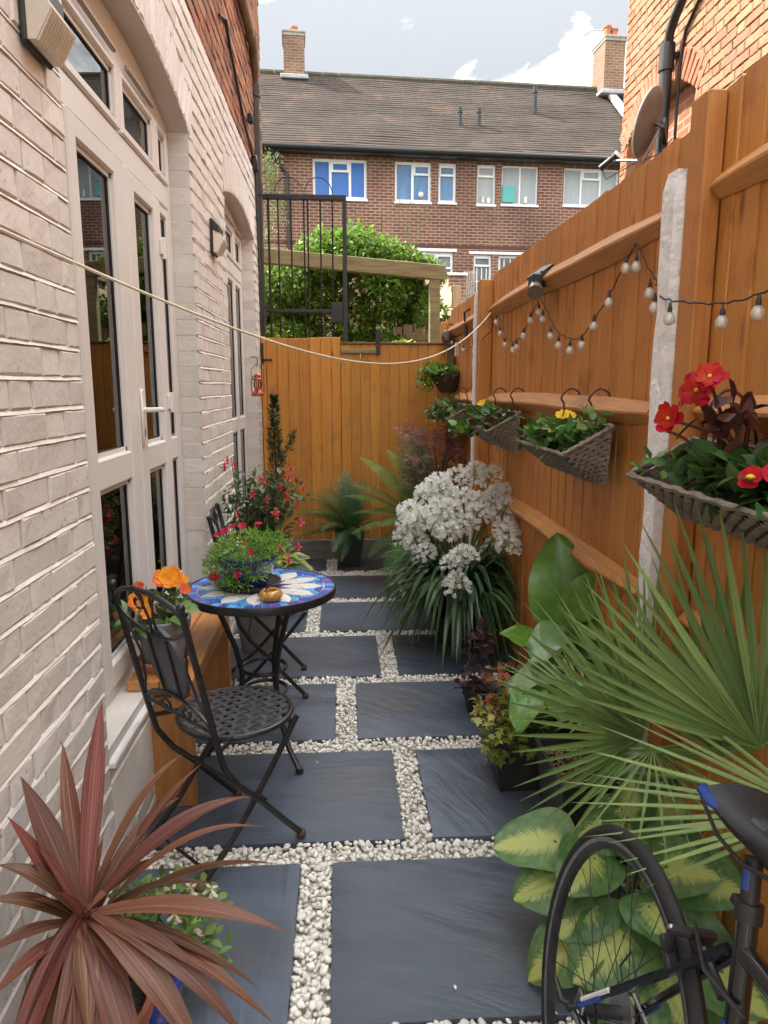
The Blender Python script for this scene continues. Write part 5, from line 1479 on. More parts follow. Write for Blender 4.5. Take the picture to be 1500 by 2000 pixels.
def flower_head(mb, c, r, n, tilt, layers=2, fold=.25, wide=.55, cup=.25, ruff=.07):
    """open flower with n petals in layers facing tilt"""
    q = V(tilt).to_track_quat('Z', 'Y')
    for ly_ in range(layers):
        for k in range(n):
            a = 2*math.pi*(k+.5*ly_)/n+random.uniform(-.1, .1)
            rr = r*(1-.25*ly_)*random.uniform(.9, 1.08)
            ca, sa = math.cos(a), math.sin(a); w_ = rr*wide
            pt = []
            for (t, wt, z_) in ((.08, .25, 0), (.45, .85, cup*.35), (.8, 1.0, cup*.75), (1.0, .5, cup*.8)):
                for s_ in (-1, 0, 1):
                    x_, y_ = t*rr, s_*wt*w_*.5
                    z2 = z_*rr+ly_*.12*rr+abs(s_)*fold*w_*.2+ruff*rr*random.uniform(-1, 1)*t
                    pt.append(V(c)+q @ V((x_*ca-y_*sa, x_*sa+y_*ca, z2)))
            b = len(mb.v); mb.v.extend(tuple(p) for p in pt)
            for i in range(3):
                for s_ in range(2): mb.f.append((b+i*3+s_, b+i*3+s_+1, b+(i+1)*3+s_+1, b+(i+1)*3+s_))
    return mb
M_gl = leafm('primrose_leaf', (.06, .14, .025), (.13, .26, .05), .42, .25, .35, .03)
M_gl2 = leafm('bedding_leaf', (.035, .085, .022), (.09, .17, .045), .45, .22, .35, .03)
M_bronze = leafm('bronze_leaf', (.055, .016, .014), (.12, .035, .025), .4, .2, .3, .02)
M_redfl = leafm('scarlet_petal', (.36, .004, .004), (.50, .007, .007), .6, .2, .2, .01, spec=.2)
M_yelfl = leafm('yellow_petal', (.72, .42, .01), (.85, .58, .03), .5, .25, .12, .01, spec=.2)
M_eye = pm('yellow_flower_eye', (.70, .45, .03), None, .6, 20)
# nearest basket: scarlet begonia, bronze leaves, red and yellow primula
p1 = fence_planter(1.14, 1.83, 'nearest wicker planter, with tall scarlet flowers and bronze leaves', (1.33, 1.72))
planter_leaves(p1, 1.2, 1.62, 150, M_gl2, (.05, .085), 1.315, .06, over=-.03)
planter_leaves(p1, 1.2, 1.84, 50, M_gl, (.035, .06), 1.31, .05, over=-.03)
P_ = np.column_stack([RNG.uniform(.80, .92, 46), RNG.normal(1.52, .06, 46), RNG.uniform(1.36, 1.50, 46)])
scatter('bronze_foliage', P_, rand_dirs(46, .35), RNG.uniform(.045, .085, 46), M_bronze, p1, TM_LEAF, .5)
stb = MB()
FL = [((.795, 1.700, 1.452), (-.8, -.5, .25)), ((.80, 1.585, 1.520), (-.55, -.8, .35)), ((.80, 1.53, 1.548), (-.4, -.6, .7)), ((.81, 1.64, 1.515), (-.8, .2, .3))]
for (c, d) in FL: stb.tube([(.88, 1.53, 1.33), (.86, 1.54, 1.42), V(c)-V(d).normalized()*.01], [.006, .005, .0035], 6)
stb.tube([(.88, 1.52, 1.33), (.88, 1.5, 1.45), (.86, 1.47, 1.52)], [.006, .005, .003], 6)
obj('stem', stb, M_bronze, p1, smooth=True)
for (c, d) in FL:
    obj('flower', flower_head(MB(), c, .040, 6, d, 2, wide=.80, cup=.22, ruff=.16), M_redfl, p1, smooth='all')
    dn = V(d).normalized(); obj('flower_eye', MB().sphere(V(c)+dn*.006, .005, 8, 6), M_eye, p1, smooth=True)
for (c, d) in (((.79, 1.245, 1.375), (-.5, -.7, .6)), ((.77, 1.29, 1.36), (-.7, -.4, .6)), ((.80, 1.21, 1.385), (-.3, -.8, .5))):
    obj('flower', flower_head(MB(), c, .024, 6, d, 1, wide=.9, cup=.15, ruff=.12), M_redfl, p1, smooth='all')
    dn = V(d).normalized(); obj('flower_eye', MB().sphere(V(c)+dn*.003, .009, 8, 6, (1, 1, .6)), M_eye, p1, smooth=True)
# second
p2 = fence_planter(2.40, 3.06, 'second wicker planter from the front, one yellow flower above leafy primroses', (2.60, 3.055-.12))
planter_leaves(p2, 2.42, 3.06, 210, M_gl, (.04, .075), 1.315, .075, over=-.012)
planter_leaves(p2, 2.44, 3.05, 80, M_gl2, (.04, .065), 1.31, .06, over=-.03)
for (c, d) in (((.80, 2.55, 1.425), (-.4, -.5, .8)), ((.83, 2.58, 1.42), (-.1, -.5, .8)), ((.80, 2.68, 1.36), (-.5, -.4, .7))):
    obj('flower', flower_head(MB(), c, .028 if c[2] > 1.4 else .016, 9, d, 3, wide=.5, cup=.45), M_yelfl, p2, smooth='all')
P_ = np.column_stack([RNG.normal(.86, .02, 12), RNG.normal(2.46, .03, 12), RNG.uniform(1.38, 1.44, 12)])
scatter('sprig', P_, rand_dirs(12, .8), RNG.uniform(.04, .07, 12), leafm('pale_sprig', (.14, .24, .06), (.22, .34, .10), .5, .3), p2, TM_LEAF)['kind'] = 'stuff'
# third
p3 = fence_planter(3.68, 4.36, 'third wicker planter from the front, trailing green leaves over its lip', (3.84, 4.28))
planter_leaves(p3, 3.78, 4.38, 210, M_gl, (.045, .085), 1.325, .07, over=.0)
planter_leaves(p3, 4.1, 4.40, 60, M_gl, (.045, .085), 1.29, .05, over=.06)
planter_leaves(p3, 3.66, 4.36, 60, M_bronze, (.04, .06), 1.34, .07)
for (c, d) in (((.79, 3.98, 1.44), (-.4, -.6, .8)), ((.80, 4.1, 1.43), (-.4, -.6, .8))):
    obj('flower', flower_head(MB(), c, .024, 9, d, 3, wide=.5, cup=.45), M_yelfl, p3, smooth='all')
# fourth
p4 = fence_planter(5.12, 5.76, 'fourth wicker planter from the front, beyond the slim white post', (5.25, 5.62))
planter_leaves(p4, 5.20, 5.82, 240, leafm('mixed_leaf', (.07, .13, .04), (.20, .27, .10), .45, .25, .4, .04), (.045, .085), 1.32, .09, over=.04)
# small round basket in the corner
rb = thing('round_basket', 'small round dark wicker basket with trailing greenery in the far fence corner', 'hanging basket', (.90, 6.12, 1.50))
rbm = MB(); ctr = (.90, 6.13, 1.485)
for k in range(13):
    t = k/12; r_ = .055+.075*math.sin(t*1.5); z_ = .155*t
    rbm.tube([(ctr[0]+(r_+.004*math.sin(a*9+k*math.pi))*math.cos(a), ctr[1]+(r_+.004*math.sin(a*9+k*math.pi))*math.sin(a), ctr[2]+z_) for a in np.linspace(0, 6.283, 54, endpoint=False)], .008, 5, closed=True)
rbm.lathe([(.0005, 0), (.055, 0)], 18, ctr)
obj('basket', rbm, M_wickd, rb, smooth=True)
obj('soil', MB().lathe([(.0005, .13), (.118, .125)], 20, ctr), M_soil, rb)
P_, d_ = in_ellipsoids(420, [((.82, 6.10, 1.66), (.15, .12, .06)), ((.73, 6.08, 1.60), (.10, .10, .11)), ((.88, 6.05, 1.65), (.12, .12, .05))], .2)
scatter('foliage', P_, rand_dirs(420, .1, d_*.7), RNG.uniform(.03, .055, 420), leafm('trailing_leaf', (.09, .20, .03), (.16, .32, .05), .45, .3), rb, TM_LEAF)
hg = MB()
for a in (0.4, 2.5, 4.6): hg.tube([(ctr[0]+.128*math.cos(a), ctr[1]+.128*math.sin(a), ctr[2]+.155), (ctr[0]+.01, ctr[1]+.05, 1.93)], .0022, 4)
hg.tube([(ctr[0]+.01, ctr[1]+.05, 1.93), (ctr[0]+.02, ctr[1]+.07, 1.97), (.98, 6.4, 1.96)], .004, 5)
obj('hanger', hg, M_iron, rb)
# ================================================================ timber step at the doors
st_ = thing('timber_step', 'orange varnished timber step bench below the near arched doors', 'step', (-0.66, 2.85, 0))
for (xa, xb) in ((-0.775, -0.662), (-0.658, -0.545)):
    obj('plank', MB().box((xa, 2.42, .462), (xb, 3.34, .500), .004), M_woodstep, st_)
obj('edge_rail', MB().box((-0.770, 2.425, .40), (-0.742, 3.335, .4615), .003).box((-0.578, 2.46, .425), (-0.552, 3.30, .4615), .003), M_woodstep, st_)
M_stepv = pm('varnished_step_leg', (0.38, 0.15, 0.04), (0.50, 0.22, 0.07), 0.42, 7, stretch=(6, 6, 0.6), bump=0.2, bscale=30, var=.1, bdist=.002)
obj('leg', MB().box((-0.735, 2.44, -.002), (-0.553, 2.475, .4245), .003), M_stepv, st_)
obj('leg', MB().box((-0.735, 3.27, -.002), (-0.553, 3.315, .4245), .003), M_stepv, st_)

# ================================================================ folding bistro chairs
def make_chair(label):
    t = thing('bistro_chair', label, 'chair', (0, 0, 0), 0, 'black folding bistro chairs')
    O = lambda name, mb, m=M_black, par=None, sm=True: obj(name, mb, m, par or t, sm, world=False)
    r_ = 0.0105
    tops = []
    for s_ in (-1, 1):
        x_ = s_*0.190
        pts = [(x_*1.0, -.305, .915), (x_, -.275, .78), (x_, -.235, .60), (x_, -.208, .48), (x_*.99, -.185, .39), (x_*.98, -.135, .31), (x_*.97, -.055, .225), (x_*.96, .04, .11), (x_*.95, .125, .012)]
        O('back_post', MB().tube(pts, r_, 8))
        O('finial', MB().sphere((x_, -.306, .922), .0135, 8, 6))
        O('foot', MB().lathe([(.014, 0), (.0165, .006), (.015, .02), (.011, .024)], 10, (x_*.95, .125, 0)), pm('rusty_foot', (.05, .025, .018), (.12, .05, .03), .6, 40) if not MATS.get('rusty_foot') else MATS['rusty_foot'])
        xr = s_*0.160
        pl = [(xr, .135, .435), (xr, .06, .34), (xr, -.03, .235), (xr, -.14, .115), (xr, -.27, .012)]
        O('rear_leg', MB().tube(pl, r_*.95, 8))
        O('foot', MB().lathe([(.014, 0), (.0165, .006), (.015, .02), (.011, .024)], 10, (xr, -.272, 0)), MATS['rusty_foot'])
        O('pivot', MB().tube([(s_*.152, -.040, .222), (s_*.20, -.040, .222)], .007, 8))
    O('stretcher', MB().tube([(-.16, -.235, .048), (.16, -.235, .048)], .006, 6))
    O('stretcher', MB().tube([(-.19, -.150, .325), (.19, -.150, .325)], .0055, 6))
    for s_ in (-1, 1): O('seat_bracket', MB().beam((s_*.19, -.205, .445), (s_*.14, -.10, .447), .004, .016))
    # woven seat
    SR = 0.187; zs = 0.452
    O('seat_rim', MB().tube([(SR*math.cos(a), SR*math.sin(a), zs-.006) for a in np.linspace(0, 6.283, 49)[:-1]], .010, 8, closed=True))
    pit = 0.0335; wd = 0.0170; half = int(SR/pit)
    M_seat = pm('sky_sheen_strip', (0.035, 0.035, 0.038), (0.075, 0.075, 0.080), 0.33, 40) if not MATS.get('sky_sheen_strip') else MATS['sky_sheen_strip']  # black strips; the sky's sheen is put into the greyer base colour
    for ax_ in (0, 1):
        for k in range(-half, half+1):
            c = k*pit; ln_ = math.sqrt(max(0, (SR-.002)**2-(abs(c)+wd/2)**2))
            if ln_ < .03: continue
            n = 26; vs = []; fs = []
            for i in range(n+1):
                u = -ln_+2*ln_*i/n
                z_ = zs+.0016*math.cos(math.pi*(u/pit+k+ax_))
                for dv, dz in ((-wd/2, 0), (wd/2, 0), (wd/2, -.0022), (-wd/2, -.0022)):
                    vs.append((u, c+dv, z_+dz) if ax_ == 0 else (c+dv, u, z_+dz))
            for i in range(n):
                a = 4*i
                for q in range(4): fs.append((a+q, a+(q+1) % 4, a+4+(q+1) % 4, a+4+q))
            mb = MB(); mb.add(vs, fs); O('seat_strip', mb, M_seat, None, 50)
    # backrest: arch, lower bow, scrolls, oval plate
    def bp(x_, z_): return (x_, -.208-(z_-.48)*.223, z_)
    arch = [bp(.190*math.cos(a), .872+.062*math.sin(a)) for a in np.linspace(0, math.pi, 22)]
    O('back_arch', MB().tube(arch, .0085, 8))
    O('back_bow', MB().tube([bp(.188*math.cos(a), .865-.075*math.sin(a)) for a in np.linspace(0, math.pi, 22)], .006, 6))
    O('back_bow', MB().tube([bp(.188*math.cos(a), .515+.0*math.sin(a)) for a in np.linspace(0, math.pi, 8)], .0065, 6))
    O('back_bow', MB().tube([bp(.186*math.cos(a), .500+.085*math.sin(a)) for a in np.linspace(0, math.pi, 18)], .005, 6))
    for s_ in (-1, 1):
        sp_ = [bp(s_*(.055+.045*(1-t*.75)*math.cos(t*8.0)), .905+.045*(1-t*.75)*math.sin(t*8.0)-.02*t) for t in np.linspace(0, 1, 26)]
        O('scroll', MB().tube([bp(s_*.02, .795)]+[bp(s_*.012, .84), bp(s_*.03, .90)]+sp_[4:], .0045, 6))
        sp_ = [bp(s_*(.062+.038*(1-t*.75)*math.cos(t*8.0)), .535-.032*(1-t*.75)*math.sin(t*8.0)) for t in np.linspace(0, 1, 26)]
        O('scroll', MB().tube(sp_, .0042, 6))
        O('side_bow', MB().tube([bp(s_*.186, .83), bp(s_*.15, .77), bp(s_*.128, .70), bp(s_*.15, .60), bp(s_*.186, .54)], .0045, 6))
        O('plate_stay', MB().tube([bp(s_*.05, .80), bp(s_*.05, .70), bp(s_*.045, .59)], .0045, 6))
    pl = MB(); q = V((0, -.975, -.2231)).normalized().to_track_quat('Z', 'Y').to_matrix().to_4x4()
    c0 = V(bp(0, .685))
    M_ = Matrix.Translation(c0+V((0, .012, .003))) @ Matrix.Rotation(-math.atan2(.223, 1.0), 4, 'X').inverted()
    ring = [(.098*math.cos(a), .126*math.sin(a)) for a in np.linspace(0, 6.283, 37)[:-1]]
    vs = []
    for yy, s_ in ((-.009, .94), (-.006, 1.0), (.006, 1.0), (.009, .94)):
        vs += [tuple(M_ @ V((x_*s_, yy, z_*s_))) for x_, z_ in ring]
    n = len(ring); fs = [(k*n+i, k*n+(i+1) % n, (k+1)*n+(i+1) % n, (k+1)*n+i) for k in range(3) for i in range(n)] + [tuple(range(n-1, -1, -1)), tuple(3*n+i for i in range(n))]
    pl.add(vs, fs)
    O('oval_plate', pl, pm('slate_grey_plate', (.050, .050, .058), (.085, .085, .095), .5, 10, bump=.2), None, 40)
    return t
ch1 = make_chair('black folding metal chair standing nearest, facing the mosaic table')
ch1.location = (-0.372, 2.275, 0.0015); ch1.rotation_euler = (0, 0, R(-45))
ch2 = copy_tree(ch1); ch2.location = (-0.335, 3.52, 0.0015); ch2.rotation_euler = (0, 0, R(-86))
ch2['label'] = 'black folding metal chair behind the mosaic table, its back half hidden by red flowers'

# ================================================================ mosaic bistro table
TX, TY, TZ = -0.338, 2.842, 0.722
tb_ = thing('mosaic_table', 'small round bistro table with blue and white star mosaic top', 'table', (TX, TY, 0), 0)
O = lambda name, mb, m=M_black, par=None, sm=True: obj(name, mb, m, par or tb_, sm, world=False)
O('rim', MB().lathe([(.285, TZ-.030), (.303, TZ-.030), (.305, TZ-.004), (.302, TZ+.0015), (.297, TZ+.0015), (.2965, TZ-.004)], 64, closed=True), M_black, None, 40)
M_grout = pm('pale_grout', (.42, .42, .42), (.52, .52, .51), .9, 40)
O('tabletop', MB().lathe([(.0005, TZ-.020), (.2962, TZ-.020), (.2962, TZ-.0035), (.0005, TZ-.0035)], 64), M_grout, None, 40)
M_tw = pm('white_mosaic', (.70, .67, .62), (.80, .77, .73), .22, 10, var=.06)
M_tb = pm('royal_blue_mosaic', (.03, .09, .42), (.06, .15, .52), .2, 10, var=.3)
M_tl = pm('sky_blue_mosaic', (.07, .28, .58), (.12, .38, .68), .2, 10, var=.25)
M_tv = pm('violet_mosaic', (.10, .08, .34), (.15, .12, .42), .2, 10, var=.3)
M_td = pm('dark_brown_mosaic', (.035, .022, .022), (.06, .04, .04), .2, 10, var=.3)
def tile(poly, m):
    cxp = sum(p[0] for p in poly)/len(poly); cyp = sum(p[1] for p in poly)/len(poly)
    def sh(p, d):
        v = V((cxp-p[0], cyp-p[1])); l_ = v.length; return (p[0]+v.x/l_*d, p[1]+v.y/l_*d)
    a = [sh(p, .0016) for p in poly]; b = [sh(p, .0026) for p in poly]; n = len(poly); h = random.uniform(-.0003, .0003)
    vs = [(x_, y_, TZ-.004) for x_, y_ in a]+[(x_, y_, TZ-.0008+h) for x_, y_ in a]+[(x_, y_, TZ+h) for x_, y_ in b]
    fs = [tuple(2*n+i for i in range(n))]+[(k*n+i, k*n+(i+1) % n, (k+1)*n+(i+1) % n, (k+1)*n+i) for k in range(2) for i in range(n)]
    mb = MB(); mb.add(vs, fs); O('tile', mb, m, None, False)
pol = lambda r_, a: (r_*math.cos(a), r_*math.sin(a))
NP = 12
for k in range(NP):
    a = 2*math.pi*k/NP; h = math.pi/NP
    # centre star
    tile([(0.004*math.cos(a), .004*math.sin(a)), pol(.062, a-h*.9), pol(.072, a-h*.1)], M_td if k % 2 else M_tv)
    tile([(0.004*math.cos(a), .004*math.sin(a)), pol(.072, a-h*.1), pol(.062, a+h*.9)], M_td)
    tile([pol(.074, a-h*.05), pol(.066, a+h*.95), pol(.130, a+h)], M_tv if k % 3 else M_td)
    tile([pol(.066, a+h*1.05), pol(.074, a+h*1.95), pol(.130, a+h)], M_tb if k % 2 else M_tv)
    # white petals, four pieces each
    tile([pol(.078, a), pol(.130, a-h*.95), pol(.178, a-h*.86), pol(.155, a)], M_tw); tile([pol(.078, a), pol(.155, a), pol(.178, a+h*.86), pol(.130, a+h*.95)], M_tw)
    tile([pol(.157, a), pol(.180, a-h*.85), pol(.216, a-h*.56), pol(.254, a)], M_tw); tile([pol(.157, a), pol(.254, a), pol(.216, a+h*.56), pol(.180, a+h*.85)], M_tw)
    # blue between the petals
    b = a+h
    tile([pol(.150, b), pol(.183, b+h*.13), pol(.216, b+h*.42), pol(.220, b)], M_tl); tile([pol(.150, b), pol(.220, b), pol(.216, b-h*.42), pol(.183, b-h*.13)], M_tl)
    tile([pol(.222, b), pol(.218, b+h*.42), pol(.252, b+h*.96), pol(.255, b+h*.4)], M_tb if k % 2 else M_tl); tile([pol(.222, b), pol(.255, b-h*.4), pol(.252, b-h*.96), pol(.218, b-h*.42)], M_tl)
    tile([pol(.224, b), pol(.2552, b+h*.36), pol(.2565, b), pol(.2552, b-h*.36)], M_tb)
for k in range(52):
    a0, a1 = 2*math.pi*k/52, 2*math.pi*(k+1)/52
    tile([pol(.258, a0), pol(.296, a0), pol(.296, (a0+a1)/2), pol(.296, a1), pol(.258, a1)], random.choice((M_tb, M_tb, M_tl, M_tl, M_tv)))
for k in range(3):
    a = R(-52+120*k)
    q = lambda r_, z_: (r_*math.cos(a), r_*math.sin(a), z_)
    O('leg', MB().tube([q(.205, TZ-.03), q(.165, .60), q(.115, .47), q(.093, .37), q(.092, .28), q(.115, .18), q(.175, .075), q(.245, .010)], .0115, 8))
    O('foot', MB().lathe([(.015, 0), (.017, .006), (.013, .022)], 10, q(.247, 0)))
    a2 = a+R(60)
    O('brace', MB().tube([(.20*math.cos(a), .20*math.sin(a), TZ-.032), (.06*math.cos(a2), .06*math.sin(a2), TZ-.10), (-.12*math.cos(a), -.12*math.sin(a), TZ-.032)], .007, 6))
for z_ in (.375, .275): O('ring', MB().tube([(.092*math.cos(t), .092*math.sin(t), z_) for t in np.linspace(0, 6.283, 33)[:-1]], .0085, 8, closed=True))
O('under_frame', MB().tube([(.20*math.cos(t), .20*math.sin(t), TZ-.031) for t in np.linspace(0, 6.283, 41)[:-1]], .008, 6, closed=True))

# ---- potted plant on the table
bl = thing('table_plant', 'bright green plant with dark red flowers in a cobalt pot on the mosaic table', 'potted plant', (-0.392, 2.845, TZ))
px_, py_, pz_ = -0.392, 2.845, TZ+.0015
M_cob = pm('cobalt_glaze', (.012, .018, .16), (.02, .03, .22), .12, 5, coat=.6)
obj('saucer', MB().lathe([(.0005, 0), (.112, 0), (.136, .024), (.131, .025), (.110, .008), (.0005, .007)], 36, (px_, py_, pz_)), M_blackpl, bl, smooth=True)
obj('pot', MB().lathe([(.0005, .009), (.078, .009), (.098, .05), (.112, .105), (.122, .125), (.120, .135), (.110, .133), (.104, .12)], 36, (px_, py_, pz_)), M_cob, bl, smooth=True)
obj('soil', MB().lathe([(.0005, .12), (.106, .118)], 24, (px_, py_, pz_)), M_soil, bl)
els = [((px_, py_, pz_+.15), (.145, .14, .075)), ((px_-.06, py_-.09, pz_+.10), (.10, .07, .09)), ((px_+.07, py_+.02, pz_+.16), (.10, .12, .07)), ((px_-.10, py_+.02, pz_+.10), (.075, .10, .08)), ((px_-.02, py_-.12, pz_+.07), (.06, .035, .06)), ((px_+.05, py_-.11, pz_+.10), (.05, .035, .05))]
P_, d_ = in_ellipsoids(2600, els, .45)
scatter('foliage', P_, rand_dirs(len(P_), .45, d_*.8), RNG.uniform(.018, .034, len(P_)), leafm('lime_leaf', (.13, .27, .03), (.26, .42, .06), .42, .35, .35, .02), bl, TM_NARROW, .7)
M_drk = leafm('crimson_petal', (.28, .006, .02), (.42, .012, .05), .5, .2, .2, .01, spec=.2)
for (dx, dy, dz, r_) in ((-.11, -.13, .075, .022), (-.02, -.145, .085, .017), (-.09, .02, .225, .020), (-.02, .03, .245, .020), (-.13, .08, .20, .018), (.14, -.02, .16, .016), (.13, .06, .12, .015), (-.07, .09, .23, .016), (.04, .10, .24, .014), (.03, -.12, .17, .014)):
    obj('flower', flower_head(MB(), (px_+dx, py_+dy, pz_+dz), r_, 5, (dx*2, dy*2-.4, .6), 2, wide=.9, cup=.3), M_drk, bl, smooth='all')
ash = thing('yellow_ashtray', 'small round mustard yellow glazed ashtray on the mosaic table', 'ashtray', (-0.281, 2.645, TZ))
ay = MB(); prof = [(.0005, .002), (.030, 0), (.043, .010), (.047, .022), (.042, .036), (.031, .043), (.026, .040), (.030, .030), (.032, .018), (.0005, .010)]
ay.lathe(prof, 32, (-.281, 2.645, TZ+.0005))
for i, p in enumerate(ay.v):
    a = math.atan2(p[1]-2.645, p[0]+.281)
    if p[2] > TZ+.034: ay.v[i] = (p[0], p[1], p[2]-.009*max(0, math.cos(3*a))**6)
obj('bowl', ay, pm('mustard_glaze', (.42, .20, .03), (.52, .27, .05), .2, 8, coat=.5), ash, smooth=True)

# ---- begonia on the step
bg_ = thing('orange_begonia', 'orange begonia in a grey pot on a terracotta saucer, standing on the timber step', 'potted plant', (-.672, 2.56, .5))
bx, by, bz = -.672, 2.56, .5005
obj('saucer', MB().lathe([(.0005, 0), (.080, 0), (.098, .035), (.095, .042), (.088, .040), (.076, .012), (.0005, .010)], 30, (bx, by, bz)), M_terra, bg_, smooth=True)
obj('pot', MB().lathe([(.0005, .012), (.070, .012), (.088, .14), (.100, .148), (.103, .19), (.098, .195), (.090, .19), (.088, .17)], 30, (bx, by, bz)), M_greypot, bg_, smooth=True)
obj('soil', MB().lathe([(.0005, .178), (.09, .176)], 20, (bx, by, bz)), M_soil, bg_)
P_, d_ = in_ellipsoids(46, [((bx, by, bz+.23), (.10, .10, .05)), ((bx-.06, by-.02, bz+.20), (.08, .08, .03))], .3)
scatter('foliage', P_, rand_dirs(len(P_), .1, d_*.9), RNG.uniform(.06, .10, len(P_)), leafm('begonia_leaf', (.05, .11, .025), (.10, .20, .045), .38, .2, .3, .02), bg_, TM_LEAF, .4, smooth=True)
M_or = leafm('orange_petal', (.78, .17, .015), (.85, .36, .03), .5, .3, .12, .015, spec=.2)
M_or2 = leafm('coral_petal', (.72, .10, .05), (.80, .26, .06), .5, .3, .12, .015, spec=.2)
for (dx, dy, dz, r_, m_) in ((.035, -.02, .335, .058, M_or), (.0, .03, .315, .045, M_or2), (-.055, -.06, .265, .052, M_or), (-.02, -.10, .24, .034, M_or), (.085, .0, .29, .026, M_or2), (-.075, -.01, .30, .030, M_or2), (.06, .05, .31, .034, M_or)):
    obj('flower', flower_head(MB(), (bx+dx, by+dy, bz+dz), r_*.84, 7, (dx*3+.1, dy*3-.6, .7), 4, wide=.8, cup=.7), m_, bg_, smooth='all')
sg = MB()
for k in range(6): sg.tube([(bx, by, bz+.17), (bx+random.uniform(-.03, .03), by-.02, bz+.22), (bx+random.uniform(-.07, .07), by+random.uniform(-.07, .04), bz+.29)], .005, 5)
obj('stem', sg, M_stem, bg_)
# ================================================================ plants
def arch_leaf(mb, base, tip, wmax, droop=.0, fold=.35, prof=None, n=10, lift=.0, twist=0.0):
    """a strap leaf from base to tip, arched; widths follow prof(t)"""
    a, b = V(base), V(tip); d = b-a; ln_ = d.length
    up_ = V((0, 0, 1)); side = d.cross(up_)
    side = side.normalized() if side.length > 1e-5 else V((1, 0, 0))
    if twist: side = (Quaternion(d.normalized(), twist) @ side)
    pts = []
    for i in range(n+1):
        t = i/n
        p = a+d*t+up_*(lift*ln_*4*t*(1-t)) - up_*(droop*ln_*t*t)+up_*(droop*ln_*t)
        pts.append(p)
    prof = prof or (lambda t: min(1, .45+1.6*t) if t < .4 else max(.02, (1-((t-.4)/.6)**1.8)))
    mb.strip(pts, side, [wmax*.5*prof(i/n) for i in range(n+1)], fold)
    return mb

# ---- cordyline in the near left corner
cc_ = V((-.535, 1.312, .455))
co = thing('red_cordyline', 'big spiky cordyline with coppery red strap leaves in the near left corner', 'potted plant', (cc_.x, cc_.y, 0))
M_cord = leafm('copper_leaf', (.095, .032, .021), (.215, .085, .050), .40, .16, .30, .018, island=False, scale=14, rib=((.25, .105, .075), .05), spec=.38, streak=True)
tips = [(-.544, 1.530, .839, .046), (-.631, 1.510, .748, .040), (-.566, 1.53, .725, .036), (-.690, 1.430, .715, .052), (-.690, 1.36, .667, .045), (-.390, 1.61, .658, .030), (-.338, 1.56, .658, .033), (-.384, 1.53, .593, .034), (-.218, 1.53, .590, .042), (-.182, 1.43, .576, .034), (-.147, 1.36, .536, .040), (-.120, 1.26, .456, .046), (-.171, 1.21, .377, .034), (-.140, 1.16, .347, .050), (-.186, 1.14, .33, .046), (-.246, 1.10, .30, .060), (-.389, 1.41, .528, .030),
        (-.69, 1.30, .60, .044), (-.69, 1.25, .56, .040), (-.688, 1.2, .48, .036), (-.66, 1.16, .42, .040), (-.34, 1.05, .22, .062), (-.42, 1.02, .14, .060), (-.50, 1.00, .12, .056), (-.56, 1.0, .14, .058), (-.62, 1.04, .20, .050), (-.30, 1.30, .30, .040), (-.27, 1.42, .44, .034), (-.40, 1.17, .40, .036), (-.47, 1.13, .36, .050), (-.62, 1.12, .3, .05), (-.29, 1.2, .2, .05)]
LP = lambda t: (.48+1.3*t if t < .4 else 1.0) if t < .5 else max(.012, 1.0*(1-((t-.5)/.5)**1.45))
for k, (x_, y_, z_, wd) in enumerate(tips):
    mb = MB(); d = V((x_, y_, z_))-cc_
    base = cc_+V((d.x*.05, d.y*.05, .02*random.uniform(-1, 1.5)))
    arch_leaf(mb, base, (x_, y_, z_), wd*.96, lift=(.035 if z_ > .66 else .11 if x_ > -.45 else .07)*random.uniform(.7, 1.5), droop=random.choice((0, 0, .12, .2)), fold=.34, prof=LP, n=14, twist=random.uniform(-.35, .35))
    obj('leaf', mb, M_cord, co, smooth='all')
for k in range(5):
    a = random.uniform(0, 6.28); mb = MB()
    arch_leaf(mb, cc_, cc_+V((.09*math.cos(a), .09*math.sin(a), random.uniform(.08, .22))), .026, lift=.05, fold=.6, prof=LP, n=8)
    obj('leaf', mb, M_cord, co, smooth='all')
obj('stem', MB().tube([(-.55, 1.33, .2), (-.54, 1.32, .35), cc_+V((0, 0, .02))], [.03, .028, .022], 10), M_bark, co, smooth=True)
obj('pot', MB().lathe([(.0005, -.02), (.10, -.02), (.125, .20), (.135, .205), (.135, .235), (.122, .235), (.118, .20)], 30, (-.555, 1.345, 0)), M_terra, co, smooth=True)
obj('soil', MB().lathe([(.0005, .205), (.12, .20)], 20, (-.555, 1.345, 0)), M_soil, co)

# ---- cream fuchsia by the cordyline, in a blue pot
cf = thing('cream_fuchsia', 'low leafy plant with cream flowers in a blue pot, behind the red cordyline', 'potted plant', (-.50, 1.60, 0))
obj('pot', MB().lathe([(.0005, -.02), (.075, -.02), (.10, .15), (.112, .16), (.110, .185), (.10, .183), (.098, .16)], 30, (-.49, 1.50, 0)), pm('deep_blue_glaze', (.01, .03, .28), (.015, .05, .40), .15, 5, coat=.5), cf, smooth=True)
obj('soil', MB().lathe([(.0005, .165), (.1, .16)], 20, (-.49, 1.50, 0)), M_soil, cf)
els = [((-.46, 1.62, .20), (.16, .14, .08)), ((-.60, 1.66, .18), (.10, .12, .09)), ((-.42, 1.58, .14), (.12, .08, .08)), ((-.66, 1.56, .12), (.04, .12, .10)), ((-.66, 1.44, .14), (.04, .10, .12)), ((-.50, 1.74, .14), (.14, .07, .09))]
P_, d_ = in_ellipsoids(620, els, .3)
scatter('foliage', P_, rand_dirs(len(P_), .3, d_*.7), RNG.uniform(.025, .042, len(P_)), leafm('pale_green_leaf', (.09, .17, .04), (.20, .30, .07), .45, .3, .35, .03), cf, TM_LEAF, .5)
sg = MB()
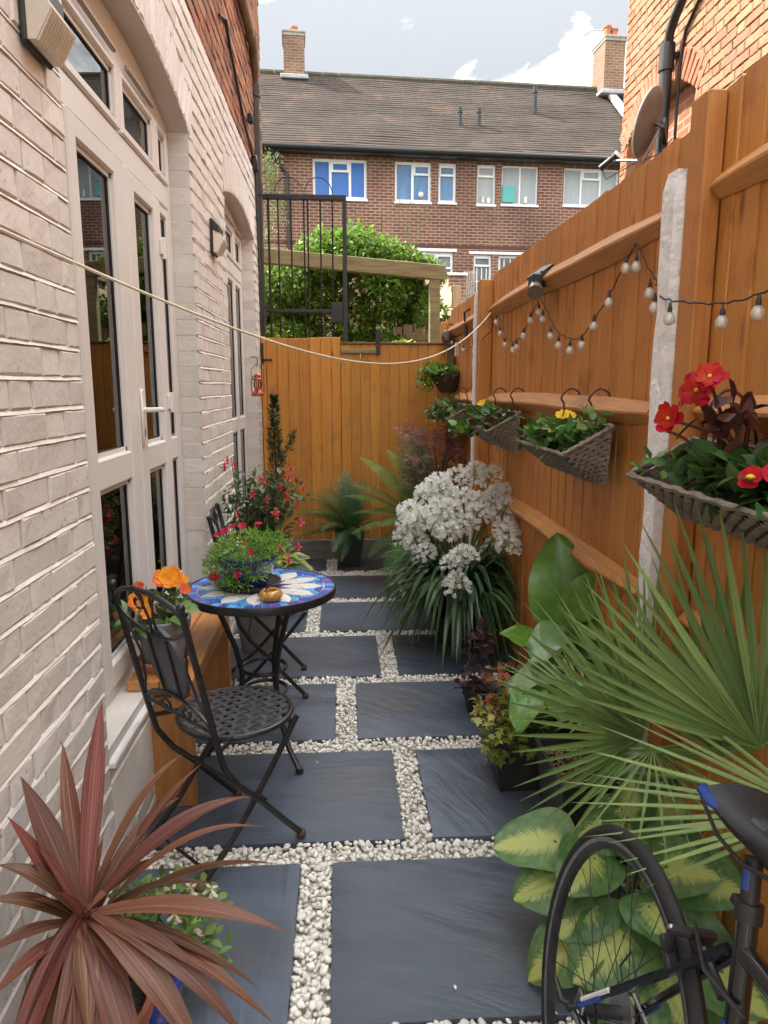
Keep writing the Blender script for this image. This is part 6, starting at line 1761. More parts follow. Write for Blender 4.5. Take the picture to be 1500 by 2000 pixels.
for k in range(12):
    a = random.uniform(0, 6.28); sg.tube([(-.49, 1.52, .16), (-.48+.06*math.cos(a), 1.58+.06*math.sin(a), .25), (-.46+.15*math.cos(a), 1.62+.13*math.sin(a), .17)], .003, 5)
obj('stem', sg, M_stem, cf)
M_cream = leafm('cream_petal', (.72, .58, .42), (.82, .72, .58), .5, .3, .1, .01, spec=.2)
for (x_, y_, z_) in ((-.385, 1.62, .165), (-.405, 1.67, .24), (-.45, 1.70, .25), (-.39, 1.66, .13), (-.43, 1.60, .22), (-.36, 1.70, .21), (-.64, 1.72, .27), (-.62, 1.75, .25), (-.49, 1.72, .22)):
    mb = flower_head(MB(), (x_, y_, z_), .018, 5, (.3, -.3, -.8), 2, wide=.7, cup=.9)
    flower_head(mb, (x_, y_, z_+.012), .022, 4, (.2, -.2, .7), 1, wide=.4, cup=-.3)
    obj('flower', mb, M_cream, cf, smooth='all')

# ---- fan palm on the right
pp = thing('fan_palm', 'fan palm with stiff pleated green fronds in a black square pot of gravel', 'potted plant', (.82, 2.14, 0))
M_palm = leafm('palm_leaflet', (.135, .240, .060), (.27, .40, .14), .30, .24, .35, .02, island=False, scale=7, spec=.6, streak=True)
M_palmw = leafm('palm_web', (.12, .225, .075), (.21, .32, .12), .38, .2, .2, .02, scale=7)
LFT = []
for k in range(5):
    mb = MB(); n = 8; dr = random.uniform(-.01, .07); sd2 = random.uniform(-.02, .02)
    mb.strip([V((sd2*(i/n)**2, i/n, -dr*(i/n)**2)) for i in range(n+1)], V((1, 0, 0)), [.5*w_ for w_ in (.30, .55, .85, 1.0, .95, .80, .58, .32, .03)], .75, nrm=(0, 0, 1))
    me = make_mesh('leaflet', mb, 'all'); me.materials.append(M_palm); LFT.append(me)
def frond(hub, axis, nrm, ln_, spread, n, root, wd=.021, petr=.007, web=.32, droop=0.0):
    hub, ax_, nn = V(hub), V(axis).normalized(), V(nrm)
    nn = (nn-ax_*nn.dot(ax_)).normalized(); sd_ = ax_.cross(nn)
    mb = MB(); mid = (V(root)+hub)*.5+V((0, 0, .03)); mb.tube([root, mid, hub, hub+ax_*.03], [petr*1.3, petr, petr*.8, petr*.3], 6)
    f = obj('frond', mb, M_palm, pp, smooth=True)
    wb = MB(); pr = []
    for k in range(n):
        a = -spread+2*spread*k/(n-1)
        a += random.uniform(-.012, .012)
        d = (ax_*math.cos(a)+sd_*math.sin(a)); d = (d+nn*(random.uniform(-.05, .05)+.10*abs(a)-droop*abs(math.sin(a)))).normalized()
        L_ = ln_*(1-.22*(abs(a)/max(spread, .01))**2)*random.uniform(.9, 1.06)
        xx = d.cross(nn).normalized(); zz = xx.cross(d)
        o = link('leaflet', LFT[k % 5], None, f)
        o.matrix_basis = Matrix(((xx.x*wd, d.x*L_, zz.x*wd, hub.x), (xx.y*wd, d.y*L_, zz.y*wd, hub.y), (xx.z*wd, d.z*L_, zz.z*wd, hub.z), (0, 0, 0, 1))) @ Matrix.Diagonal((1, 1, L_/wd if False else 1, 1))
        pr.append((d, xx, zz, L_))
    # pleated web joining the leaflets near the hub
    for k in range(n-1):
        d0, d1 = pr[k][0], pr[k+1][0]
        r1 = web*min(pr[k][3], pr[k+1][3])
        m0 = ((d0+d1)*.5).normalized()
        b = len(wb.v)
        wb.v += [tuple(hub+d0*.015), tuple(hub+d0*r1+pr[k][2]*.002), tuple(hub+m0*r1*.97-pr[k][2]*.007*web*3), tuple(hub+d1*r1+pr[k+1][2]*.002), tuple(hub+m0*.015)]
        wb.f += [(b, b+1, b+2, b+4), (b+4, b+2, b+3)]
    link('web', make_mesh('web', wb), M_palmw, f)
    return f
RT_ = (.82, 2.08, .30)
frond((.845, 1.84, .545), (-.62, -.02, .62), (.15, -.85, .5), .53, 1.30, 32, RT_, .0165, web=.30)
frond((.86, 1.80, .53), (-.05, -.75, -.35), (.0, -.35, .9), .36, 1.75, 19, RT_, .010, web=.08, droop=.2)
frond((.93, 1.43, .73), (-.30, .02, .92), (-.25, -.9, .15), .60, .95, 27, RT_, .0185, web=.24)
frond((.95, 1.60, .62), (-.05, .10, 1.0), (-.2, -.95, .1), .56, 1.0, 24, RT_, .0175, web=.24)
frond((.93, 1.22, .70), (-.80, .42, -.08), (.1, -.35, .92), .50, .75, 16, RT_, .0125, web=.16)
frond((.90, 1.95, .58), (.02, .12, .9), (-.1, -.9, .3), .46, 1.25, 24, RT_, .015, web=.24)
frond((.80, 2.10, .50), (-.85, .25, .35), (.3, -.3, .9), .34, 1.2, 20, RT_, .0125, web=.22)
def square_pot(par, x0, x1, y0, y1, h, tx=.03, m=None):
    """tapering square planter with a rolled rim, hollow"""
    mb = MB(); t_ = .012
    A = [(x0+tx, y0+tx), (x1-tx, y0+tx), (x1-tx, y1-tx), (x0+tx, y1-tx)]; B = [(x0, y0), (x1, y0), (x1, y1), (x0, y1)]
    C_ = [(x0+t_, y0+t_), (x1-t_, y0+t_), (x1-t_, y1-t_), (x0+t_, y1-t_)]
    vs = [(x_, y_, 0.001) for x_, y_ in A]+[(x_, y_, h) for x_, y_ in B]+[(x_, y_, h) for x_, y_ in C_]+[(x_, y_, h-.05) for x_, y_ in C_]
    fs = [(3, 2, 1, 0)]+[(k*4+i, k*4+(i+1) % 4, (k+1)*4+(i+1) % 4, (k+1)*4+i) for k in range(3) for i in range(4)]
    mb.add(vs, fs); o = obj('pot', mb, m or M_pot, par)
    obj('soil', MB().box((x0+t_+.001, y0+t_+.001, h-.085), (x1-t_-.001, y1-t_-.001, h-.045)), M_soil, par)
    return o
M_pot = pm('black_slate_planter', (.018, .018, .019), (.040, .039, .038), .55, 6, bump=.3, bscale=40, grime=(.07, .062, .052), gscale=5, glo=.58, ghi=.8)
square_pot(pp, .672, .965, 1.99, 2.31, .30)
obj('trunk', MB().tube([(.82, 2.12, .24), (.82, 2.10, .36)], [.05, .035], 10), M_bark, pp, smooth=True)
gi = []
for k in range(700):
    s_ = random.uniform(.004, .008)
    gi.append((0, random.uniform(.69, .945), random.uniform(2.01, 2.29), .262+random.uniform(-.004, .008), s_, Quaternion(V((random.uniform(-1, 1), random.uniform(-1, 1), 1)).normalized(), random.uniform(0, 6))))
join_blobs('gravel_mulch', gi, PEBV1, IF1, np.array([1, .8, .7]), pm('tan_gravel', (.22, .14, .07), (.42, .30, .17), .8, 30, var=.4, hue=.02, island=True), pp)

# ---- hosta with yellow-centred leaves
ho = thing('variegated_hosta', 'hosta with big yellow-centred green leaves behind the bicycle wheel', 'plant', (.76, 1.72, 0))
M_host = leafm('hosta_leaf', (.080, .175, .055), (.135, .24, .08), .42, .22, .15, .012, island=False, scale=6, vein=((.46, .52, .15), .10, .24, .42), spec=.45)
HL = []
def broad_leaf_mesh(name, mat, wid, cup, wave, tipdrop, nu=14, nv=10, heart=.12, ribs=0.0, nribs=7, seed=0, pw=.72):
    """heart-shaped blade, length 1 along +y, veined in relief; uv across and along"""
    mb = MB(); rs = random.Random(seed); ph = rs.uniform(0, 6)
    for j in range(nu+1):
        t = j/nu
        w_ = wid*(max(0.0, math.sin(math.pi*min(1, t**pw)))**(.62 if pw < .7 else .8))*(1-.10*t)
        if t < .06: w_ = max(w_, wid*.35*t/.06)
        for i in range(nv+1):
            u = i/nv*2-1
            x_ = u*w_
            y_ = t-heart*(abs(u)**1.6)*(1-t)**2*1.2
            z_ = cup*abs(u)**1.5*w_+wave*math.sin(t*9+ph+u*1.5)*abs(u)**2-tipdrop*t*t+ribs*math.cos(u*nribs*math.pi/1.0)*(1-abs(u)*.5)*min(1, w_/wid)
            mb.uv[len(mb.v)] = (i/nv, t)
            mb.v.append((x_, y_, z_))
    for j in range(nu):
        for i in range(nv):
            a = j*(nv+1)+i; mb.f.append((a, a+1, a+nv+2, a+nv+1))
    me = make_mesh(name, mb, 'all'); me.materials.append(mat); return me
HL = [broad_leaf_mesh('leaf', M_host, .60, .10, .04, .14+.06*k, 18, 28, .30, .012, 8, k, .62) for k in range(4)]
def put_leaf(par, me, pos, direction, nrm, size, name='leaf', wscale=1.0):
    d = V(direction).normalized(); n_ = V(nrm); n_ = (n_-d*n_.dot(d)).normalized(); x_ = d.cross(n_)
    o = link(name, me, None, par)
    M_ = Matrix(((x_.x, d.x, n_.x, 0), (x_.y, d.y, n_.y, 0), (x_.z, d.z, n_.z, 0), (0, 0, 0, 1)))
    q = M_.to_quaternion(); o.rotation_mode = 'QUATERNION'; o.rotation_quaternion = q; o.location = pos; o.scale = (size*wscale, size, size)
    return o
# (attachment, direction, normal, length)
hosta = [((.60, 1.80, .30), (-.85, .10, -.06), (.1, -.3, 1), .20), ((.62, 1.72, .20), (-.85, -.15, -.10), (.0, -.35, 1), .19), ((.80, 1.80, .345), (-.7, -.25, .05), (.25, -.5, .8), .17), ((.80, 1.80, .36), (.0, -.25, .75), (0, -.9, .3), .15),
         ((.80, 1.78, .33), (-.1, -.8, -.05), (0, -.2, 1), .15), ((.74, 1.62, .10), (-.4, -.7, -.1), (-.1, -.4, .9), .18), ((.86, 1.70, .26), (.65, -.35, -.05), (.1, -.55, .8), .21), ((.88, 1.66, .25), (.5, -.3, -.45), (-.3, -.75, .5), .22),
         ((.86, 1.58, .12), (.6, -.5, -.15), (-.3, -.6, .8), .18), ((.72, 1.58, .13), (-.65, -.35, -.15), (.1, -.4, .9), .20), ((.80, 1.52, .08), (.1, -.8, -.2), (-.1, -.3, .9), .19), ((.68, 1.72, .26), (-.5, -.55, .05), (.1, -.4, .9), .17),
         ((.90, 1.82, .36), (.5, .1, .1), (-.2, -.6, .8), .18), ((.86, 1.52, .08), (.4, -.6, -.1), (-.4, -.5, .8), .19), ((.70, 1.48, .06), (-.4, -.6, -.1), (0, -.3, .9), .17), ((.60, 1.60, .10), (-.8, -.2, -.25), (.1, -.2, .9), .17), ((.90, 1.45, .14), (.1, -.7, .1), (-.5, -.5, .7), .16)]
hosta += [((.66, 1.66, .17), (-.7, -.45, -.15), (.0, -.35, .9), .16), ((.78, 1.60, .20), (.1, -.8, .05), (-.1, -.3, .9), .15), ((.84, 1.64, .33), (.3, -.6, .3), (-.2, -.7, .6), .15), ((.70, 1.60, .04), (-.6, -.5, -.05), (0, -.25, 1), .16),
          ((.90, 1.60, .33), (.2, -.6, .2), (-.5, -.5, .7), .16)]
hs_ = MB()
for k, (p, d, n_, s_) in enumerate(hosta):
    if p[2] > .28: p = (p[0], p[1], p[2]-.045)
    put_leaf(ho, HL[k % 4], p, d, n_, s_*.92)
    b0 = V((.78+random.uniform(-.04, .04), 1.70+random.uniform(-.05, .05), -.02)); mid = b0.lerp(V(p), .6)+V((0, 0, .06))
    hs_.tube([b0, mid, V(p)+V(d).normalized()*.01], [.006, .005, .004], 6)
obj('stem', hs_, M_stem, ho, smooth=True)
P_ = np.column_stack([RNG.normal(.79, .05, 26), RNG.normal(1.80, .05, 26), RNG.uniform(.34, .40, 26)])
scatter('faded_flowers', P_, rand_dirs(26, .2), RNG.uniform(.018, .03, 26), leafm('faded_lilac', (.50, .40, .42), (.62, .55, .55), .6, .2), ho, TM_NARROW)

# ---- lily-like plant with broad glossy leaves
ar = thing('broad_leaved_lily', 'lush plant with large upright glossy arum leaves against the orange fence', 'plant', (.80, 2.95, 0))
M_arum = leafm('arum_leaf', (.12, .27, .05), (.19, .36, .08), .34, .22, .14, .012, island=False, scale=5, rib=((.12, .24, .07), .03), spec=.6)
M_arum2 = leafm('arum_leaf_bright', (.10, .25, .02), (.15, .33, .035), .34, .35, .1, .01, island=False, scale=5, rib=((.19, .36, .07), .03), spec=.5)
M_arum3 = leafm('arum_leaf_grey', (.14, .25, .10), (.21, .33, .16), .34, .2, .14, .012, island=False, scale=5, rib=((.2, .32, .16), .03), spec=.6)
AL = [broad_leaf_mesh('leaf', M_arum, .42, .26, .10, .16, 22, 18, .42, .004, 6, 3, .62), broad_leaf_mesh('leaf', M_arum2, .40, .34, .06, .08, 22, 18, .42, .004, 6, 4, .60), broad_leaf_mesh('leaf', M_arum, .43, .2, .11, .32, 22, 18, .40, .004, 6, 5, .62), broad_leaf_mesh('leaf', M_arum3, .42, .22, .09, .28, 22, 18, .40, .004, 6, 6, .62)]
arum = [((.865, 2.98, .665), (-.05, .10, .95), (-.15, -.9, .1), .34, 0), ((.90, 2.88, .56), (.10, -.05, .9), (-.75, -.6, .1), .36, 1), ((.93, 2.86, .70), (.45, -.15, .65), (.2, -.5, .9), .22, 1), ((.93, 2.76, .62), (.25, -.8, .28), (.1, -.35, .9), .28, 2), ((.86, 2.72, .50), (-.1, -.8, -.1), (-.1, -.2, 1), .24, 3),
        ((.74, 2.78, .56), (-.55, -.5, -.05), (-.1, -.25, 1), .26, 3), ((.66, 2.70, .44), (-.75, -.2, -.15), (-.1, -.25, 1), .22, 3), ((.72, 2.66, .40), (-.2, -.8, -.25), (-.1, -.35, .9), .24, 1), ((.60, 2.62, .38), (-.5, -.6, -.35), (-.1, -.3, .9), .20, 2), ((.94, 2.66, .55), (.2, -.6, .3), (-.3, -.4, .8), .24, 2), ((.82, 3.0, .46), (-.7, .2, .1), (.1, -.3, .9), .22, 2), ((.80, 2.60, .42), (.25, -.75, .1), (-.1, -.25, 1), .25, 3), ((.66, 2.84, .52), (-.6, .1, .15), (-.1, -.3, .9), .20, 1), ((.86, 2.55, .44), (.05, -.6, .3), (-.3, -.5, .8), .22, 0)]
as_ = MB()
for (p, d, n_, s_, k) in arum:
    p = (min(p[0]+.03, .955), p[1]-.20, p[2]); s_ *= .80 if p[2] > .6 else .66
    if p[2] < .6: p = (min(p[0]+.05, .95), p[1], p[2]+.02)
    put_leaf(ar, AL[k], p, d, n_, s_, wscale=1.22)
    b0 = V((.82+random.uniform(-.05, .05), 2.72+random.uniform(-.07, .07), .20)); as_.tube([b0, b0.lerp(V(p), .55)+V((0, 0, .04)), V(p)+V(d).normalized()*.02], [.010, .008, .005], 7)
obj('stem', as_, pm('pale_green_stem', (.12, .22, .06), (.18, .28, .09), .4, 8), ar, smooth=True)
obj('pot', MB().lathe([(.0005, .001), (.10, .001), (.135, .22), (.142, .225), (.140, .25), (.128, .25), (.126, .22), (.0005, .215)], 28, (.82, 2.94, 0)), M_blackpl, ar, smooth=True)

# ---- small lobed-leaf plant in a dark trough
he = thing('lobed_leaf_plant', 'small plant with lobed yellow-green and rusty leaves spilling over a black square planter', 'potted plant', (.72, 2.58, 0))
square_pot(he, .545, .86, 2.42, 2.74, .275, .045)
LOB = np.array([[0, 0, 0], [-.20, .12, .03], [-.48, .18, .0], [-.30, .36, .04], [-.50, .62, -.02], [-.20, .62, .04], [0, 1.0, -.06], [.20, .62, .04], [.50, .62, -.02], [.30, .36, .04], [.48, .18, 0], [.20, .12, .03], [0, .45, .0]])
TM_LOBED = (LOB, np.array([[12, i, i+1] for i in range(0, 11)]+[[12, 11, 0]]))
M_heu = leafm('yellow_green_lobed_leaf', (.20, .25, .04), (.36, .38, .09), .5, .28, .35, .03)
M_heur = leafm('rusty_lobed_leaf', (.26, .08, .025), (.38, .17, .06), .5, .28, .3, .03)
P_, d_ = in_ellipsoids(230, [((.63, 2.52, .31), (.15, .12, .06)), ((.56, 2.48, .25), (.05, .12, .10)), ((.60, 2.42, .24), (.10, .04, .10)), ((.70, 2.42, .26), (.10, .04, .08))], .4)
scatter('foliage', P_, rand_dirs(len(P_), .0, d_*.7+np.array([-.3, -.4, -.2])), RNG.uniform(.028, .052, len(P_)), M_heu, he, TM_LOBED, .4)
P_, d_ = in_ellipsoids(80, [((.63, 2.60, .41), (.09, .08, .05)), ((.60, 2.5, .33), (.1, .06, .05))], .4)
scatter('rusty_foliage', P_, rand_dirs(len(P_), .3, d_*.7), RNG.uniform(.025, .045, len(P_)), M_heur, he, TM_LOBED, .4)
obj('stem', MB().tube([(.66, 2.56, .2), (.64, 2.54, .33)], .005, 5).tube([(.66, 2.56, .2), (.62, 2.6, .38)], .005, 5).tube([(.66, 2.56, .2), (.6, 2.46, .30)], .005, 5), M_stem, he)
dk = thing('dark_leaf_plant', 'small dark purple-leaved plant low beside the white agapanthus', 'plant', (.64, 3.15, 0))
P_, d_ = in_ellipsoids(150, [((.64, 3.15, .34), (.07, .08, .10)), ((.60, 3.10, .18), (.08, .08, .10))], .3)
scatter('foliage', P_, rand_dirs(150, .2, d_*.8), RNG.uniform(.03, .055, 150), leafm('purple_black_leaf', (.03, .018, .022), (.08, .03, .04), .4, .15), dk, TM_LEAF)
obj('pot', MB().lathe([(.0005, .001), (.06, .001), (.085, .12), (.08, .125), (.0005, .11)], 24, (.64, 3.15, 0)), M_blackpl, dk, smooth=True)

# ---- agapanthus
ag = thing('white_agapanthus', 'big clump of white agapanthus flowers over dark strappy leaves by the fence', 'plant', (.70, 4.12, 0))
M_strap = leafm('strap_leaf', (.026, .075, .024), (.058, .125, .040), .33, .15, .35, .02, scale=8, spec=.55)
mb = MB(); AC = V((.70, 4.12, .12))
for k in range(380):
    a = random.uniform(0, 6.283); rr = abs(random.gauss(.30, .10)); h = random.uniform(.30, .58)
    b0 = AC+V((.10*math.cos(a)*random.random(), .10*math.sin(a)*random.random(), 0))
    pk = b0+V((math.cos(a)*rr*.55, math.sin(a)*rr*.6, h))
    en = b0+V((math.cos(a)*rr*1.28, math.sin(a)*rr*1.3, h-random.uniform(.12, .62)))
    en.z = max(.03, en.z); en.x = min(en.x, .95); pk.x = min(pk.x, .93)
    n = 9; pts = [b0*(1-t)**2+pk*(2*t*(1-t))*1.0+en*t*t for t in [i/n for i in range(n+1)]]
    ctr2 = pk*1.35-(b0+en)*.175
    pts = [b0*(1-t)**2+ctr2*(2*t*(1-t))+en*t*t for t in [i/n for i in range(n+1)]]
    sd_ = V((-math.sin(a), math.cos(a), 0))
    wd = random.uniform(.010, .017)
    mb.strip(pts, sd_, [wd*w_ for w_ in (.6, .8, .95, 1, 1, 1, .95, .8, .5, .06)], .25)
obj('leaves', mb, M_strap, ag, smooth='all', kind='stuff')
M_aga = leafm('agapanthus_petal', (.90, .90, .86), (.95, .95, .92), .5, .5, .08, .01, spec=.2)
M_agg = leafm('agapanthus_bud', (.30, .40, .16), (.50, .56, .32), .5, .2, .2, .02)
def umbel(seed):
    rs = random.Random(seed); fl_ = MB(); st2 = MB()
    nfl = 30
    for k in range(nfl):
        z_ = 1-1.55*(k+.5)/nfl; a = k*2.399+rs.uniform(-.3, .3); s_ = math.sqrt(max(0, 1-z_*z_))
        d = V((s_*math.cos(a), s_*math.sin(a), z_+.12)).normalized()
        L_ = .052*rs.uniform(.75, 1.2)
        st2.tube([(0, 0, 0), d*L_*.6+V((0, 0, -.003)), d*L_], .0012, 4, cap=False)
        q = d.to_track_quat('Z', 'Y')
        op = rs.choice((.7, 1.0, 1.0, 1.1))
        for p in range(6):
            b = p*1.0472+rs.uniform(-.1, .1); ca, sa = math.cos(b), math.sin(b)
            prof2 = ((.003, 0, .0022), (.006, .012, .0052), (.0135*op, .022, .0055), (.0195*op, .0265, .0012))
            b0 = len(fl_.v)
            for (r_, h, w_) in prof2:
                for s2 in (-1, 1):
                    fl_.v.append(tuple(d*L_+q @ V((r_*ca-s2*w_*sa, r_*sa+s2*w_*ca, h))))
            for i in range(3): fl_.f.append((b0+2*i, b0+2*i+1, b0+2*i+3, b0+2*i+2))
    a = make_mesh('flower_head', fl_, 'all'); a.materials.append(M_aga)
    b = make_mesh('pedicels', st2, 'all'); b.materials.append(M_agg)
    return a, b
UMB = [umbel(k) for k in range(5)]
# heads as (x, y, z)
heads = [(.78, 4.15, 1.06), (.70, 4.25, 1.0), (.86, 4.2, 1.02), (.40, 4.05, .86), (.47, 4.15, .93), (.55, 4.10, .95), (.63, 4.18, .93), (.71, 4.05, .92), (.88, 4.05, .95), (.93, 4.15, .93),
         (.38, 3.98, .77), (.46, 3.95, .84), (.54, 4.0, .86), (.62, 3.95, .83), (.70, 3.92, .80), (.86, 3.98, .86), (.92, 3.95, .84), (.42, 3.92, .70), (.57, 3.88, .72), (.60, 3.82, .76), (.93, 3.85, .73), (.90, 3.80, .66), (.62, 3.75, .62), (.66, 3.72, .66), (.45, 3.86, .62), (.60, 3.70, .52), (.52, 4.25, .90), (.50, 4.0, .77), (.97, 3.88, .68), (.36, 4.0, .68), (.66, 4.0, .88), (.58, 3.95, .80), (.76, 3.95, .85), (.82, 4.05, .92), (.48, 3.9, .76), (.90, 3.9, .78), (.44, 4.1, .80)]
for k, (x_, y_, z_) in enumerate(heads):
    x_ = min(x_, .93)
    p = V((x_, y_, z_-.025))+V((random.uniform(-.03, .02), random.uniform(-.05, .05), random.uniform(-.03, .03))); b0 = AC+V((random.uniform(-.08, .08), random.uniform(-.08, .08), 0))
    stm = MB().tube([b0, b0.lerp(p, .55)+V((0, 0, .08)), p], [.0055, .0045, .0035], 6)
    s_ = obj('flower_stem', stm, M_stem, ag, smooth=True)
    h_, pd = UMB[k % 5]
    o = link('flower_head', h_, None, s_, world=False); o.location = p; o.rotation_euler = (random.uniform(-.4, .4), random.uniform(-.4, .4), random.uniform(0, 6)); sc2 = random.uniform(.90, 1.10); o.scale = (sc2,)*3
    o2 = link('pedicels', pd, None, s_, world=False); o2.location = p; o2.rotation_euler = o.rotation_euler; o2.scale = o.scale
obj('pot', MB().lathe([(.0005, .001), (.13, .001), (.17, .18), (.165, .185), (.0005, .16)], 28, (.70, 4.12, 0)), M_blackpl, ag, smooth=True)

# ---- ferns
def frond_mesh(name, mat, ln_, width, npairs, bend, serr=True, seed=0):
    """a fern frond along +y arching up (z) and over, with paired tapering pinnae"""
    mb = MB(); rs = random.Random(seed)
    def P(t): return V((0.02*math.sin(t*3+seed), ln_*(t-.12*bend*t*t), ln_*bend*(1.1*t-1.15*t*t)))
    def T(t): return (P(t+.01)-P(t-.01)).normalized()
    mb.tube([P(i/12) for i in range(13)], [.0035*(1-i/13) + .0006 for i in range(13)], 4)
    for k in range(npairs):
        t = .10+.89*k/npairs
        w_ = width*(math.sin(math.pi*(.12+.88*t)**.8)**.75)*rs.uniform(.92, 1.05)
        tg = T(t)
        for s_ in (-1, 1):
            sd_ = V((s_, 0, 0)); d = (sd_*.93+tg*.38+V((0, 0, -.12))).normalized()
            up2 = tg.cross(sd_)*s_
            n = 6; b = len(mb.v); hw = ln_/npairs*.37
            for i in range(n+1):
                u = i/n; hw_ = hw*(1-u)**.6*(1.0 if (i % 2 == 0 or not serr) else .62)
                c = P(t)+d*w_*u+V((0, 0, -.10*w_*u*u))
                mb.v += [tuple(c-tg*hw_), tuple(c+up2*.0), tuple(c+tg*hw_)]
            for i in range(n):
                for q in range(2): mb.f.append((b+3*i+q, b+3*i+q+1, b+3*i+4+q, b+3*i+3+q))
    me = make_mesh(name, mb); me.materials.append(mat); return me
M_fernd = leafm('dark_fern', (.042, .105, .040), (.085, .175, .060), .45, .2, .25, .02, island=False, scale=12)
M_fernl = leafm('soft_fern', (.085, .18, .040), (.15, .27, .065), .5, .3, .25, .02, island=False, scale=12)
FD = [frond_mesh('frond', M_fernd, 1, .19, 30, .55, True, k) for k in range(3)]
FL_ = [frond_mesh('frond', M_fernl, 1, .25, 36, .50, True, k) for k in range(3)]
fp = thing('potted_fern', 'dark fern in a tall black tapered pot at the foot of the gate', 'potted plant', (.055, 6.02, 0))
def tap_pot(par, c, r0, r1, h): obj('pot', MB().lathe([(.0005, .001), (r0, .001), (r1, h), (r1-.008, h), (r1-.02, h-.04), (.0005, h-.045)], 4, (0, 0, 0), Matrix.Translation(c) @ Matrix.Rotation(R(45), 4, 'Z')), M_blackpl, par)
tap_pot(fp, V((.055, 6.02, 0)), .115, .175, .31)
def ferns(par, meshes, c, spec):
    for k, (az, ln_, tilt) in enumerate(spec):
        o = link('frond', meshes[k % len(meshes)], None, par)
        o.location = V(c)+V((.02*math.cos(k*2.1), .02*math.sin(k*2.1), 0)); o.rotation_mode = 'QUATERNION'
        d = V((math.sin(R(az))*math.cos(R(tilt)), math.cos(R(az))*math.cos(R(tilt)), math.sin(R(tilt))))
        n_ = V((-d.x*math.sin(R(tilt)), -d.y*math.sin(R(tilt)), math.cos(R(tilt)))) if tilt < 85 else V((0, -1, 0))
        n_ = (n_-d*n_.dot(d)).normalized(); x_ = d.cross(n_)
        o.rotation_quaternion = Matrix(((x_.x, d.x, n_.x), (x_.y, d.y, n_.y), (x_.z, d.z, n_.z))).to_quaternion()
        o.scale = (ln_*1.22,)*3
ferns(fp, FD, (.055, 6.02, .29), [(-80, .52, 12), (-60, .50, 30), (-105, .50, 25), (-45, .46, 45), (80, .44, 22), (105, .40, 10), (-130, .44, 28), (150, .40, 30), (-90, .50, -12), (-160, .42, -8), (45, .46, 62), (-25, .46, 72), (-95, .44, 20), (-70, .46, 42), (-120, .42, 8), (-35, .44, 58), (10, .46, 68), (60, .42, 55), (95, .36, 35), (-150, .42, 12), (170, .40, 5), (-165, .36, -25), (130, .34, 22), (-85, .40, 55), (-100, .38, -5), (30, .40, 40), (-10, .5, 80)])
f2 = thing('tall_fern', 'taller soft green fern with arching fronds behind the white agapanthus', 'plant', (.62, 5.55, 0))
ferns(f2, FL_, (.60, 5.58, .42), [(-88, .50, 12), (-75, .56, 32), (-60, .66, 48), (-20, .70, 68), (20, .62, 72), (-100, .48, -2), (-115, .46, -22), (80, .36, 45), (170, .40, 40), (-140, .46, 10), (-150, .55, -35), (120, .34, 30), (-45, .62, 60), (-80, .58, 22)])
obj('pot', MB().lathe([(.0005, .001), (.11, .001), (.15, .40), (.14, .405), (.0005, .38)], 26, (.60, 5.58, 0)), M_blackpl, f2, smooth=True)
f3 = thing('low_fern', 'low drooping fern at path level between the sleeper and the agapanthus', 'plant', (.70, 5.0, 0))
ferns(f3, FD, (.66, 5.05, .12), [(-95, .42, 25), (-110, .44, 12), (-80, .40, 40), (-130, .42, 8), (-60, .36, 45), (180, .34, 20), (-150, .40, 15), (20, .3, 50)])

# ---- purple Japanese maple
jm = thing('purple_maple', 'small purple Japanese maple with fine leaves in the corner above the ferns', 'shrub', (.80, 5.75, 0))
tk = MB(); ends = []
tk.tube([(.80, 5.75, 0.15), (.79, 5.74, .5), (.77, 5.73, .72)], [.016, .013, .010], 7)
for k in range(22):
    a = random.uniform(0, 6.283); r_ = random.uniform(.12, .34); z_ = random.uniform(.78, 1.17)
    e = V((.77+r_*math.cos(a)*1.0, 5.70+r_*math.sin(a)*.9, z_)); e.x = min(e.x, .96)
    tk.tube([(.78, 5.73, .62), V((.77, 5.72, .78)).lerp(e, .5)+V((0, 0, .04)), e], [.006, .004, .002], 5); ends.append(e)
obj('trunk', tk, M_bark, jm, smooth=True)
PALM5 = []
for a in (-70, -38, 0, 38, 70):
    PALM5.append((math.sin(R(a)), math.cos(R(a))))
tv, tf = [], []
for (s_, c_) in PALM5:
    b = len(tv); tv += [[0, 0, 0], [s_*.5-c_*.06, c_*.5+s_*.06, .02], [s_, c_, -.08], [s_*.5+c_*.06, c_*.5-s_*.06, .02]]; tf += [[b, b+2, b+1], [b, b+3, b+2]]
TM_PALM = (np.array(tv, float), np.array(tf))
idx = RNG.integers(0, len(ends), 560)
P_ = np.array([ends[i][:] for i in idx])+RNG.normal(0, .055, (560, 3)); P_[:, 0] = np.minimum(P_[:, 0], .975)
scatter('foliage', P_, rand_dirs(560, -.3), RNG.uniform(.035, .060, 560), leafm('purple_maple_leaf', (.22, .09, .09), (.45, .26, .25), .45, .3, .35, .03), jm, TM_PALM, .5)
obj('pot', MB().lathe([(.0005, .001), (.10, .001), (.13, .24), (.12, .245), (.0005, .22)], 26, (.80, 5.75, 0)), M_greypot, jm, smooth=True)

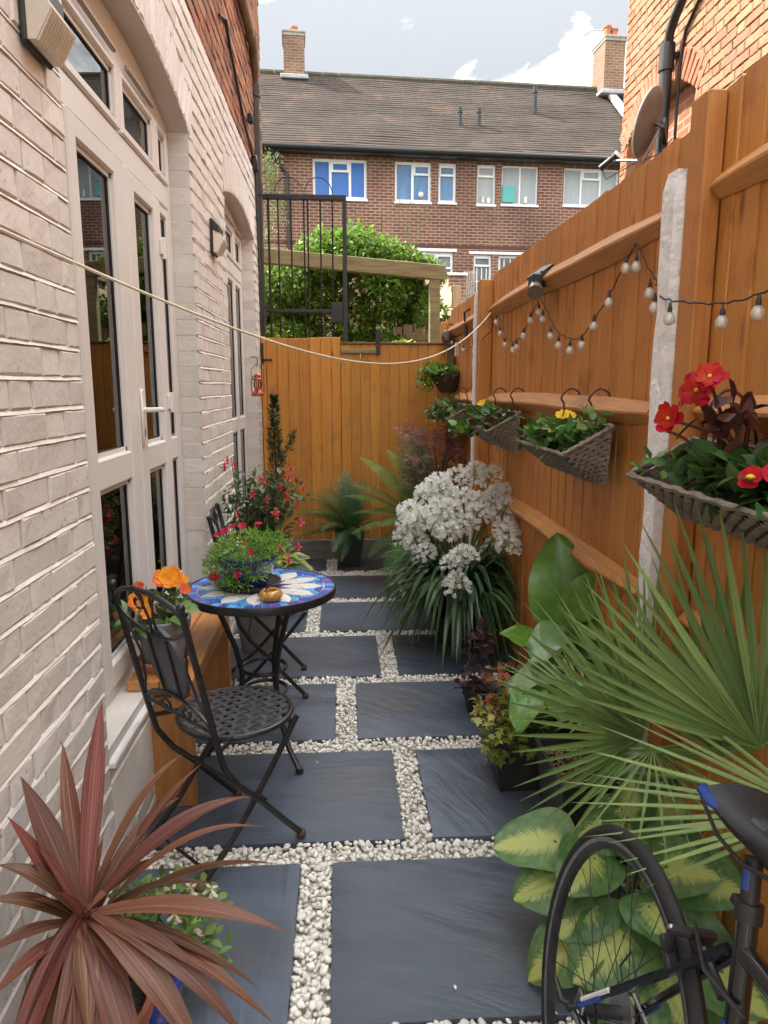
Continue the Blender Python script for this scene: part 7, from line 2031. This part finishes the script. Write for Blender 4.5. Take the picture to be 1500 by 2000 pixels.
# ---- red fuchsia in the grey pot under the table
fu = thing('red_fuchsia', 'tall airy fuchsia with small red flowers in a grey pot behind the table', 'potted plant', (-.50, 4.05, 0))
obj('pot', MB().lathe([(.0005, .001), (.105, .001), (.142, .235), (.148, .24), (.146, .262), (.135, .262), (.132, .235), (.0005, .23)], 30, (-.50, 4.05, 0)), M_greypot, fu, smooth=True)
obj('soil', MB().lathe([(.0005, .24), (.13, .238)], 20, (-.50, 4.05, 0)), M_soil, fu)
sg = MB(); ends = []
for k in range(34):
    a = random.uniform(0, 6.283); r_ = random.uniform(.04, .22)
    e = V((-.46+r_*math.cos(a), 4.05+r_*math.sin(a), random.uniform(.62, 1.08))); e.x = max(e.x, -.66)
    sg.tube([(-.50, 4.05, .23), V((-.50, 4.05, .5)).lerp(e, .45)+V((0, 0, .05)), e], [.005, .0035, .0015], 5); ends.append((V((-.50, 4.05, .45)), e))
e = V((-.62, 4.0, 1.14)); sg.tube([(-.50, 4.05, .23), (-.56, 4.04, .7), (-.61, 4.0, 1.0), e], [.005, .004, .003, .002], 5)
obj('stem', sg, pm('reddish_stem', (.10, .05, .03), (.16, .09, .05), .5, 8), fu, smooth=True)
P_ = []
for k in range(2300):
    a, b = random.choice(ends); t = random.uniform(.12, 1.0); p = a.lerp(b, t); P_.append([p.x+random.gauss(0, .035), p.y+random.gauss(0, .035), p.z+random.gauss(0, .03)])
P_ = np.array(P_); P_[:, 0] = np.maximum(P_[:, 0], -.675)
scatter('foliage', P_, rand_dirs(len(P_), .1), RNG.uniform(.032, .058, len(P_)), leafm('fuchsia_leaf', (.045, .085, .03), (.12, .18, .07), .45, .25, .45, .035), fu, TM_NARROW if False else TM_RHOMB, .6)
M_fus = leafm('fuchsia_red', (.60, .03, .05), (.75, .09, .10), .45, .3, .2, .015, spec=.25)
FP = [(-.64, 3.98, 1.13), (-.60, 3.98, 1.10), (-.66, 4.0, 1.09), (-.46, 3.95, 1.03), (-.44, 3.93, 1.02), (-.33, 3.98, 1.06), (-.30, 3.96, 1.03), (-.35, 3.95, .98), (-.29, 4.0, 1.08), (-.26, 3.9, .88), (-.37, 3.86, .86), (-.36, 3.84, .84), (-.40, 3.82, .72), (-.36, 3.82, .66), (-.30, 3.8, .60), (-.31, 3.88, .94), (-.28, 3.75, .50), (-.48, 3.85, .78), (-.54, 3.84, .70), (-.42, 3.9, .92), (-.24, 3.95, .78), (-.33, 3.78, .76), (-.50, 3.92, .95), (-.22, 3.9, .98), (-.58, 3.9, .84), (-.44, 3.80, .60), (-.25, 3.86, .66)]
for k, (x_, y_, z_) in enumerate(FP):
    mb = MB(); c = V((x_, y_, z_))
    mb.tube([c+V((0, 0, .022)), c, c+V((0, 0, -.018))], [.003, .0065, .005], 6)
    flower_head(mb, c+V((0, 0, -.004)), .026, 4, (random.uniform(-.3, .3), random.uniform(-.5, 0), -.6 if k % 2 else .5), 1, wide=.38, cup=-.2)
    flower_head(mb, c+V((0, 0, -.012)), .014, 5, (0, -.2, -1), 2, wide=.9, cup=.9)
    obj('flower', mb, M_fus, fu, smooth='all')
# ---- dark conical conifer by the gate
cn = thing('slender_conifer', 'slender dark green conifer rising in the corner between wall and gate', 'potted plant', (-.50, 5.35, 0))
sg = MB().tube([(-.505, 5.35, .2), (-.50, 5.35, .9), (-.515, 5.35, 1.52)], [.016, .010, .002], 6).tube([(-.50, 5.35, .85), (-.43, 5.33, 1.05), (-.37, 5.32, 1.18)], [.005, .003, .0015], 5)
obj('trunk', sg, M_bark, cn, smooth=True)
P_, D_ = [], []
a_off = 1.3
for k in range(1900):
    t = random.random()**.8; z_ = .32+1.14*t; r_ = (.078*(1-t)**.8+.008)*random.uniform(.1, 1.0)*(1+.4*math.sin(z_*23+a_off)*math.sin(z_*57)); a = random.uniform(0, 6.283)
    P_.append([-.503+r_*math.cos(a), 5.35+r_*math.sin(a), z_]); D_.append([math.cos(a)*.8, math.sin(a)*.8, random.uniform(.2, 1.1)])
for k in range(130):
    t = random.random(); P_.append([-.46+.10*t+random.gauss(0, .012), 5.33+random.gauss(0, .012), .98+.22*t+random.gauss(0, .012)]); D_.append([random.gauss(.3, .6), random.gauss(0, .6), random.uniform(.2, 1)])
scatter('foliage', P_, D_, RNG.uniform(.026, .050, len(P_)), leafm('conifer_needle', (.020, .048, .018), (.050, .090, .030), .5, .15, .35, .02), cn, TM_NARROW, .8)
obj('pot', MB().lathe([(.0005, .001), (.09, .001), (.12, .24), (.115, .245), (.0005, .22)], 26, (-.50, 5.35, 0)), M_terra, cn, smooth=True)
# ---- little edged hosta
hv = thing('yellow_edged_hosta', 'small hosta with yellow-edged leaves beside the red fuchsia', 'potted plant', (-.36, 4.75, 0))
M_hv = leafm('edged_hosta_leaf', (.34, .40, .07), (.46, .50, .12), .42, .25, .12, .01, island=False, scale=6, vein=((.045, .10, .035), .22, .34, .16))
HV = [broad_leaf_mesh('leaf', M_hv, .36, .2, .03, .30, 10, 10, .1, .004, 5, k) for k in range(2)]
for k in range(13):
    a = R(-150+25*k); p = V((-.40+.05*math.sin(a), 4.70-.05*math.cos(a)*.6, .36+.03*math.sin(k*2)))
    put_leaf(hv, HV[k % 2], p, (math.sin(a), -math.cos(a)*.7, .12+.2*math.sin(k*1.3)), (-.2*math.sin(a), -.5, .9), .15+.03*math.sin(k*1.7))
obj('pot', MB().lathe([(.0005, .001), (.075, .001), (.10, .28), (.095, .285), (.0005, .26)], 24, (-.40, 4.72, 0)), M_blackpl, hv, smooth=True)
P_ = np.column_stack([RNG.normal(-.40, .03, 30), RNG.normal(4.72, .03, 30), RNG.uniform(.28, .36, 30)])
obj('stem', MB().tube([(-.40, 4.72, .25), (-.40, 4.71, .37)], .012, 6), M_stem, hv)
# ---- fallen petals and leaf bits on the slabs
P_ = np.column_stack([RNG.uniform(-.6, .8, 46), RNG.uniform(1.2, 5.6, 46), np.full(46, .0045)])
lt = scatter('fallen_petals', P_, np.column_stack([RNG.normal(0, 1, 46), RNG.normal(0, 1, 46), np.full(46, .02)]), RNG.uniform(.008, .018, 46), leafm('dry_petal', (.42, .34, .22), (.62, .56, .46), .7, .1, .5, .05), None, TM_RHOMB, .15)
lt['kind'] = 'stuff'
# ================================================================ bicycle leaning by the fence, its rear wheel nearest the path
LEAN = R(11.5)
bk = thing('black_bicycle', 'black road bicycle with blue and white stripes leaning at the right near corner', 'bicycle', (.438, 1.165, 0))
# local frame: x = out of the wheel plane (towards the fence), y = along the bike (front of the bike at -y), z up; leaned about y
BM = Matrix.Rotation(LEAN, 4, 'Y')
def BO(name, mb, m=M_black, par=None, sm=True):
    mb.v = [tuple(BM @ V(p)) for p in mb.v]
    return obj(name, mb, m, par or bk, sm, world=False)
M_tyre = pm('tyre_rubber', (.012, .012, .013), (.022, .022, .022), .75, 40, bump=.2, bscale=200, bdist=.001)
M_rim = pm('anodised_black_rim', (.02, .02, .022), (.04, .04, .045), .35, 20)
M_brk = pm('brushed_brake_track', (.23, .22, .23), (.34, .33, .34), .32, 60, metal=.7)
M_frame = pm('gloss_black_paint', (.008, .008, .009), (.012, .012, .013), .18, 6, coat=.6)
M_bblue = pm('bicycle_blue', (.010, .045, .24), (.015, .06, .30), .25, 6, coat=.4)
M_bwhite = pm('bicycle_white', (.72, .72, .72), None, .25, 6)
M_chrome = pm('steel', (.40, .40, .41), (.5, .5, .5), .3, 30, metal=.9)
WR = .338
def wheel(yc, rear=True):
    tor = lambda R_, r_, z_off=0, n=72, m=10, fl=1.0: None
    def ringx(prof, n=80):
        """revolve (radius, x) profile about the axle"""
        vs = []; fs = []; m = len(prof)
        for k in range(n):
            a = 2*math.pi*k/n
            for (r_, x_) in prof: vs.append((x_, yc+r_*math.cos(a), WR+r_*math.sin(a)))
        for k in range(n):
            k2 = (k+1) % n
            for i in range(m): fs.append((k*m+i, k*m+(i+1) % m, k2*m+(i+1) % m, k2*m+i))
        mb = MB(); mb.add(vs, fs); return mb
    w_ = BO('wheel', ringx([(.298, -.009), (.312, -.011), (.318, -.010), (.318, .010), (.312, .011), (.298, .009), (.290, .006), (.290, -.006)]), M_rim, None, 40)
    ty = ringx([(.312, -.011), (.320, -.0145), (.329, -.0125), (.335, -.007), (.338, 0), (.335, .007), (.329, .0125), (.320, .0145), (.312, .011)])
    BO('tyre', ty, M_tyre, w_, True)
    for s_ in (-1, 1): BO('brake_track', ringx([(.303, s_*.0100), (.3115, s_*.0116), (.3115, s_*.0119), (.303, s_*.0103)]), M_brk, w_, True)
    hb = MB().tube([(-.055, yc, WR), (.055, yc, WR)], .013, 10)
    for s_ in (-1, 1): hb.tube([(s_*.030, yc, WR), (s_*.034, yc, WR)], .024, 14)
    BO('hub', hb, M_rim, w_)
    for k in range(28):
        a = 2*math.pi*k/28; s_ = -1 if k % 2 else 1; b = a+(.55 if (k//2) % 2 else -.55)
        BO('spoke', MB().tube([(s_*.031, yc+.022*math.cos(b), WR+.022*math.sin(b)), (s_*.003, yc+.292*math.cos(a), WR+.292*math.sin(a))], .0011, 4), M_rim, w_, False)
    a = R(158)
    BO('valve', MB().tube([(0, yc+.290*math.cos(a), WR+.290*math.sin(a)), (0, yc+.25*math.cos(a), WR+.25*math.sin(a))], .003, 6), M_chrome, w_)
    return w_
YR, YB, YFW = 0.0, -.405, -1.0
rw = wheel(YR)
fw_ = wheel(YFW)
BB = V((0, YB, .275)); SC = V((0, YB+.130, .745)); HT = V((0, YB-.395, .775)); HB = V((0, YB-.435, .64))
fr = MB()
fr.tube([BB, SC+V((0, .008, .03))], .016, 12)
fr.tube([SC+V((0, .0, -.02)), HT+V((0, 0, -.02))], [.016, .0165], 12)
fr.tube([BB, HB+V((0, 0, .01))], [.021, .020], 12)
fr.tube([HT+V((0, .006, .03)), HB+V((0, -.008, -.03))], .019, 12)
fr.tube([BB+V((-.034, 0, 0)), BB+V((.034, 0, 0))], .022, 14)
bf_ = BO('frame', fr, M_frame)
for s_ in (-1, 1):
    BO('seat_stay', MB().tube([SC+V((s_*.012, .012, -.03)), SC+V((s_*.026, .10, -.155)), V((s_*.062, YR, WR+.012))], [.0085, .0085, .007], 8), M_frame)
    BO('chain_stay', MB().tube([BB+V((s_*.018, .02, 0)), V((s_*.036, YB+.2, .30)), V((s_*.062, YR, WR-.004))], [.011, .010, .0085], 8), M_frame)
    st1, st2 = SC+V((s_*.026, .10, -.155)), V((s_*.062, YR, WR+.012))
    off = V((s_*.0052, -.003, .0058))
    BO('stripe', MB().tube([st1.lerp(st2, .62)+off, st1.lerp(st2, .95)+off], .0048, 6), M_bwhite)
    off2 = V((s_*.0056, -.006, -.003))
    BO('stripe', MB().tube([st1.lerp(st2, .72)+off2, st1.lerp(st2, .98)+off2], .0048, 6), M_bblue)
    BO('dropout', MB().box((s_*.060-.003, YR-.018, WR-.03), (s_*.060+.003, YR+.018, WR+.03), .002), M_chrome)
    t0, t1 = SC+V((0, -.0, -.02)), HT+V((0, 0, -.02)); o_ = V((s_*.0095, 0, .0095))
    BO('stripe', MB().tube([t0.lerp(t1, .22)+o_, t0.lerp(t1, .75)+o_], .0045, 6), M_bwhite)
    o_ = V((s_*.0125, 0, .001))
    BO('stripe', MB().tube([t0.lerp(t1, .18)+o_, t0.lerp(t1, .75)+o_], .0055, 6), M_bblue)
    BO('stripe', MB().tube([BB.lerp(SC, .40)+V((s_*.008, .006, 0)), BB.lerp(SC, .75)+V((s_*.008, .006, 0))], .0095, 6), M_bblue)
# brake caliper above the tyre
BR_ = Matrix.Translation((0, 0, WR)) @ Matrix.Rotation(R(35), 4, 'X') @ Matrix.Translation((0, 0, -WR))
def BRO(name, mb, m):
    mb.v = [tuple(BR_ @ V(p)) for p in mb.v]
    return BO(name, mb, m)
BRO('brake', MB().tube([(-.030, .03, .655), (-.034, .05, .69), (-.02, .04, .715), (.02, .04, .715), (.034, .05, .69), (.030, .03, .655)], .009, 8).box((-.035, .0, .640), (-.014, .055, .656), .003).box((.014, .0, .640), (.035, .055, .656), .003).tube([(0, .02, .71), (0, -.05, .735)], .009, 8).tube([(-.01, .05, .72), (-.03, -.02, .75), (-.015, -.09, .80)], .004, 6), M_blackpl)
BRO('brake_pin', MB().sphere((-.036, .052, .690), .007, 8, 6), M_chrome)
BO('seat_clamp', MB().tube([SC+V((0, .006, .022)), SC+V((0, .013, .048))], .020, 12).box((SC.x-.012, SC.y+.012, SC.z+.026), (SC.x+.012, SC.y+.042, SC.z+.042), .003), M_blackpl)
sp0, sp1 = SC+V((0, .012, .04)), SC+V((0, .032, .108))
BO('seat_post', MB().tube([sp0, sp1], .0136, 12), M_blackpl)
BO('post_stripe', MB().tube([sp0.lerp(sp1, .35)+V((-.0045, 0, 0)), sp0.lerp(sp1, .85)+V((-.0045, 0, 0))], .0105, 10), M_bblue)
# saddle: nose to the front (-y), wide at the back
sv = []; sf = []; nS, mS = 18, 12
def sad(t):
    w_ = .020+.046*max(0, (t-.35)/.65)**1.25 if t > .35 else .014+.006*math.sin(t/.35*1.57)
    z_ = .030*max(0, (t-.6)/.4)**2+.006*max(0, .25-t)
    return w_, z_
for i in range(nS+1):
    t = i/nS; w_, z_ = sad(t); e = 1 if 0 < i < nS else .35
    for k in range(mS):
        a = 2*math.pi*k/mS; hx = w_*math.cos(a)*e; hz_ = (.018 if math.sin(a) > 0 else .030*(1-.3*t))*math.sin(a)*e
        sv.append((hx, -.165+.235*t, hz_+z_))
for i in range(nS):
    for k in range(mS): sf.append((i*mS+k, i*mS+(k+1) % mS, (i+1)*mS+(k+1) % mS, (i+1)*mS+k))
sf += [tuple(range(mS-1, -1, -1)), tuple(nS*mS+k for k in range(mS))]
SO = sp1+V((0, .015, .036))
mb = MB(); mb.add([tuple(V(p)+SO) for p in sv], sf)
sdl = BO('saddle', mb, pm('saddle_leatherette', (.010, .010, .011), (.018, .018, .02), .6, 30))
BO('rail', MB().tube([SO+V((-.018, -.10, -.02)), SO+V((-.021, -.02, -.045)), SO+V((-.021, .05, -.045)), SO+V((-.03, .10, -.012))], .0035, 6).tube([SO+V((.018, -.10, -.02)), SO+V((.021, -.02, -.045)), SO+V((.021, .05, -.045)), SO+V((.03, .10, -.012))], .0035, 6), M_blackpl, sdl)
for s_ in (-1, 1):
    BO('side_panel', MB().tube([SO+V((s_*.040, .022, .006)), SO+V((s_*.050, .042, .012)), SO+V((s_*.060, .060, .022)), SO+V((s_*.052, .068, .026))], [.004, .009, .009, .004], 8), M_bblue, sdl)
BO('top_panel', MB().tube([SO+V((0, -.04, .015)), SO+V((0, .02, .016)), SO+V((0, .055, .027))], [.008, .024, .028], 10, flat=.22), pm('grey_saddle_panel', (.03, .034, .04), (.05, .055, .065), .6, 20), sdl)
# drivetrain on the far (fence) side, crank, chain
cs = MB()
for k, r_ in enumerate((.048, .042, .036, .030, .025)): cs.tube([(.036+.004*k-.012, YR, WR), (.0385+.004*k-.012, YR, WR)], r_, 22)
BO('cassette', cs, M_chrome)
BO('chain_ring', MB().tube([(.040, YB, .275), (.044, YB, .275)], .085, 34), M_blackpl)
BO('crank', MB().tube([(.055, YB, .275), (.065, YB-.10, .15)], .010, 8).tube([(-.055, YB, .275), (-.065, YB+.10, .40)], .010, 8).tube([(-.055, YB, .275), (.055, YB, .275)], .012, 8), M_blackpl)
BO('pedal', MB().box((.07, YB-.14, .14), (.16, YB-.07, .16), .004), M_blackpl); BO('pedal', MB().box((-.16, YB+.07, .39), (-.07, YB+.14, .41), .004), M_blackpl)
BO('chain', MB().tube([(.042, YB, .36), (.040, YR, WR+.044), (.040, YR+.046, WR), (.040, YR+.01, WR-.05), (.040, YR-.02, .22), (.042, YB, .19), (.042, YB-.085, .275)], .004, 5, closed=True), M_chrome)
BO('derailleur', MB().tube([(.055, YR+.01, WR-.02), (.06, YR+.02, WR-.06), (.045, YR-.02, WR-.12)], .010, 8).tube([(.036, YR+.01, WR-.06), (.044, YR+.01, WR-.06)], .022, 14).tube([(.036, YR-.02, WR-.12), (.044, YR-.02, WR-.12)], .022, 14).tube([(.06, YR+.03, WR-.03), (.06, YR+.10, WR+.02), (.05, YR+.06, WR+.09), (.04, YR-.06, WR+.02)], .0025, 5), M_blackpl)
BO('skewer', MB().tube([(-.085, YR, WR), (.07, YR, WR)], .006, 8).tube([(-.078, YR, WR), (-.085, YR+.02, WR-.01), (-.082, YR+.075, WR-.008)], [.009, .008, .005], 8), M_blackpl)
# fork, stem and bars (beyond the frame of the photograph, but part of the machine)
fk = MB()
for s_ in (-1, 1): fk.tube([HB+V((s_*.02, -.01, -.03)), HB+V((s_*.045, -.025, -.08)), V((s_*.05, YFW, WR))], [.012, .012, .008], 8)
fk.tube([HB+V((-.03, -.01, -.04)), HB+V((.03, -.01, -.04))], .014, 8)
BO('fork', fk, M_frame)
HS = HT+V((0, .012, .06))
BO('stem', MB().tube([HT+V((0, .008, .02)), HS, HS+V((0, -.09, .012))], .014, 10), M_blackpl)
hbm = MB(); hp = [HS+V((x_, -.09+dy, .012+dz)) for x_, dy, dz in ((-.205, -.03, -.13), (-.205, -.09, -.09), (-.205, -.085, -.01), (-.20, -.03, .0), (-.16, 0, 0), (0, 0, 0), (.16, 0, 0), (.20, -.03, 0), (.205, -.085, -.01), (.205, -.09, -.09), (.205, -.03, -.13))]
BO('handlebar', hbm.tube(hp, .0145, 8), M_tyre)
